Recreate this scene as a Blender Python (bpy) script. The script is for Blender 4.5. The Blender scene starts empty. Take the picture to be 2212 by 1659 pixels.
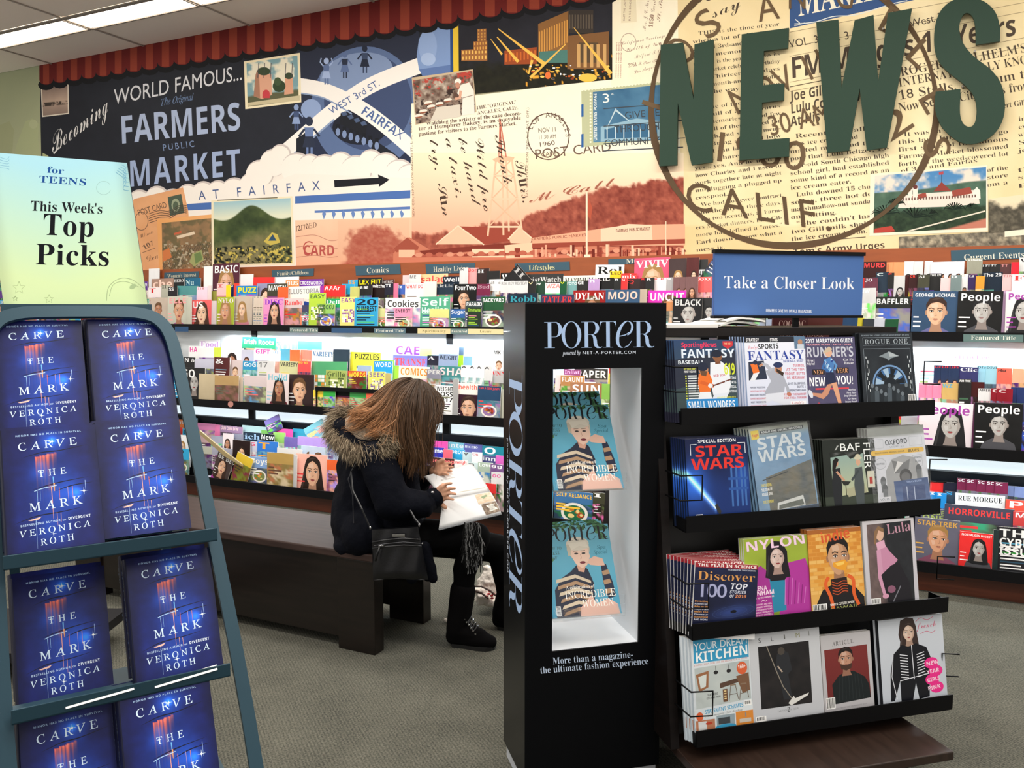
import bpy, math, random
import numpy as np
from mathutils import Vector, Matrix
from mathutils.geometry import tessellate_polygon
SC = bpy.context.scene
COL = SC.collection
R = math.radians
random.seed(7)
# ------------------------------------------------------------------ camera, light, exposure
F_PX, CX, CY, PITCH, EYE = 1789.0, 1106.0, 829.5, R(5.16), 1.5      # for a 2212 x 1659 frame
cam_d = bpy.data.cameras.new('camera'); cam = bpy.data.objects.new('camera', cam_d); COL.objects.link(cam)
cam_d.sensor_width = 36; cam_d.lens = 36 * F_PX / 2212; cam_d.clip_start = 0.05
cam.location = (0, 0, EYE); cam.rotation_euler = (R(90) - PITCH, 0, 0)
SC.camera = cam
world = bpy.data.worlds.new('room_ambience'); SC.world = world; world.use_nodes = True
world.node_tree.nodes['Background'].inputs[0].default_value = (1.0, 0.95, 0.90, 1)
world.node_tree.nodes['Background'].inputs[1].default_value = 0.80
vs = SC.view_settings
vs.view_transform = 'Standard'; vs.look = 'None'; vs.exposure = 0.0; vs.gamma = 1.0; vs.use_curve_mapping = False
CEIL = 3.85
YW, YR, YS, YT = R(-25.6), R(15), R(14.6), R(31.6)                  # headings: wall, magazine stand, tall black box, book stand
def area(name, loc, rot, sx, sy, watt, col=(1, .96, .9)):
    l = bpy.data.lights.new(name, 'AREA'); l.shape = 'RECTANGLE'; l.size = sx; l.size_y = sy; l.energy = watt; l.color = col
    o = bpy.data.objects.new(name, l); COL.objects.link(o); o.location = loc; o.rotation_euler = rot
    return o
def uv3(yaw, u, n, z=0.0):
    return Vector((math.cos(yaw) * u + math.sin(yaw) * n, math.sin(yaw) * u - math.cos(yaw) * n, z))
for i, (u, n, w) in enumerate([(-5.6, -3.0, 45), (-2.6, -3.3, 62), (.4, -3.3, 62), (-3.6, -1.2, 50), (-.6, -1.0, 50), (2.4, -3.0, 40), (2.0, -.3, 40), (-3, .9, 40)]):
    area('ceiling_lamp', uv3(YW, u, n, CEIL - .03), (0, 0, YW), 2.4, .3, w * 1.3)
# cool tubes built into the wall rack, under its two upper shelves
for u in (-4.55, -3.3, -2.05, -.8, .45, 1.4):
    area('rack_tube', uv3(YW, u, -5.19, 1.30), (R(-12), 0, YW), 1.15, .05, 10.5, (.86, .95, 1))
    area('rack_tube', uv3(YW, u, -4.95, .70), (R(-14), 0, YW), 1.15, .05, 3.6, (.86, .95, 1))
# ------------------------------------------------------------------ pixel -> plane
def ray(px, py):
    a = (px - CX) / F_PX; b = -(py - CY) / F_PX
    return np.array([a + 0 * b, math.cos(PITCH) + b * math.sin(PITCH), -math.sin(PITCH) + b * math.cos(PITCH)])
def onp(px, py, yaw, n):
    """u and z where the sight line meets the upright plane n of a heading"""
    d = ray(px, py); N = (math.sin(yaw), -math.cos(yaw)); t = n / (d[0] * N[0] + d[1] * N[1])
    return t * (d[0] * math.cos(yaw) + d[1] * math.sin(yaw)), EYE + t * d[2]
def atY(px, py, Y):
    d = ray(px, py); t = Y / d[1]
    return Vector((t * d[0], Y, EYE + t * d[2]))
# ------------------------------------------------------------------ materials
MATS = {}
def hexc(h):
    if not isinstance(h, str): return tuple(h)
    if len(h) == 3: h = h[0]*2 + h[1]*2 + h[2]*2
    return tuple(int(h[i:i+2], 16) / 255 for i in (0, 2, 4))
def lin(c):
    c = np.asarray(c, float); return np.where(c <= .04045, c / 12.92, ((c + .055) / 1.055) ** 2.4)
def mat(name, col, rough=.5, metal=0, spec=.5, noise=None, bump=None, coat=0, emit=None, trans=0, alpha=1, sheen=0):
    if name in MATS: return MATS[name]
    m = bpy.data.materials.new(name); m.use_nodes = True; nt = m.node_tree; b = nt.nodes['Principled BSDF']
    c = tuple(lin(hexc(col))) + (1,)
    b.inputs['Base Color'].default_value = c; b.inputs['Roughness'].default_value = rough
    b.inputs['Metallic'].default_value = metal; b.inputs['Specular IOR Level'].default_value = spec
    b.inputs['Coat Weight'].default_value = coat; b.inputs['Transmission Weight'].default_value = trans; b.inputs['Alpha'].default_value = alpha
    if sheen: b.inputs['Sheen Weight'].default_value = sheen
    tc = nt.nodes.new('ShaderNodeTexCoord')
    if noise:
        sc_, amt, stretch = noise
        mp = nt.nodes.new('ShaderNodeMapping'); mp.inputs['Scale'].default_value = stretch
        nz = nt.nodes.new('ShaderNodeTexNoise'); nz.inputs['Scale'].default_value = sc_; nz.inputs['Detail'].default_value = 6
        mx = nt.nodes.new('ShaderNodeMix'); mx.data_type = 'RGBA'
        nt.links.new(tc.outputs['Object'], mp.inputs[0]); nt.links.new(mp.outputs[0], nz.inputs['Vector'])
        mx.inputs[6].default_value = tuple(max(0, v * (1 - amt)) for v in c[:3]) + (1,)
        mx.inputs[7].default_value = tuple(min(1, v * (1 + amt)) for v in c[:3]) + (1,)
        rp = nt.nodes.new('ShaderNodeMapRange'); rp.inputs[1].default_value = .3; rp.inputs[2].default_value = .7
        nt.links.new(nz.outputs[0], rp.inputs[0]); nt.links.new(rp.outputs[0], mx.inputs[0]); nt.links.new(mx.outputs[2], b.inputs['Base Color'])
    if bump:
        nb = nt.nodes.new('ShaderNodeTexNoise'); nb.inputs['Scale'].default_value = bump[0]; nb.inputs['Detail'].default_value = 4
        bp = nt.nodes.new('ShaderNodeBump'); bp.inputs['Strength'].default_value = bump[1]; bp.inputs['Distance'].default_value = bump[2]
        nt.links.new(tc.outputs['Object'], nb.inputs['Vector']); nt.links.new(nb.outputs[0], bp.inputs['Height']); nt.links.new(bp.outputs[0], b.inputs['Normal'])
    if emit:
        b.inputs['Emission Color'].default_value = tuple(lin(hexc(emit[0]))) + (1,); b.inputs['Emission Strength'].default_value = emit[1]
    MATS[name] = m
    return m
def attr_mat(name, rough, spec=.4, coat=0, bump=None):
    m = mat(name, 'fff', rough, spec=spec, coat=coat, bump=bump); nt = m.node_tree
    a = nt.nodes.new('ShaderNodeAttribute'); a.attribute_name = 'Col'
    nt.links.new(a.outputs['Color'], nt.nodes['Principled BSDF'].inputs['Base Color'])
    return m
PRINT = attr_mat('glossy_print', .38, .28)
PAPER = attr_mat('matt_print', .8, .15)
WALLP = attr_mat('wall_print', .75, .2, bump=(260, .12, .002))
STRAND = attr_mat('hair_strands', .45, .35)
FUR = attr_mat('fur_strands', .8, .1)
# ------------------------------------------------------------------ lettering: outlines kept in the script
CAPS = "ABCDEFGHIJKLMNOPQRSTUVWXYZ"; LOWER = CAPS.lower(); DIGIT = "0123456789"; POINT = ".,'-!?&:/+\"()$%*"
FONT = {'s': (None, None, None, 0, 0, 3), 'b': (0x1D5D4, 0x1D5EE, 0x1D7EC, 0, 0, 3), 'S': (0x1D400, 0x1D41A, 0x1D7CE, 0, 0, 4), 'r': (0x1D400, 0x1D41A, 0x1D7CE, -.0095, 0, 4),
        'R': (0x1D434, None, None, .003, -.23, 4), 't': (0x1D434, 0x1D44E, None, .002, 0, 3), 'c': (0x1D4D0, 0x1D4EA, None, -.008, 0, 3)}
SKIP = {'b': 'qxzQXj', 'S': 'qzXQ9874', 'r': 'qzXQ9874', 'R': 'FPQXYZJ', 't': 'fjkqvxzBJKQXYZFG', 'c': 'zjqEFHKQRUVXZu'}      # letters no sign here needs
def _load():
    """outlines of the built-in typeface and its mathematical serif, italic, bold and script letters"""
    g = {}; cu = bpy.data.curves.new('letter_source', 'FONT'); ob = bpy.data.objects.new('letter_source', cu); COL.objects.link(ob)
    for st, (u_, l_, d_, off, sh, res) in FONT.items():
        if u_ is None: ch = {c: c for c in CAPS + LOWER + DIGIT + POINT}; mark = 'I'
        else:
            ch = {c: chr(u_ + i) for i, c in enumerate(CAPS)}; mark = chr(u_ + 8)
            if l_: ch.update({c: chr(l_ + i) for i, c in enumerate(LOWER)})
            if d_: ch.update({c: chr(d_ + i) for i, c in enumerate(DIGIT)})
            if 'h' in ch and st == 't': ch['h'] = chr(0x210E)
            ch = {k: v for k, v in ch.items() if k not in SKIP.get(st, '')}
        keys = list(ch); cu.body = chr(10).join(ch[c] + ' ' + mark for c in keys) + chr(10) + ' ' + mark; cu.offset = off; cu.shear = sh; cu.resolution_u = res; cu.space_line = 3.0
        dg = bpy.context.evaluated_depsgraph_get(); dg.update(); ev = ob.evaluated_get(dg); me = ev.to_mesh()
        V = np.zeros(len(me.vertices) * 3); me.vertices.foreach_get('co', V); V = V.reshape(-1, 3)[:, :2]
        me.calc_loop_triangles(); T = np.zeros(len(me.loop_triangles) * 3, int); me.loop_triangles.foreach_get('vertices', T); T = T.reshape(-1, 3); ev.to_mesh_clear()
        key = np.unique(np.round(V, 4), axis=0, return_inverse=True)[1].reshape(-1)            # join doubled points
        par = np.arange(key.max() + 1)
        E = np.vstack([key[T][:, :2], key[T][:, 1:]])
        while True:
            m_ = np.minimum(par[E[:, 0]], par[E[:, 1]]); p2 = par.copy(); np.minimum.at(p2, E[:, 0], m_); np.minimum.at(p2, E[:, 1], m_); p2 = p2[p2]
            if (p2 == par).all(): break
            par = p2
        comp = par[key]; line = -3.0; ids = np.unique(comp); info = {}
        for c in ids: w = comp == c; info[c] = (V[w, 0].min(), V[w, 0].max(), V[w, 1].min(), V[w, 1].max())
        last = min(info.items(), key=lambda kv: kv[1][2]); y_last = last[1][2]; mx0 = last[1][0]; n = len(keys); y_top = max(v[2] for v in info.values() if abs(v[3] - v[2] - (last[1][3] - y_last)) < .02)
        dy = (y_top - y_last) / n
        rows = [[] for _ in range(n + 1)]
        for c, v in info.items(): rows[int(min(n, max(0, round((y_top + .35 - (v[2] + v[3]) / 2) / dy))))].append(c)
        base = y_last
        for r_, c in enumerate(keys):
            cs = sorted(rows[r_], key=lambda q: info[q][1]); mk = cs[-1]; cs = cs[:-1]; adv = info[mk][0] - mx0; yb = base + dy * (n - r_)
            sel = np.isin(comp, cs); idx = np.where(sel)[0]; mp_ = np.full(len(V), -1); mp_[idx] = np.arange(len(idx)); tt = T[sel[T[:, 0]]]
            VV = V[idx] - np.array([0, yb]); TT = mp_[tt]; e1 = VV[TT[:, 1]] - VV[TT[:, 0]]; e2 = VV[TT[:, 2]] - VV[TT[:, 0]]
            g[st + c] = (adv, VV, TT[np.abs(e1[:, 0] * e2[:, 1] - e1[:, 1] * e2[:, 0]) > 1e-6])
    bpy.data.objects.remove(ob); bpy.data.curves.remove(cu)
    return g
GL = _load()
def glyph(st, ch):
    k = st + ch
    if k not in GL: k = ('S' if st in 'SrRtc' else 'b') + ch
    if k not in GL: k = 's' + ch
    if k not in GL: k = 's-'
    return GL[k]
def fbm(x, y, s, seed=0, oct=4):
    x = np.asarray(x, float); y = np.asarray(y, float)
    rs = np.random.RandomState(seed); out = np.zeros(np.broadcast(x, y).shape); amp = .5; tot = 0
    for o in range(oct):
        L = rs.rand(64, 64); X = x / s; Y = y / s; xi = np.floor(X).astype(int); yi = np.floor(Y).astype(int)
        fx = X - xi; fy = Y - yi; fx = fx * fx * (3 - 2 * fx); fy = fy * fy * (3 - 2 * fy); a = xi % 64; b_ = yi % 64; a1 = (a + 1) % 64; b1 = (b_ + 1) % 64
        out += amp * ((L[a, b_] * (1 - fx) + L[a1, b_] * fx) * (1 - fy) + (L[a, b1] * (1 - fx) + L[a1, b1] * fx) * fy)
        tot += amp; amp *= .55; s = s / 2.03
    return out / tot
def mixc(a, b, t):
    a = np.asarray(hexc(a), float); b = np.asarray(hexc(b), float); t = np.clip(np.asarray(t, float), 0, 1)[..., None]
    return a * (1 - t) + b * t
def sstep(a, b, x):
    t = np.clip((x - a) / (b - a), 0, 1); return t * t * (3 - 2 * t)
class Art:
    """flat print: coloured shapes in layers a hair apart; x right, y down"""
    def __init__(s): s.V = []; s.T = []; s.C = []; s.L = []; s.n = 0; s.k = 0; s.B = np.zeros((64, 5))
    def add(s, V, T, C, up=True):
        V = np.asarray(V, float); T = np.asarray(T, int)
        if not len(T): return s
        lo = V.min(0) + 1e-4; hi = V.max(0) - 1e-4; q = s.B[:s.k]; h = q[(q[:, 0] < hi[0]) & (q[:, 2] > lo[0]) & (q[:, 1] < hi[1]) & (q[:, 3] > lo[1]), 4]; s.layer = (h.max() if len(h) else 0) + 1      # one above whatever it covers
        if s.k >= len(s.B): s.B = np.vstack([s.B, np.zeros_like(s.B)])
        s.B[s.k] = (lo[0], lo[1], hi[0], hi[1], s.layer); s.k += 1
        C = np.asarray(hexc(C) if isinstance(C, str) else C, float)
        if C.ndim == 1: C = np.tile(C, (len(V), 1))
        s.V.append(V); s.T.append(T + s.n); s.C.append(C); s.L.append(np.full(len(V), s.layer)); s.n += len(V)
        return s
    def poly(s, pts, c, up=True):
        T = [tuple(t) for t in tessellate_polygon([[Vector((p[0], p[1], 0)) for p in pts]])]
        return s.add(pts, T, c, up)
    def rect(s, x0, y0, x1, y1, c, up=True): return s.add([(x0, y0), (x1, y0), (x1, y1), (x0, y1)], [(0, 1, 2), (0, 2, 3)], c, up)
    def quad(s, p, c): return s.add(p, [(0, 1, 2), (0, 2, 3)], c)
    def frame(s, p, c, k):
        """a quad with an inner quad k from its edges (fraction); returns the inner one"""
        s.quad(p, c); P = np.array(p, float)
        f = lambda a, b: (P[0]*(1-a)+P[1]*a)*(1-b) + (P[3]*(1-a)+P[2]*a)*b
        return [f(k, k), f(1-k, k), f(1-k, 1-k), f(k, 1-k)]
    def ell(s, cx, cy, rx, ry, c, rot=0, n=18, up=True, a0=0, a1=360):
        t = np.radians(np.linspace(a0, a1, n + 1)); x = np.cos(t) * rx; y = np.sin(t) * ry; r = R(rot)
        V = np.stack([cx + x * math.cos(r) - y * math.sin(r), cy + x * math.sin(r) + y * math.cos(r)], 1); V = np.vstack([[cx, cy], V])
        return s.add(V, [(0, i, i + 1) for i in range(1, n + 1)], c, up)
    def ring(s, cx, cy, rx, ry, wx, wy, c, rot=0, n=28, a0=0, a1=360, dx=0, dy=0):
        t = np.radians(np.linspace(a0, a1, n + 1)); r = R(rot); V = []
        for k in (0, 1):
            x = np.cos(t) * (rx - wx * k) + dx * k; y = np.sin(t) * (ry - wy * k) + dy * k
            V.append(np.stack([cx + x * math.cos(r) - y * math.sin(r), cy + x * math.sin(r) + y * math.cos(r)], 1))
        T = []
        for i in range(n): T += [(i, i + 1, n + 2 + i), (i, n + 2 + i, n + 1 + i)]
        return s.add(np.vstack(V), T, c)
    def line(s, pts, w, c, up=True):
        P = np.array(pts, float); W = np.broadcast_to(np.asarray(w, float), (len(P),)); d = np.gradient(P, axis=0); d /= np.maximum(np.hypot(d[:, 0], d[:, 1]), 1e-9)[:, None]
        nr = np.stack([-d[:, 1], d[:, 0]], 1) * W[:, None] / 2; n = len(P); T = []
        for i in range(n - 1): T += [(i, i + 1, n + i + 1), (i, n + i + 1, n + i)]
        return s.add(np.vstack([P + nr, P - nr]), T, c, up)
    def curve(s, pts, w, c, n=24):
        P = np.array(pts, float); t = np.linspace(0, len(P) - 1, n); k = np.clip(t.astype(int), 0, len(P) - 2); f = (t - k)[:, None]
        a = P[np.clip(k - 1, 0, None)]; b = P[k]; c2 = P[k + 1]; d = P[np.clip(k + 2, None, len(P) - 1)]
        Q = .5 * (2*b + (c2 - a)*f + (2*a - 5*b + 4*c2 - d)*f*f + (3*b - a - 3*c2 + d)*f**3)
        return s.line(Q, w, c)
    def grid(s, p, nx, ny, fn):
        """p: four corners; fn(a,b) -> rgb, a and b run 0..1"""
        P = np.array([(q[0], q[1]) for q in p], float); a, b = np.meshgrid(np.linspace(0, 1, nx + 1), np.linspace(0, 1, ny + 1)); A = a[..., None]; B = b[..., None]
        V = ((P[0]*(1-A)+P[1]*A)*(1-B) + (P[3]*(1-A)+P[2]*A)*B).reshape(-1, 2)
        i, j = np.meshgrid(np.arange(nx), np.arange(ny)); q = (j * (nx + 1) + i).reshape(-1)
        T = np.concatenate([np.stack([q, q + 1, q + nx + 2], 1), np.stack([q, q + nx + 2, q + nx + 1], 1)])
        C = np.clip(np.asarray(fn(a, b), float), 0, 1); C = np.broadcast_to(C, a.shape + (3,)).reshape(-1, 3)
        return s.add(V, T, C)
    def text(s, txt, x0, y0, x1, y1, h, c, st='b', up=None, sp=0.0, fit=True, al='l'):
        """baseline from (x0,y0) to (x1,y1), capitals h high; fitted to the baseline"""
        x = 0; items = []
        for ch in txt:
            if ch == ' ': x += .30 + sp; continue
            adv, V, T = glyph(st, ch); items.append((x, V, T)); x += adv + sp
        W = max(x - sp, 1e-3)
        X = np.array([x1 - x0, y1 - y0], float); Ln = np.hypot(*X); xd = X / Ln
        Y = np.array(up if up is not None else (xd[1], -xd[0]), float); Y = Y / np.hypot(*Y) * h / .70
        sx = Ln / W if fit else h / .70
        off = 0 if (fit or al == 'l') else ((Ln - W * sx) / 2 if al == 'c' else Ln - W * sx)
        Vs = []; Ts = []; n = 0
        for xx, V, T in items:
            if len(V): Vs.append(np.array([x0, y0]) + np.outer((V[:, 0] + xx) * sx + off, xd) + np.outer(V[:, 1], Y)); Ts.append(T + n); n += len(V)
        if Vs: s.add(np.vstack(Vs), np.vstack(Ts), c)
        return s
    def arrays(s): return np.vstack(s.V), np.vstack(s.T), np.vstack(s.C), np.concatenate(s.L)
# ------------------------------------------------------------------ objects
def link(o, parent=None):
    COL.objects.link(o)
    if parent is not None: o.parent = parent
    return o
def tri_mesh(name, V, T, C=None, smooth=False, mats=(), mi=None):
    me = bpy.data.meshes.new(name); V = np.ascontiguousarray(V, np.float32); T = np.ascontiguousarray(T, np.int32)
    me.vertices.add(len(V)); me.vertices.foreach_set('co', V.ravel()); me.loops.add(T.size); me.loops.foreach_set('vertex_index', T.ravel())
    me.polygons.add(len(T)); me.polygons.foreach_set('loop_start', np.arange(0, T.size, 3, dtype=np.int32)); me.polygons.foreach_set('loop_total', np.full(len(T), 3, np.int32))
    if mi is not None: me.polygons.foreach_set('material_index', np.ascontiguousarray(mi, np.int32))
    if smooth: me.polygons.foreach_set('use_smooth', np.ones(len(T), bool))
    me.update(calc_edges=True)
    if C is not None:
        at = me.color_attributes.new('Col', 'FLOAT_COLOR', 'POINT'); at.data.foreach_set('color', np.ascontiguousarray(np.hstack([lin(np.clip(C, 0, 1)), np.ones((len(V), 1))]), np.float32).ravel())
    for m in mats: me.materials.append(m)
    return me
class MB:
    """polygons collected into one mesh"""
    def __init__(s): s.v = []; s.f = []
    def box(s, x0, x1, y0, y1, z0, z1):
        b = len(s.v); s.v += [(x, y, z) for z in (z0, z1) for y in (y0, y1) for x in (x0, x1)]
        s.f += [tuple(b + i for i in q) for q in ((0, 2, 3, 1), (4, 5, 7, 6), (0, 1, 5, 4), (2, 6, 7, 3), (0, 4, 6, 2), (1, 3, 7, 5))]
        return s
    def prism(s, pts, a, b, axis='y'):
        """outline extruded from a to b along an axis"""
        n = len(pts); k = len(s.v)
        for d in (a, b):
            for p in pts: s.v.append((p[0], d, p[1]) if axis == 'y' else ((d, p[0], p[1]) if axis == 'x' else (p[0], p[1], d)))
        s.f += [tuple(range(k, k + n)), tuple(range(k + 2*n - 1, k + n - 1, -1))] + [(k + i, k + (i+1) % n, k + n + (i+1) % n, k + n + i) for i in range(n)]
        return s
    def bar(s, p, q, w, t, up=(0, 0, 1)):
        p = Vector(p); q = Vector(q); d = (q - p).normalized(); a = d.cross(Vector(up)).normalized() * w / 2; c = a.cross(d).normalized() * t / 2; k = len(s.v)
        for e in (p, q): s.v += [tuple(e + a + c), tuple(e - a + c), tuple(e - a - c), tuple(e + a - c)]
        s.f += [(k, k+1, k+2, k+3), (k+7, k+6, k+5, k+4)] + [(k+i, k+4+i, k+4+(i+1) % 4, k+(i+1) % 4) for i in range(4)]
        return s
    def tube(s, pts, r, n=8, cap=True):
        P = [Vector(p) for p in pts]; k = len(s.v); rr = r if hasattr(r, '__len__') else [r] * len(P); pn = None
        for i, p in enumerate(P):
            d = (P[min(i+1, len(P)-1)] - P[max(i-1, 0)]).normalized()
            if pn is None: pn = d.orthogonal().normalized()
            pn = (pn - d * pn.dot(d)).normalized(); bn = d.cross(pn)
            for j in range(n): a = 2 * math.pi * j / n; s.v.append(tuple(p + (pn * math.cos(a) + bn * math.sin(a)) * rr[i]))
        for i in range(len(P) - 1):
            for j in range(n): s.f.append((k+i*n+j, k+i*n+(j+1) % n, k+(i+1)*n+(j+1) % n, k+(i+1)*n+j))
        if cap: s.f += [tuple(range(k+n-1, k-1, -1)), tuple(range(k+(len(P)-1)*n, k+len(P)*n))]
        return s
    def lathe(s, prof, n=24, c=(0, 0, 0)):
        k = len(s.v)
        for r, z in prof:
            for j in range(n): a = 2*math.pi*j/n; s.v.append((c[0]+r*math.cos(a), c[1]+r*math.sin(a), c[2]+z))
        for i in range(len(prof)-1):
            for j in range(n): s.f.append((k+i*n+j, k+i*n+(j+1) % n, k+(i+1)*n+(j+1) % n, k+(i+1)*n+j))
        return s
    def sweep(s, pts, w, t, N):
        """flat bar w wide and t deep along a path lying in the plane with normal N"""
        P = [Vector(p) for p in pts]; N = Vector(N).normalized(); k = len(s.v)
        for i, p in enumerate(P):
            d = (P[min(i+1, len(P)-1)] - P[max(i-1, 0)]).normalized(); a = d.cross(N).normalized() * w / 2; c = N * t / 2; s.v += [tuple(p + a + c), tuple(p - a + c), tuple(p - a - c), tuple(p + a - c)]
        for i in range(len(P) - 1):
            b = k + 4 * i; s.f += [(b + j, b + 4 + j, b + 4 + (j+1) % 4, b + (j+1) % 4) for j in range(4)]
        s.f += [(k, k+1, k+2, k+3), tuple(k + 4 * (len(P)-1) + j for j in (3, 2, 1, 0))]
        return s
    def build(s, name, m, parent=None, smooth=False, bevel=0):
        me = bpy.data.meshes.new(name); me.from_pydata(s.v, [], s.f); me.materials.append(m)
        if smooth: me.polygons.foreach_set('use_smooth', [True] * len(me.polygons))
        me.update(); o = link(bpy.data.objects.new(name, me), parent)
        if bevel: b = o.modifiers.new('b', 'BEVEL'); b.width = bevel; b.segments = 2; b.limit_method = 'ANGLE'
        return o
def tag(o, label=None, cat=None, group=None, kind=None):
    if label: o['label'] = label
    if cat: o['category'] = cat
    if group: o['group'] = group
    if kind: o['kind'] = kind
    return o
def thing(name, label, cat, yaw=0, loc=(0, 0, 0), group=None):
    o = link(bpy.data.objects.new(name, None)); o.empty_display_size = .05; o.location = loc; o.rotation_euler = (0, 0, yaw)
    return tag(o, label, cat, group)
def art_obj(name, art, fn, m, parent=None, eps=4e-5, base=None):
    """fn maps art coordinates to local (x, z); layers rise towards -y"""
    V, T, C, L = art.arrays(); x, z = fn(V[:, 0], V[:, 1])
    return link(bpy.data.objects.new(name, tri_mesh(name, np.stack([x, (base or 0) - L * eps, z], 1), T, C, mats=(m,))), parent)
def inst(name, me, loc, yaw=0, lean=0, roll=0, parent=None):
    o = link(bpy.data.objects.new(name, me), parent)
    o.matrix_local = Matrix.Translation(loc) @ Matrix.Rotation(yaw, 4, 'Z') @ Matrix.Rotation(-lean, 4, 'X') @ Matrix.Rotation(roll, 4, 'Y')
    return o
def mag_mesh(name, art, w, h, t, W=100.0, H=None, back='eee', spine=None, bow=0.0, eps=2.5e-5):
    """a magazine: bound copy w x h x t, printed front towards -y; art is W wide"""
    H = H or W * h / w; V, T, C, L = art.arrays(); x = V[:, 0] / W * w; z = (1 - V[:, 1] / H) * h
    x = np.clip(x, 0, w); z = np.clip(z, 0, h)
    A = np.stack([x, -L * eps - .0002, z], 1); sp = hexc(spine or back); pg = hexc('e6e2da'); bk = hexc(back)
    B = [(a, b, c) for c in (0, h) for b in (0, t) for a in (0, w)]
    q = [((0, 1, 5, 4), sp), ((0, 4, 6, 2), sp), ((1, 3, 7, 5), pg), ((4, 5, 7, 6), pg), ((0, 2, 3, 1), pg), ((2, 6, 7, 3), bk)]
    VV = [A]; TT = [T]; CC = [C]; n = len(A)
    for f, c in q: VV.append(np.array([B[i] for i in f], float)); TT.append(np.array([(0, 1, 2), (0, 2, 3)]) + n); CC.append(np.tile(c, (4, 1))); n += 4
    V = np.vstack(VV)
    if bow: V[:, 1] += bow * np.sin(np.pi * np.clip(V[:, 0] / w, 0, 1)) * (V[:, 2] / h) * -1
    return tri_mesh(name, V, np.vstack(TT), np.vstack(CC), mats=(PRINT,))
ORD = 'first second third fourth fifth sixth seventh eighth ninth tenth eleventh twelfth thirteenth fourteenth fifteenth sixteenth seventeenth eighteenth nineteenth twentieth'.split()
def cname(h):
    r, g, b = hexc(h); mx, mn = max(r, g, b), min(r, g, b); s = 0 if mx == 0 else (mx - mn) / mx
    if mx < .28: return 'black' if s < .6 else 'dark'
    if s < .16: return 'white' if mx > .88 else ('pale' if mx > .7 else 'grey')
    import colorsys
    hu = colorsys.rgb_to_hsv(r, g, b)[0] * 360
    if hu < 16 or hu > 342: n = 'pink' if (s < .55 and mx > .8) else ('red' if mx > .6 else 'maroon')
    elif hu < 44: n = 'orange' if (s > .5 and mx > .7) else ('beige' if mx > .75 else 'brown')
    elif hu < 70: n = 'yellow' if s > .35 and mx > .7 else ('cream' if mx > .7 else 'olive')
    elif hu < 165: n = 'green'
    elif hu < 200: n = 'turquoise'
    elif hu < 250: n = 'blue' if mx > .45 else 'navy'
    elif hu < 290: n = 'purple'
    else: n = 'pink'
    return n
# ================================================================== the room
def wallmap(n, u0=0.0):
    def fn(x, y):
        u, z = onp(x, y, YW, n); return u - u0, z
    return fn
# carpet
m = mat('carpet', '77776c', .95, spec=.05)
nt = m.node_tree; b = nt.nodes['Principled BSDF']; tc = nt.nodes.new('ShaderNodeTexCoord'); mp = nt.nodes.new('ShaderNodeMapping')
mp.inputs['Rotation'].default_value = (0, 0, YW); nt.links.new(tc.outputs['Object'], mp.inputs[0])
n1 = nt.nodes.new('ShaderNodeTexNoise'); n1.inputs['Scale'].default_value = 150; n1.inputs['Detail'].default_value = 3
n2 = nt.nodes.new('ShaderNodeTexNoise'); n2.inputs['Scale'].default_value = 5; n2.inputs['Detail'].default_value = 5
wv = nt.nodes.new('ShaderNodeTexWave'); wv.inputs['Scale'].default_value = 26; wv.inputs['Distortion'].default_value = 5; wv.inputs['Detail'].default_value = 3; wv.inputs['Detail Scale'].default_value = 4
for q in (n1, n2, wv): nt.links.new(mp.outputs[0], q.inputs['Vector'])
rp = nt.nodes.new('ShaderNodeValToRGB'); rp.color_ramp.elements[0].position = .3; rp.color_ramp.elements[1].position = .72
rp.color_ramp.elements[0].color = tuple(lin(hexc('353632'))) + (1,); rp.color_ramp.elements[1].color = tuple(lin(hexc('6e6c61'))) + (1,)
ma = nt.nodes.new('ShaderNodeMix'); ma.inputs[0].default_value = .16; nt.links.new(n1.outputs[0], ma.inputs[2]); nt.links.new(wv.outputs[0], ma.inputs[3])
mb = nt.nodes.new('ShaderNodeMix'); mb.inputs[0].default_value = .22; nt.links.new(ma.outputs[0], mb.inputs[2]); nt.links.new(n2.outputs[0], mb.inputs[3])
nt.links.new(mb.outputs[0], rp.inputs[0]); nt.links.new(rp.outputs[0], b.inputs['Base Color'])
bp = nt.nodes.new('ShaderNodeBump'); bp.inputs['Strength'].default_value = .6; bp.inputs['Distance'].default_value = .004
nt.links.new(ma.outputs[0], bp.inputs['Height']); nt.links.new(bp.outputs[0], b.inputs['Normal'])
fl = MB(); fl.v = [tuple(uv3(YW, u, n, 0)) for u, n in ((-10, 2.2), (5, 2.2), (5, -5.6), (-10, -5.6))]; fl.f = [(0, 1, 2, 3)]
tag(fl.build('floor', m), kind='structure')
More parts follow.
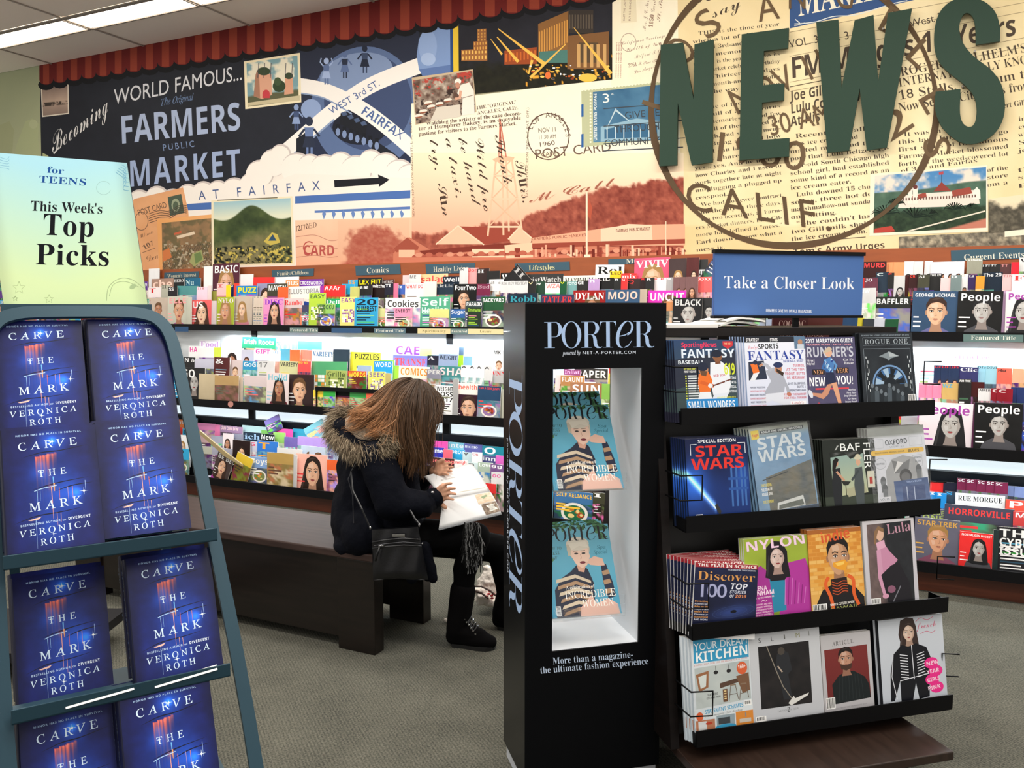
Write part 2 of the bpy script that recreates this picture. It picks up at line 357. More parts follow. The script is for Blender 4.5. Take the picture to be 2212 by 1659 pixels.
# ceiling: grid and tiles
c_white = mat('ceiling_tile', 'f2e9dd', .9, spec=.1, bump=(420, .35, .003)); c_bar = mat('ceiling_bar', 'a39a90', .6)
cb = MB().box(-10, 5, -2.2, 5.6, CEIL + .03, CEIL + .06)
ceil = cb.build('ceiling', c_white); ceil.rotation_euler = (0, 0, YW); tag(ceil, kind='structure')
rows_n = [-5.5, -4.97, -4.70, -4.08, -3.46, -3.31, -2.69]; j0 = -6.3 - 1.245 * 2
g = MB()
for n in rows_n[1:]: g.box(-10, 5, -n - .012, -n + .012, CEIL - .004, CEIL + .004)
for k in range(11):
    u = j0 + 1.245 * k; g.box(u - .008, u + .008, 2.69, 5.5, CEIL - .002, CEIL + .003)
g.build('ceiling_grid', c_bar, ceil)
tm = {}
for r_ in range(len(rows_n) - 1):
    a, b_ = -rows_n[r_], -rows_n[r_ + 1]
    if r_ in (1, 4): continue
    for k in range(10):
        u = j0 + 1.245 * k
        if u > 1: continue
        key = round(a - b_, 3)
        if key not in tm:
            q = MB().box(.008, 1.237, -(a - b_) + .012, -.012, 0, .02); o = q.build('ceiling_tile', c_white, ceil); tm[key] = o.data
        else: o = link(bpy.data.objects.new('ceiling_tile', tm[key]), ceil)
        o.location = (u, a, CEIL + .006 + random.uniform(-.001, .001))
lamp_m = mat('lamp_diffuser', 'ffffff', .4, emit=('fff0dc', 5.0)); frame_m = mat('lamp_frame', '8c857c', .5, metal=.3)
names = ['at the far left end of the row', 'second from the left in the row by the wall', 'third from the left in the row by the wall', 'fourth from the left, just entering at the top', 'fifth from the left, above the frame', 'last of the row']
for k in range(6):
    u = j0 + 1.245 * (k + 1)
    t = thing('ceiling_light', 'white fluorescent ceiling light, ' + names[k], 'ceiling light', YW, uv3(YW, u + .62, -4.835, CEIL), 'fluorescent lights set end to end')
    fr = MB()
    for x0, x1, y0, y1 in ((-.615, .615, -.135, -.12), (-.615, .615, .12, .135), (-.615, -.6, -.12, .12), (.6, .615, -.12, .12)): fr.box(x0, x1, y0, y1, -.012, .004)
    fr.build('frame', frame_m, t)
    lv = MB()
    for i in range(16): x = -.58 + i * .0773; lv.box(x, x + .066, -.118, .118, -.004, .0)
    lv.build('diffuser', lamp_m, t)
vt = thing('ceiling_vent', 'dark framed square ceiling vent at the top left corner', 'vent', YW, uv3(YW, -6.95, -4.05, CEIL))
q = MB()
for i in range(7): q.box(-.22, .22, -.22 + i * .07, -.185 + i * .07, -.01, 0)
q.build('louvre', frame_m, vt); q = MB().box(-.26, .26, -.26, -.235, -.014, 0).box(-.26, .26, .235, .26, -.014, 0).box(-.26, -.235, -.235, .235, -.014, 0).box(.235, .26, -.235, .235, -.014, 0); q.build('frame', mat('black_metal', '15151a', .45, metal=.2), vt)
# wall
w_ = MB().box(-10, 5, 5.5, 5.6, 0, CEIL + .03); wall = w_.build('wall_back', mat('wall_paint', 'b9b493', .8)); wall.rotation_euler = (0, 0, YW); tag(wall, kind='structure')
# ------------------------------------------------------------------ mural, drawn where it hangs
M = Art()
Q = lambda *p: [(p[i], p[i + 1]) for i in range(0, len(p), 2)]
# green wall to its left
M.grid(Q(-40, 130, 90, 110, 105, 620, -40, 620), 30, 60, lambda a, b: mixc('a6ad8c', 'c6c99a', b + .4 * (fbm(a * 100, b * 400, 60, 3) - .5)))
M.poly(Q(55, 262, 70, 256, 84, 268, 82, 300, 86, 340, 30, 340, 36, 312, 46, 286), 'b4bc90'); M.ell(72, 268, 9, 10, 'bcc39a')
M.poly(Q(0, 270, 20, 262, 30, 280, 26, 340, 0, 340), 'a9ae86')
def dark(a, b):
    v = .35 * (fbm(a * 900, b * 400, 90, 5) - .5) + .25 * (fbm(a * 900, b * 400, 14, 8) - .5)
    return mixc('1a1c22', '2f333e', .5 + v)
M.grid(Q(85, 130, 985, -30, 985, 580, 95, 640), 190, 110, dark)
M.poly(Q(92, 330, 104, 336, 190, 600, 95, 640), 'b8bd8b')
# road globe scene
M.grid(Q(640, 90, 905, 45, 905, 420, 640, 420), 50, 60, lambda a, b: mixc('2b3040', '27304a', b))
t_ = np.linspace(0, 1, 2)
M.ell(790, 235, 118, 135, '5b6f97', n=40); M.ell(795, 220, 95, 105, '3f4d70', n=40); M.ell(770, 160, 80, 45, '7f93b8', n=30, rot=-12)
M.ell(672, 236, 22, 22, '8ea3cb', n=24); M.ell(778, 275, 60, 38, '1f2330', n=26)
M.curve(Q(598, 345, 650, 300, 720, 240, 800, 185, 910, 140), 34, 'f3efe9'); M.curve(Q(628, 182, 700, 195, 770, 228, 830, 270, 900, 330), 32, 'f3efe9')
M.curve(Q(598, 362, 652, 318, 722, 258), 4, '8fa2c2'); M.curve(Q(640, 200, 700, 212, 760, 246), 3, '8fa2c2')
M.poly(Q(806, 300, 850, 330, 890, 365, 855, 350, 838, 372, 800, 345), '20242e'); M.poly(Q(640, 300, 662, 285, 668, 345, 640, 350), '20242e')
M.text('WEST 3rd ST.', 716, 247, 822, 184, 15, '51699b', 's'); M.text('FAIRFAX', 778, 244, 866, 302, 19, '51699b', 'b')
for x, y in ((742, 240), (756, 247), (770, 254), (784, 261)):
    M.poly(Q(x - 8, y + 28, x - 6, y + 4, x + 4, y, x + 9, y + 8, x + 6, y + 34), '1d2027'); M.poly(Q(x - 6, y + 4, x + 4, y, x + 9, y + 8, x - 1, y + 11), '4d5e7e')
for i in range(7): M.rect(726 + i * 14, 268 + i * 5, 734 + i * 14, 284 + i * 5, '191c23'); M.ell(730 + i * 14, 285 + i * 5, 5, 9, '7d90b6', n=8)
def person(x, y, s, c1, c2, arms=1):
    M.ell(x, y, s * .13, s * .16, c1, n=10); M.poly(Q(x - s*.16, y + s*.2, x + s*.16, y + s*.2, x + s*.12, y + s*.55, x - s*.12, y + s*.55), c2)
    M.poly(Q(x - s*.13, y + s*.5, x + s*.13, y + s*.5, x + s*.22, y + s*.85, x - s*.22, y + s*.85), c1); M.line(Q(x - s*.06, y + s*.85, x - s*.06, y + s*1.15), s * .07, c2); M.line(Q(x + s*.08, y + s*.85, x + s*.08, y + s*1.15), s * .07, c2)
    if arms == 1: M.line(Q(x - s*.15, y + s*.25, x - s*.3, y + s*.05, x - s*.25, y - s*.15), s*.06, c1); M.line(Q(x + s*.15, y + s*.25, x + s*.3, y + s*.05, x + s*.25, y - s*.15), s*.06, c1)
    else: M.line(Q(x - s*.15, y + s*.25, x - s*.34, y + s*.5), s*.07, c1); M.line(Q(x + s*.15, y + s*.25, x + s*.34, y + s*.5), s*.07, c1)
person(705, 132, 44, '9fb2d8', '5c6f99'); person(745, 118, 44, '5c6f99', '2a3145', 0); person(788, 105, 46, '232a3c', '3b4864', 0)
person(640, 232, 42, '8ba0c9', '45557a', 0); person(668, 262, 66, '2c3448', '6b80ac', 0)
# big blue hand and right edge
M.poly(Q(918, 60, 975, 45, 975, 165, 930, 165, 905, 150, 900, 120, 905, 85), '7f9ac9'); M.ell(924, 100, 20, 36, '8fa8d4'); M.ell(925, 128, 16, 14, 'a5bbe0'); M.poly(Q(905, 150, 975, 140, 975, 175, 920, 178), '5f79ad')
M.quad(Q(972, 44, 978, 43, 982, 480, 976, 480), '2f4b80'); M.quad(Q(978, 43, 990, 41, 992, 190, 980, 190), 'e6c33e')
# clouds
cl = [(300, 432, 26), (338, 424, 26), (372, 430, 26), (405, 420, 26), (438, 412, 24), (470, 412, 26), (505, 408, 28), (545, 398, 30), (560, 372, 30), (590, 348, 30), (605, 330, 22), (640, 360, 34), (668, 355, 26), (700, 362, 32), (735, 352, 28), (768, 366, 34), (800, 345, 26), (832, 358, 32), (862, 372, 32), (885, 380, 30)]
M.poly(Q(285, 600, 285, 430, 330, 420, 400, 415, 470, 405, 530, 395, 575, 350, 640, 345, 700, 350, 760, 350, 830, 345, 892, 365, 892, 600), 'f1e8dd')
for x, y, r in cl: M.ell(x + 2, y + 3, r, r, 'cfc4bf', n=24); M.ell(x, y + 5, r - 1, r - 2, 'f6eee4', n=24)
M.poly(Q(285, 600, 285, 445, 400, 432, 560, 405, 640, 375, 892, 385, 892, 600), 'f4ebe0')
M.text('BEAT', 300, 0, 301, 0, 1, 'f4ebe0')
M.text('WORLD FAMOUS...', 246, 226, 524, 172, 33, 'd9dce2', 's', up=(.0, -1)); M.text('Becoming', 112, 334, 236, 240, 46, 'e4e3e2', 'c', up=(-.12, -1)); M.line(Q(116, 332, 128, 318), 3, 'e4e3e2')
M.text('The Original', 346, 229, 417, 216, 15, '6f86ac', 't', up=(.1, -1)); M.text('FARMERS', 259, 311, 522, 280, 58, 'a9b8d6', 'b', up=(-.04, -1)); M.text('PUBLIC', 352, 326, 421, 317, 14, '7b90b7', 's', sp=.2)
M.text('MARKET', 278, 404, 521, 378, 55, '9fb0d2', 'b', up=(-.03, -1), sp=.08)
for x, y, r in cl[:9]: M.ell(x + 1, y + 5, r - 2, r - 3, 'f6eee4', n=22)
M.text('AT FAIRFAX', 430, 432, 692, 410, 20, '4b5f8e', 's', sp=.65)
M.poly(Q(722, 389, 818, 384, 817, 377, 842, 388, 819, 404, 819, 398, 723, 405), '1b1c22')
M.quad(Q(638, 424, 888, 411, 888, 428, 638, 440), '4d70b0'); M.quad(Q(400, 441, 460, 437, 460, 452, 400, 455), '4d70b0'); M.quad(Q(680, 455, 888, 446, 888, 452, 680, 460), '5c7cb6')
for i in range(9): x = 700 + i * 21; M.poly(Q(x - 4, 462 - i * .6, x, 454, x + 5, 462, x, 474), '6a87bd')
# cream postcards
CREAM = lambda k: (lambda a, b: mixc('efe3c4', 'fbf3dc', .4 + .5 * (1 - b) + .5 * (fbm(a * 700, b * 500, 70, k) - .5)))
M.grid(Q(889, 224, 1478, 150, 1478, 600, 885, 600), 70, 60, CREAM(2))
M.grid(Q(1318, -60, 1480, -60, 1480, 200, 1320, 200), 30, 40, CREAM(9))
M.grid(Q(1463, -60, 2260, -60, 2260, 620, 1474, 620), 120, 90, lambda a, b: mixc('d8bd84', 'f6e6bd', .55 + .5 * np.sin(a * 3) * .6 + .5 * (fbm(a * 800, b * 600, 60, 4) - .5) - .25 * (b > .8)))
M.grid(Q(2259, -60, 3000, -160, 3000, 560, 2259, 560), 30, 30, lambda a, b: mixc('e2cb98', 'f4e4bb', .5 + .6 * (fbm(a * 500, b * 500, 60, 14) - .5)))
# night street photo
def night(a, b):
    X = a * 335; Y = b * 205; c = mixc('1a1a20', '30313a', .6 + .6 * (fbm(X, Y, 40, 6) - .5))
    tr = sstep(.62, .75, b + .12 * (fbm(X, Y, 22, 7) - .5) * 2 - .08 * np.sin(a * 6)); c = c * (1 - tr[..., None]) + mixc('141410', '2a2a1c', fbm(X, Y, 7, 8)) * tr[..., None]
    sp = (fbm(X, Y, 6, 11, 2) > .72) & (b > .72) & (a > .42); c[sp] = hexc('e8a83a'); return c
M.grid(Q(990, -30, 1323, -70, 1323, 172, 992, 206), 120, 80, night)
def block(x0, y0, x1, y1, c, w, nx, ny, sk=0):
    M.quad(Q(x0, y0, x1, y0 - sk, x1, y1 - sk * .2, x0, y1), c)
    for i in range(nx):
        for j in range(ny):
            a = x0 + (x1 - x0) * (i + .28) / nx; k = (y1 - y0) * (j + .2) / ny; s_ = sk * (i / nx)
            M.rect(a, y0 + k - s_, a + (x1 - x0) / nx * .45, y0 + k - s_ + (y1 - y0) / ny * .6, w, up=(i + j == 0))
block(997, 108, 1053, 132, 'a06a3c', 'e9bb62', 8, 2, 3); block(1023, 90, 1053, 110, '9a6238', 'dda552', 5, 2, 2); block(1031, 63, 1051, 90, '93603a', 'd09a4c', 3, 4, 1)
block(1163, 52, 1228, 135, '8c6238', 'd69a4b', 12, 1, 28); block(1228, 22, 1282, 72, '3a3430', '5d5348', 9, 1, 0); block(1226, 78, 1316, 150, '7d5836', '584733', 1, 1, 10)
for i in range(5): M.rect(1247 + i * 14, 96, 1254 + i * 14, 146, 'caa066')
block(1090, 110, 1160, 140, '9b4a26', 'c9682e', 9, 1, 8); M.quad(Q(1165, 112, 1226, 108, 1226, 136, 1165, 136), '4c7a72')
for p, w in ((Q(1076, 62, 1178, 140), (2, 9)), (Q(1074, 80, 1120, 134), (2, 7)), (Q(1060, 84, 1085, 118), (1, 5)), (Q(1240, 60, 1320, 160), (1, 9)), (Q(1222, 96, 1146, 168), (2, 6)), (Q(1150, 130, 1142, 160), (6, 3))): M.line(p, w, 'efbd57')
for i in range(40):
    x = random.uniform(1130, 1318); y = random.uniform(140, 172); M.ell(x, y, random.uniform(1.5, 5), random.uniform(1, 2.5), random.choice(['f0b043', 'f5cc6a', 'c25a24', '30405a', '8a3a20', 'dfe4ea']), n=8, up=i % 8 == 0)
M.ell(1270, 168, 20, 9, 'f2c052', n=20); M.ell(1184, 163, 6, 8, 'e8743c', n=12)
# small sepia photo, theatre postcard
p = M.frame(Q(88, 186, 148, 182, 149, 246, 91, 253), 'e6dccb', .04)
M.grid(p, 30, 30, lambda a, b: mixc('8d7a70', 'c1a896', 1 - abs(b - .5) * 2 + .3 * (fbm(a * 60, b * 60, 14, 3) - .5)) * (1 - .6 * ((b > .55) & (b < .7)) * (fbm(a * 60, b * 60, 6, 2) > .4))[..., None])
p = M.frame(Q(527, 133, 648, 114, 651, 221, 530, 236), 'efe3c0', .045)
M.grid(p, 60, 50, lambda a, b: mixc(mixc('7ba0a8', 'e8e2cc', sstep(.45, .6, fbm(a * 100, b * 90, 26, 12))), '5d5f45', sstep(.74, .78, b + .06 * (fbm(a * 90, b * 90, 12, 2) - .5))))
M.poly(Q(548, 208, 552, 162, 570, 158, 586, 160, 588, 205, 566, 214), 'd9a58a'); M.poly(Q(548, 208, 552, 162, 556, 150, 560, 165, 562, 212), 'a87a63'); M.ell(575, 203, 8, 9, 'c4434a', n=14, a0=180, a1=360); M.rect(567, 203, 583, 212, 'c4434a')
M.poly(Q(616, 168, 632, 166, 634, 202, 614, 205), 'd7a083'); M.ell(570, 154, 14, 9, '3c4a36'); M.ell(603, 186, 14, 13, '35462f'); M.ell(624, 164, 9, 7, '3c4a36'); M.ell(600, 176, 8, 9, '45583c')
for x in (557, 570, 584, 616, 630): M.line(Q(x, 168, x + 2, 136), 1.4, '4a4a50')
M.poly(Q(536, 222, 648, 206, 648, 217, 536, 229), 'c9bd9a')
# orange postcards
M.poly(Q(288, 432, 396, 405, 407, 455, 420, 600, 300, 620), 'e3a574'); M.grid(Q(290, 430, 396, 405, 410, 600, 300, 610), 20, 20, lambda a, b: mixc('d99a69', 'efb586', fbm(a * 100, b * 200, 40, 5)))
M.text('POST CARD', 300, 466, 362, 448, 13, '5a4a3e', 's'); M.quad(Q(363, 426, 392, 419, 399, 460, 368, 467), '4d5b4c'); M.ell(380, 443, 9, 14, '99a184', n=16); M.ell(380, 445, 6, 10, '55624e', n=16)
for k in range(5): M.curve(Q(322, 462 + k * 5, 345, 455 + k * 5, 366, 456 + k * 4, 388, 444 + k * 4, 404, 444 + k * 4), 1.2, '4a3c34')
M.ring(306, 478, 15, 20, 1.3, 1.3, '6a5446'); M.text('Illinois', 303, 515, 333, 503, 9, '5a4436', 'c'); M.text('107', 312, 540, 334, 528, 10, '6b5242', 't'); M.text('Dea', 318, 566, 344, 557, 14, '5a4436', 'c'); M.line(Q(308, 546, 336, 536), 1, '6b5242')
M.grid(Q(340, 474, 482, 461, 486, 590, 345, 596), 4, 4, lambda a, b: mixc('e8a566', 'f0b274', a))
def aerial(a, b):
    X = a * 140; Y = b * 120; c = mixc('6b5a44', 'b58a5f', fbm(X, Y, 30, 21)); g_ = sstep(.45, .6, fbm(X, Y, 18, 22)); c = c * (1 - .5 * g_[..., None]) + .5 * g_[..., None] * np.array(hexc('4c5238'))
    st = (np.sin(X * 1.1 + Y * .5) > .6) & (b > .45) & (fbm(X, Y, 9, 23) > .42); c[st] = hexc('463f38'); pk = (fbm(X, Y, 5, 25, 2) > .68) & (b > .4); c[pk] = hexc('b7a98f'); return c
M.grid(Q(350, 482, 470, 470, 474, 590, 352, 594), 80, 70, aerial)
M.poly(Q(416, 548, 436, 540, 441, 562, 420, 576, 410, 566), '9fa26a'); M.poly(Q(420, 549, 434, 544, 438, 560, 423, 570), '6d8350'); M.poly(Q(352, 542, 366, 536, 372, 556, 352, 566), 'd07a48'); M.quad(Q(382, 510, 420, 500, 422, 506, 384, 516), 'e3cdb0'); M.quad(Q(376, 504, 392, 499, 393, 503, 377, 508), 'c96446')
# hillside photo
M.quad(Q(457, 433, 632, 424, 637, 572, 458, 574), 'efe3c2')
def hill(a, b):
    X = a * 172; Y = b * 140; ridge = .27 - .14 * np.exp(-((a - .47) / .22) ** 2) + .05 * np.sin(a * 9); n_ = fbm(X, Y, 24, 31); sky = mixc('9ec3cc', 'e0e2c8', b / .25)
    land = mixc('2c3a24', '6c7a44', n_ * 1.1 - .1); land2 = mixc('5a5a3c', 'a8996a', fbm(X, Y, 12, 33)); k = sstep(.5, .8, b + .35 * a - .1 + .2 * (n_ - .5)) * (1 - sstep(.5, .95, a) * .6)
    land = land * (1 - k[..., None]) + land2 * k[..., None]; cr = (b > .72) & (fbm(X, Y, 5, 35, 2) > .55); land[cr] = hexc('20241a'); cr = (b > .74) & (fbm(X, Y, 5, 37, 2) > .66); land[cr] = hexc('cdb858')
    s_ = sstep(-.012, .012, b - ridge)[..., None]; return sky * (1 - s_) + land * s_
M.grid(Q(462, 437, 628, 428, 632, 568, 463, 571), 100, 84, hill)
M.poly(Q(570, 522, 588, 502, 600, 506, 606, 524, 585, 530), 'c9b456'); M.poly(Q(580, 520, 590, 506, 598, 520), '33506a'); M.quad(Q(470, 432, 600, 426, 600, 428, 470, 434), '6a6450')
# pink card and market front in sepia
M.grid(Q(638, 476, 892, 470, 892, 590, 640, 600), 40, 30, lambda a, b: mixc('f2c8a8', 'e2a888', b + .4 * (fbm(a * 250, b * 100, 30, 3) - .5)))
M.text('I2I70ED', 640, 500, 686, 490, 11, '5a3c34', 't'); M.ring(668, 535, 13, 14, 2.5, 2.5, 'b64a46', a0=50, a1=310); M.text('CARD', 655, 552, 724, 552, 22, 'b5524c', 'b')
for k in range(3): M.curve(Q(640, 512 + k * 22, 680, 508 + k * 22, 715, 520 + k * 18, 745, 514 + k * 18), 1.2, 'c07a68')
def sepia(a, b):
    X = 690 + a * 786; Y = 360 + b * 225
    line = 500 - 12 * np.sin(X / 55) - 95 * sstep(1090, 1330, X) + 25 * np.exp(-((X - 800) / 38) ** 2) * -1.5 - 10 * sstep(900, 1010, X) + 24 * (fbm(X, Y * 0 + 5, 26, 41) - .5) + 14 * (fbm(X, Y, 9, 42) - .5)
    up = mixc('fbe9c8', 'f0a98c', sstep(300, 560, Y)); tr = mixc('6e2c24', 'bb6852', fbm(X, Y, 9, 43, 5) * 1.2 - .1 + .0012 * (Y - 450)); k = sstep(-4, 4, Y - line); k = np.where(Y > 560, 1, k)
    c = up * (1 - k[..., None]) + tr * k[..., None]; gnd = sstep(548, 560, Y)[..., None]; return c * (1 - gnd) + mixc('a24e3c', 'dd9272', fbm(X, Y, 10, 44)) * gnd
M.grid(Q(890, 330, 1477, 330, 1477, 600, 890, 600), 200, 95, lambda a, b: sepia((890 - 690 + a * 587) / 786, (330 - 360 + b * 270) / 225))
def bush(a, b):
    t = np.clip(sstep(.45, .34, np.hypot((a - .5) / 1.0, (b - .5) / 1.0) + .22 * (fbm(a * 160, b * 130, 14, 3) - .5)) + sstep(.68, .78, b), 0, 1) * (.55 + .6 * fbm(a * 160, b * 170, 7, 9, 5)) * sstep(0, .12, a) ; return mixc(mixc('f2c8a8', 'e2a888', .3 + b * .7), 'a85342', t)
M.grid(Q(730, 476, 884, 472, 884, 600, 730, 600), 64, 56, bush)
def house(p, roof, wallc): M.poly(p[0], wallc); M.poly(p[1], roof)
M.poly(Q(850, 548, 884, 512, 930, 540, 1050, 536, 1210, 528, 1480, 540, 1480, 600, 850, 600), 'c97a60')
M.poly(Q(945, 528, 990, 489, 1045, 528), 'f2c0a0'); M.poly(Q(990, 489, 1100, 492, 1160, 512, 1045, 528), '9c4636'); M.line(Q(942, 528, 990, 488, 1046, 529), 3, 'f8d3b4'); M.poly(Q(1100, 515, 1122, 492, 1150, 516, 1145, 528, 1105, 530), 'f2c0a0'); M.line(Q(1098, 517, 1122, 491, 1152, 517), 3, 'f8d3b4')
M.poly(Q(905, 542, 1100, 525, 1210, 530, 1200, 540, 1100, 536, 920, 552), '7f3428'); M.rect(1020, 538, 1090, 556, 'f6cfae'); M.poly(Q(1090, 530, 1150, 524, 1152, 556, 1094, 558), 'f4c8a6'); M.rect(1112, 536, 1124, 556, '8d3d2f')
M.poly(Q(852, 536, 880, 513, 905, 533, 903, 540, 856, 545), 'a2503e'); M.rect(862, 540, 896, 556, 'f0bd9c')
M.poly(Q(1150, 514, 1300, 494, 1370, 486, 1480, 484, 1480, 530, 1150, 532), 'e9a888'); M.poly(Q(1298, 494, 1330, 490, 1358, 484, 1408, 486, 1410, 520, 1298, 522), 'f6cdae'); M.text('FARMERS PUBLIC MARKET', 1331, 502, 1406, 497, 6.5, '5c2c26', 'b'); M.text('FARMERS PUBLIC MARKET', 1148, 520, 1268, 510, 6, '8a4436', 's'); M.quad(Q(1150, 526, 1480, 516, 1480, 526, 1150, 536), '9a4636')
for i in range(26):
    x = 905 + i * 22.5; y = 556 - i * .5; M.ell(x, y, 15, 7, random.choice(['8e3e30', 'a95442', 'c87a62', '7a3026']), n=16, up=i % 4 == 0, a0=180, a1=360); M.ell(x, y - 5, 8, 5, random.choice(['d99478', 'b96550']), n=10, up=False)
for i in range(60): x = random.uniform(1150, 1475); M.rect(x, random.uniform(528, 550), x + random.uniform(2, 6), random.uniform(552, 556), random.choice(['f2c3a4', '70281e', '8e3e30', 'e0a184']), up=i % 10 == 0)
M.rect(1266, 414, 1270, 552, 'f6dcc0'); M.poly(Q(1270, 420, 1280, 450, 1276, 476, 1270, 464), 'b4553e'); M.rect(1438, 478, 1440, 550, 'f3d5b6'); M.rect(1262, 550, 1276, 556, 'f7e2c8')
# derrick
for a_, b_ in (((1072, 345), (1054, 510)), ((1106, 345), (1128, 498)), ((1086, 345), (1088, 508)), ((1094, 345), (1100, 500))): M.line([a_, b_], 4, 'f0bf9e')
for y0, y1 in ((345, 380), (380, 430), (430, 490)):
    f = lambda y: (1072 - (y - 345) * .11, 1106 + (y - 345) * .14)
    M.line([(f(y0)[0], y0), (f(y1)[1], y1)], 2.6, 'eab594'); M.line([(f(y0)[1], y0), (f(y1)[0], y1)], 2.6, 'eab594'); M.line([(f(y1)[0] - 2, y1), (f(y1)[1] + 2, y1)], 4, 'f3c8a8')
M.poly(Q(1064, 344, 1086, 336, 1112, 340, 1108, 348, 1070, 350), 'f0bb98'); M.line(Q(1084, 340, 1080, 256), 3, 'b8604e'); M.line(Q(1094, 340, 1080, 256), 3, 'cf7f68'); M.line(Q(1078, 340, 1080, 270), 2, 'cf7f68')
# printed and written lines of the card
K = '5b4238'
M.text('THE "ORIGINAL"', 1029, 237, 1116, 224, 7.5, K, 'S'); M.text('ANGELES, CALIF.', 1032, 248, 1120, 236, 7.5, K, 'S'); M.text('Watching the artistry of the cake decora-', 922, 271, 1127, 248, 8, K, 'S')
M.text('tor at Humphrey Bakery, is an enjoyable', 905, 282, 1126, 258, 8, K, 'S'); M.text("pastime for visitors to the Farmers Market.", 905, 294, 1116, 270, 8, K, 'S')
M.text('NOV. CO., 259 SO. LOS ANGELES ST., L. A., CALIF.', 896, 470, 890, 262, 4.5, '6a5044', 's'); M.text('U.S. REPRODUCTION (REG. U.S. PAT. OFF.)', 1141, 425, 1143, 232, 5, '6a5044', 's')
for tx, x0, y0, x1, y1, h in (('try.  Sun', 928, 300, 958, 470, 20), ('a taxi.', 962, 298, 986, 430, 20), ('be hand', 990, 296, 1022, 445, 20), ('Wild pro', 1026, 296, 1046, 460, 20), ('Thank', 1068, 290, 1090, 400, 22), ('Thurs.', 1112, 345, 1130, 440, 24)): M.text(tx, x0, y0, x1, y1, h, '4b3a30', 'c', up=(1, -.15))
M.text('M Call', 1146, 438, 1330, 400, 18, 'a0604c', 'c')
M.ring(1185, 295, 46, 51, 2.4, 2.4, K); M.text('NOV 11', 1163, 287, 1203, 284, 10, K, 's'); M.text('11 30 AM', 1163, 301, 1202, 299, 9, K, 's'); M.text('1960', 1164, 318, 1200, 313, 10, K, 's')
for i, ch in enumerate('LOS ANGELES'):
    a_ = R(200 + i * 15.2); x = 1185 + 37 * math.cos(a_); y = 295 + 41 * math.sin(a_)
    if ch != ' ': M.text(ch, x, y, x - 6 * math.sin(a_), y + 6 * math.cos(a_), 11, K, 's', fit=False)
M.text('CALIF.', 1170, 339, 1207, 333, 9, K, 's'); M.text('POST CARD', 1156, 344, 1322, 326, 21, '6b5548', 's')
# stamp
M.quad(Q(1256, 196, 1428, 177, 1428, 300, 1258, 318), 'b9bd98')
for i in range(24): M.ell(1258 + i * 7.2, 195 - i * .8, 2.4, 2.4, 'f6ecd2', n=8, up=i == 0)
for i in range(16): M.ell(1276, 202 + i * 7, 2.2, 2.2, 'f6ecd2', n=8, up=False)
M.quad(Q(1256, 226, 1261, 225, 1261, 252, 1256, 253), '2f5f9c'); M.quad(Q(1256, 290, 1261, 289, 1261, 318, 1256, 319), '2f5f9c')
M.grid(Q(1281, 199, 1428, 183, 1428, 302, 1282, 308), 40, 30, lambda a, b: mixc('2b5476', '5c8aa8', .5 + .8 * (fbm(a * 140, b * 110, 30, 3) - .5) + .3 * b))
M.text('UNITED STATES POSTAGE', 1290, 304, 1289, 202, 6, 'e5ebe6', 'b'); M.text('3', 1301, 223, 1320, 221, 20, 'e5ebe6', 's'); M.text('c', 1321, 206, 1327, 205, 6, 'e5ebe6', 's')
M.poly(Q(1298, 274, 1376, 256, 1428, 262, 1428, 300, 1298, 306), '8fb2c4'); M.poly(Q(1306, 280, 1370, 266, 1420, 270, 1420, 296, 1306, 300), '3a6687')
for k in range(6): M.line(Q(1312 + k * 18, 300, 1312 + k * 18, 270), 2, 'c3d7dc'); M.line(Q(1310, 280, 1330, 240 - k, 1360, 262), 1, 'c3d7dc')
for k, tx in enumerate(('GIVE - E', 'THROUGH', 'COMMUNITY')): M.line(Q(1304, 235 + k * 38, 1480, 222 + k * 38), 2, '40474e'); M.text(tx, 1350 - k * 22, 257 + k * 30, 1426, 250 + k * 30, 15, '40474e', 's')
M.line(Q(1304, 326, 1476, 318), 2.2, '40474e')
# handwritten card above
for k, (tx, x0, y0, x1, y1) in enumerate((('Mrs. J. C. Norman', 1395, 66, 1405, -20), ('1850 Gardena', 1410, 60, 1420, -20), ('St. Paul', 1426, 48, 1434, -20))): M.text(tx, x0, y0, x1, y1, 9, '8a6a58', 'c', up=(-1, -.1))
for tx, x0, y0, x1, y1 in (('California Greetings', 1342, 98, 1438, 80), ('Wealth of You', 1352, 112, 1430, 97), ('Milford T. On', 1372, 127, 1432, 113), ('2961 S. Pine Blvd', 1358, 146, 1430, 132), ('Los Angeles', 1370, 160, 1424, 144)): M.text(tx, x0, y0, x1, y1, 8, '8a6a58', 'c')
M.ring(1358, 92, 17, 20, 1.2, 1.2, 'a28a78'); M.quad(Q(1342, 0, 1374, -4, 1376, 48, 1342, 50), 'eadfc0'); M.text('CAST THE LADY', 1350, 46, 1352, 0, 4, '8a6a58', 's'); M.text('BUY U.S. BONDS', 1362, 46, 1364, 0, 4, '8a6a58', 's')
for k in range(3): M.text('nineteen twenty seven', 1332 + k * 5, 168, 1334 + k * 5, 92, 3.4, 'a0604c', 's')
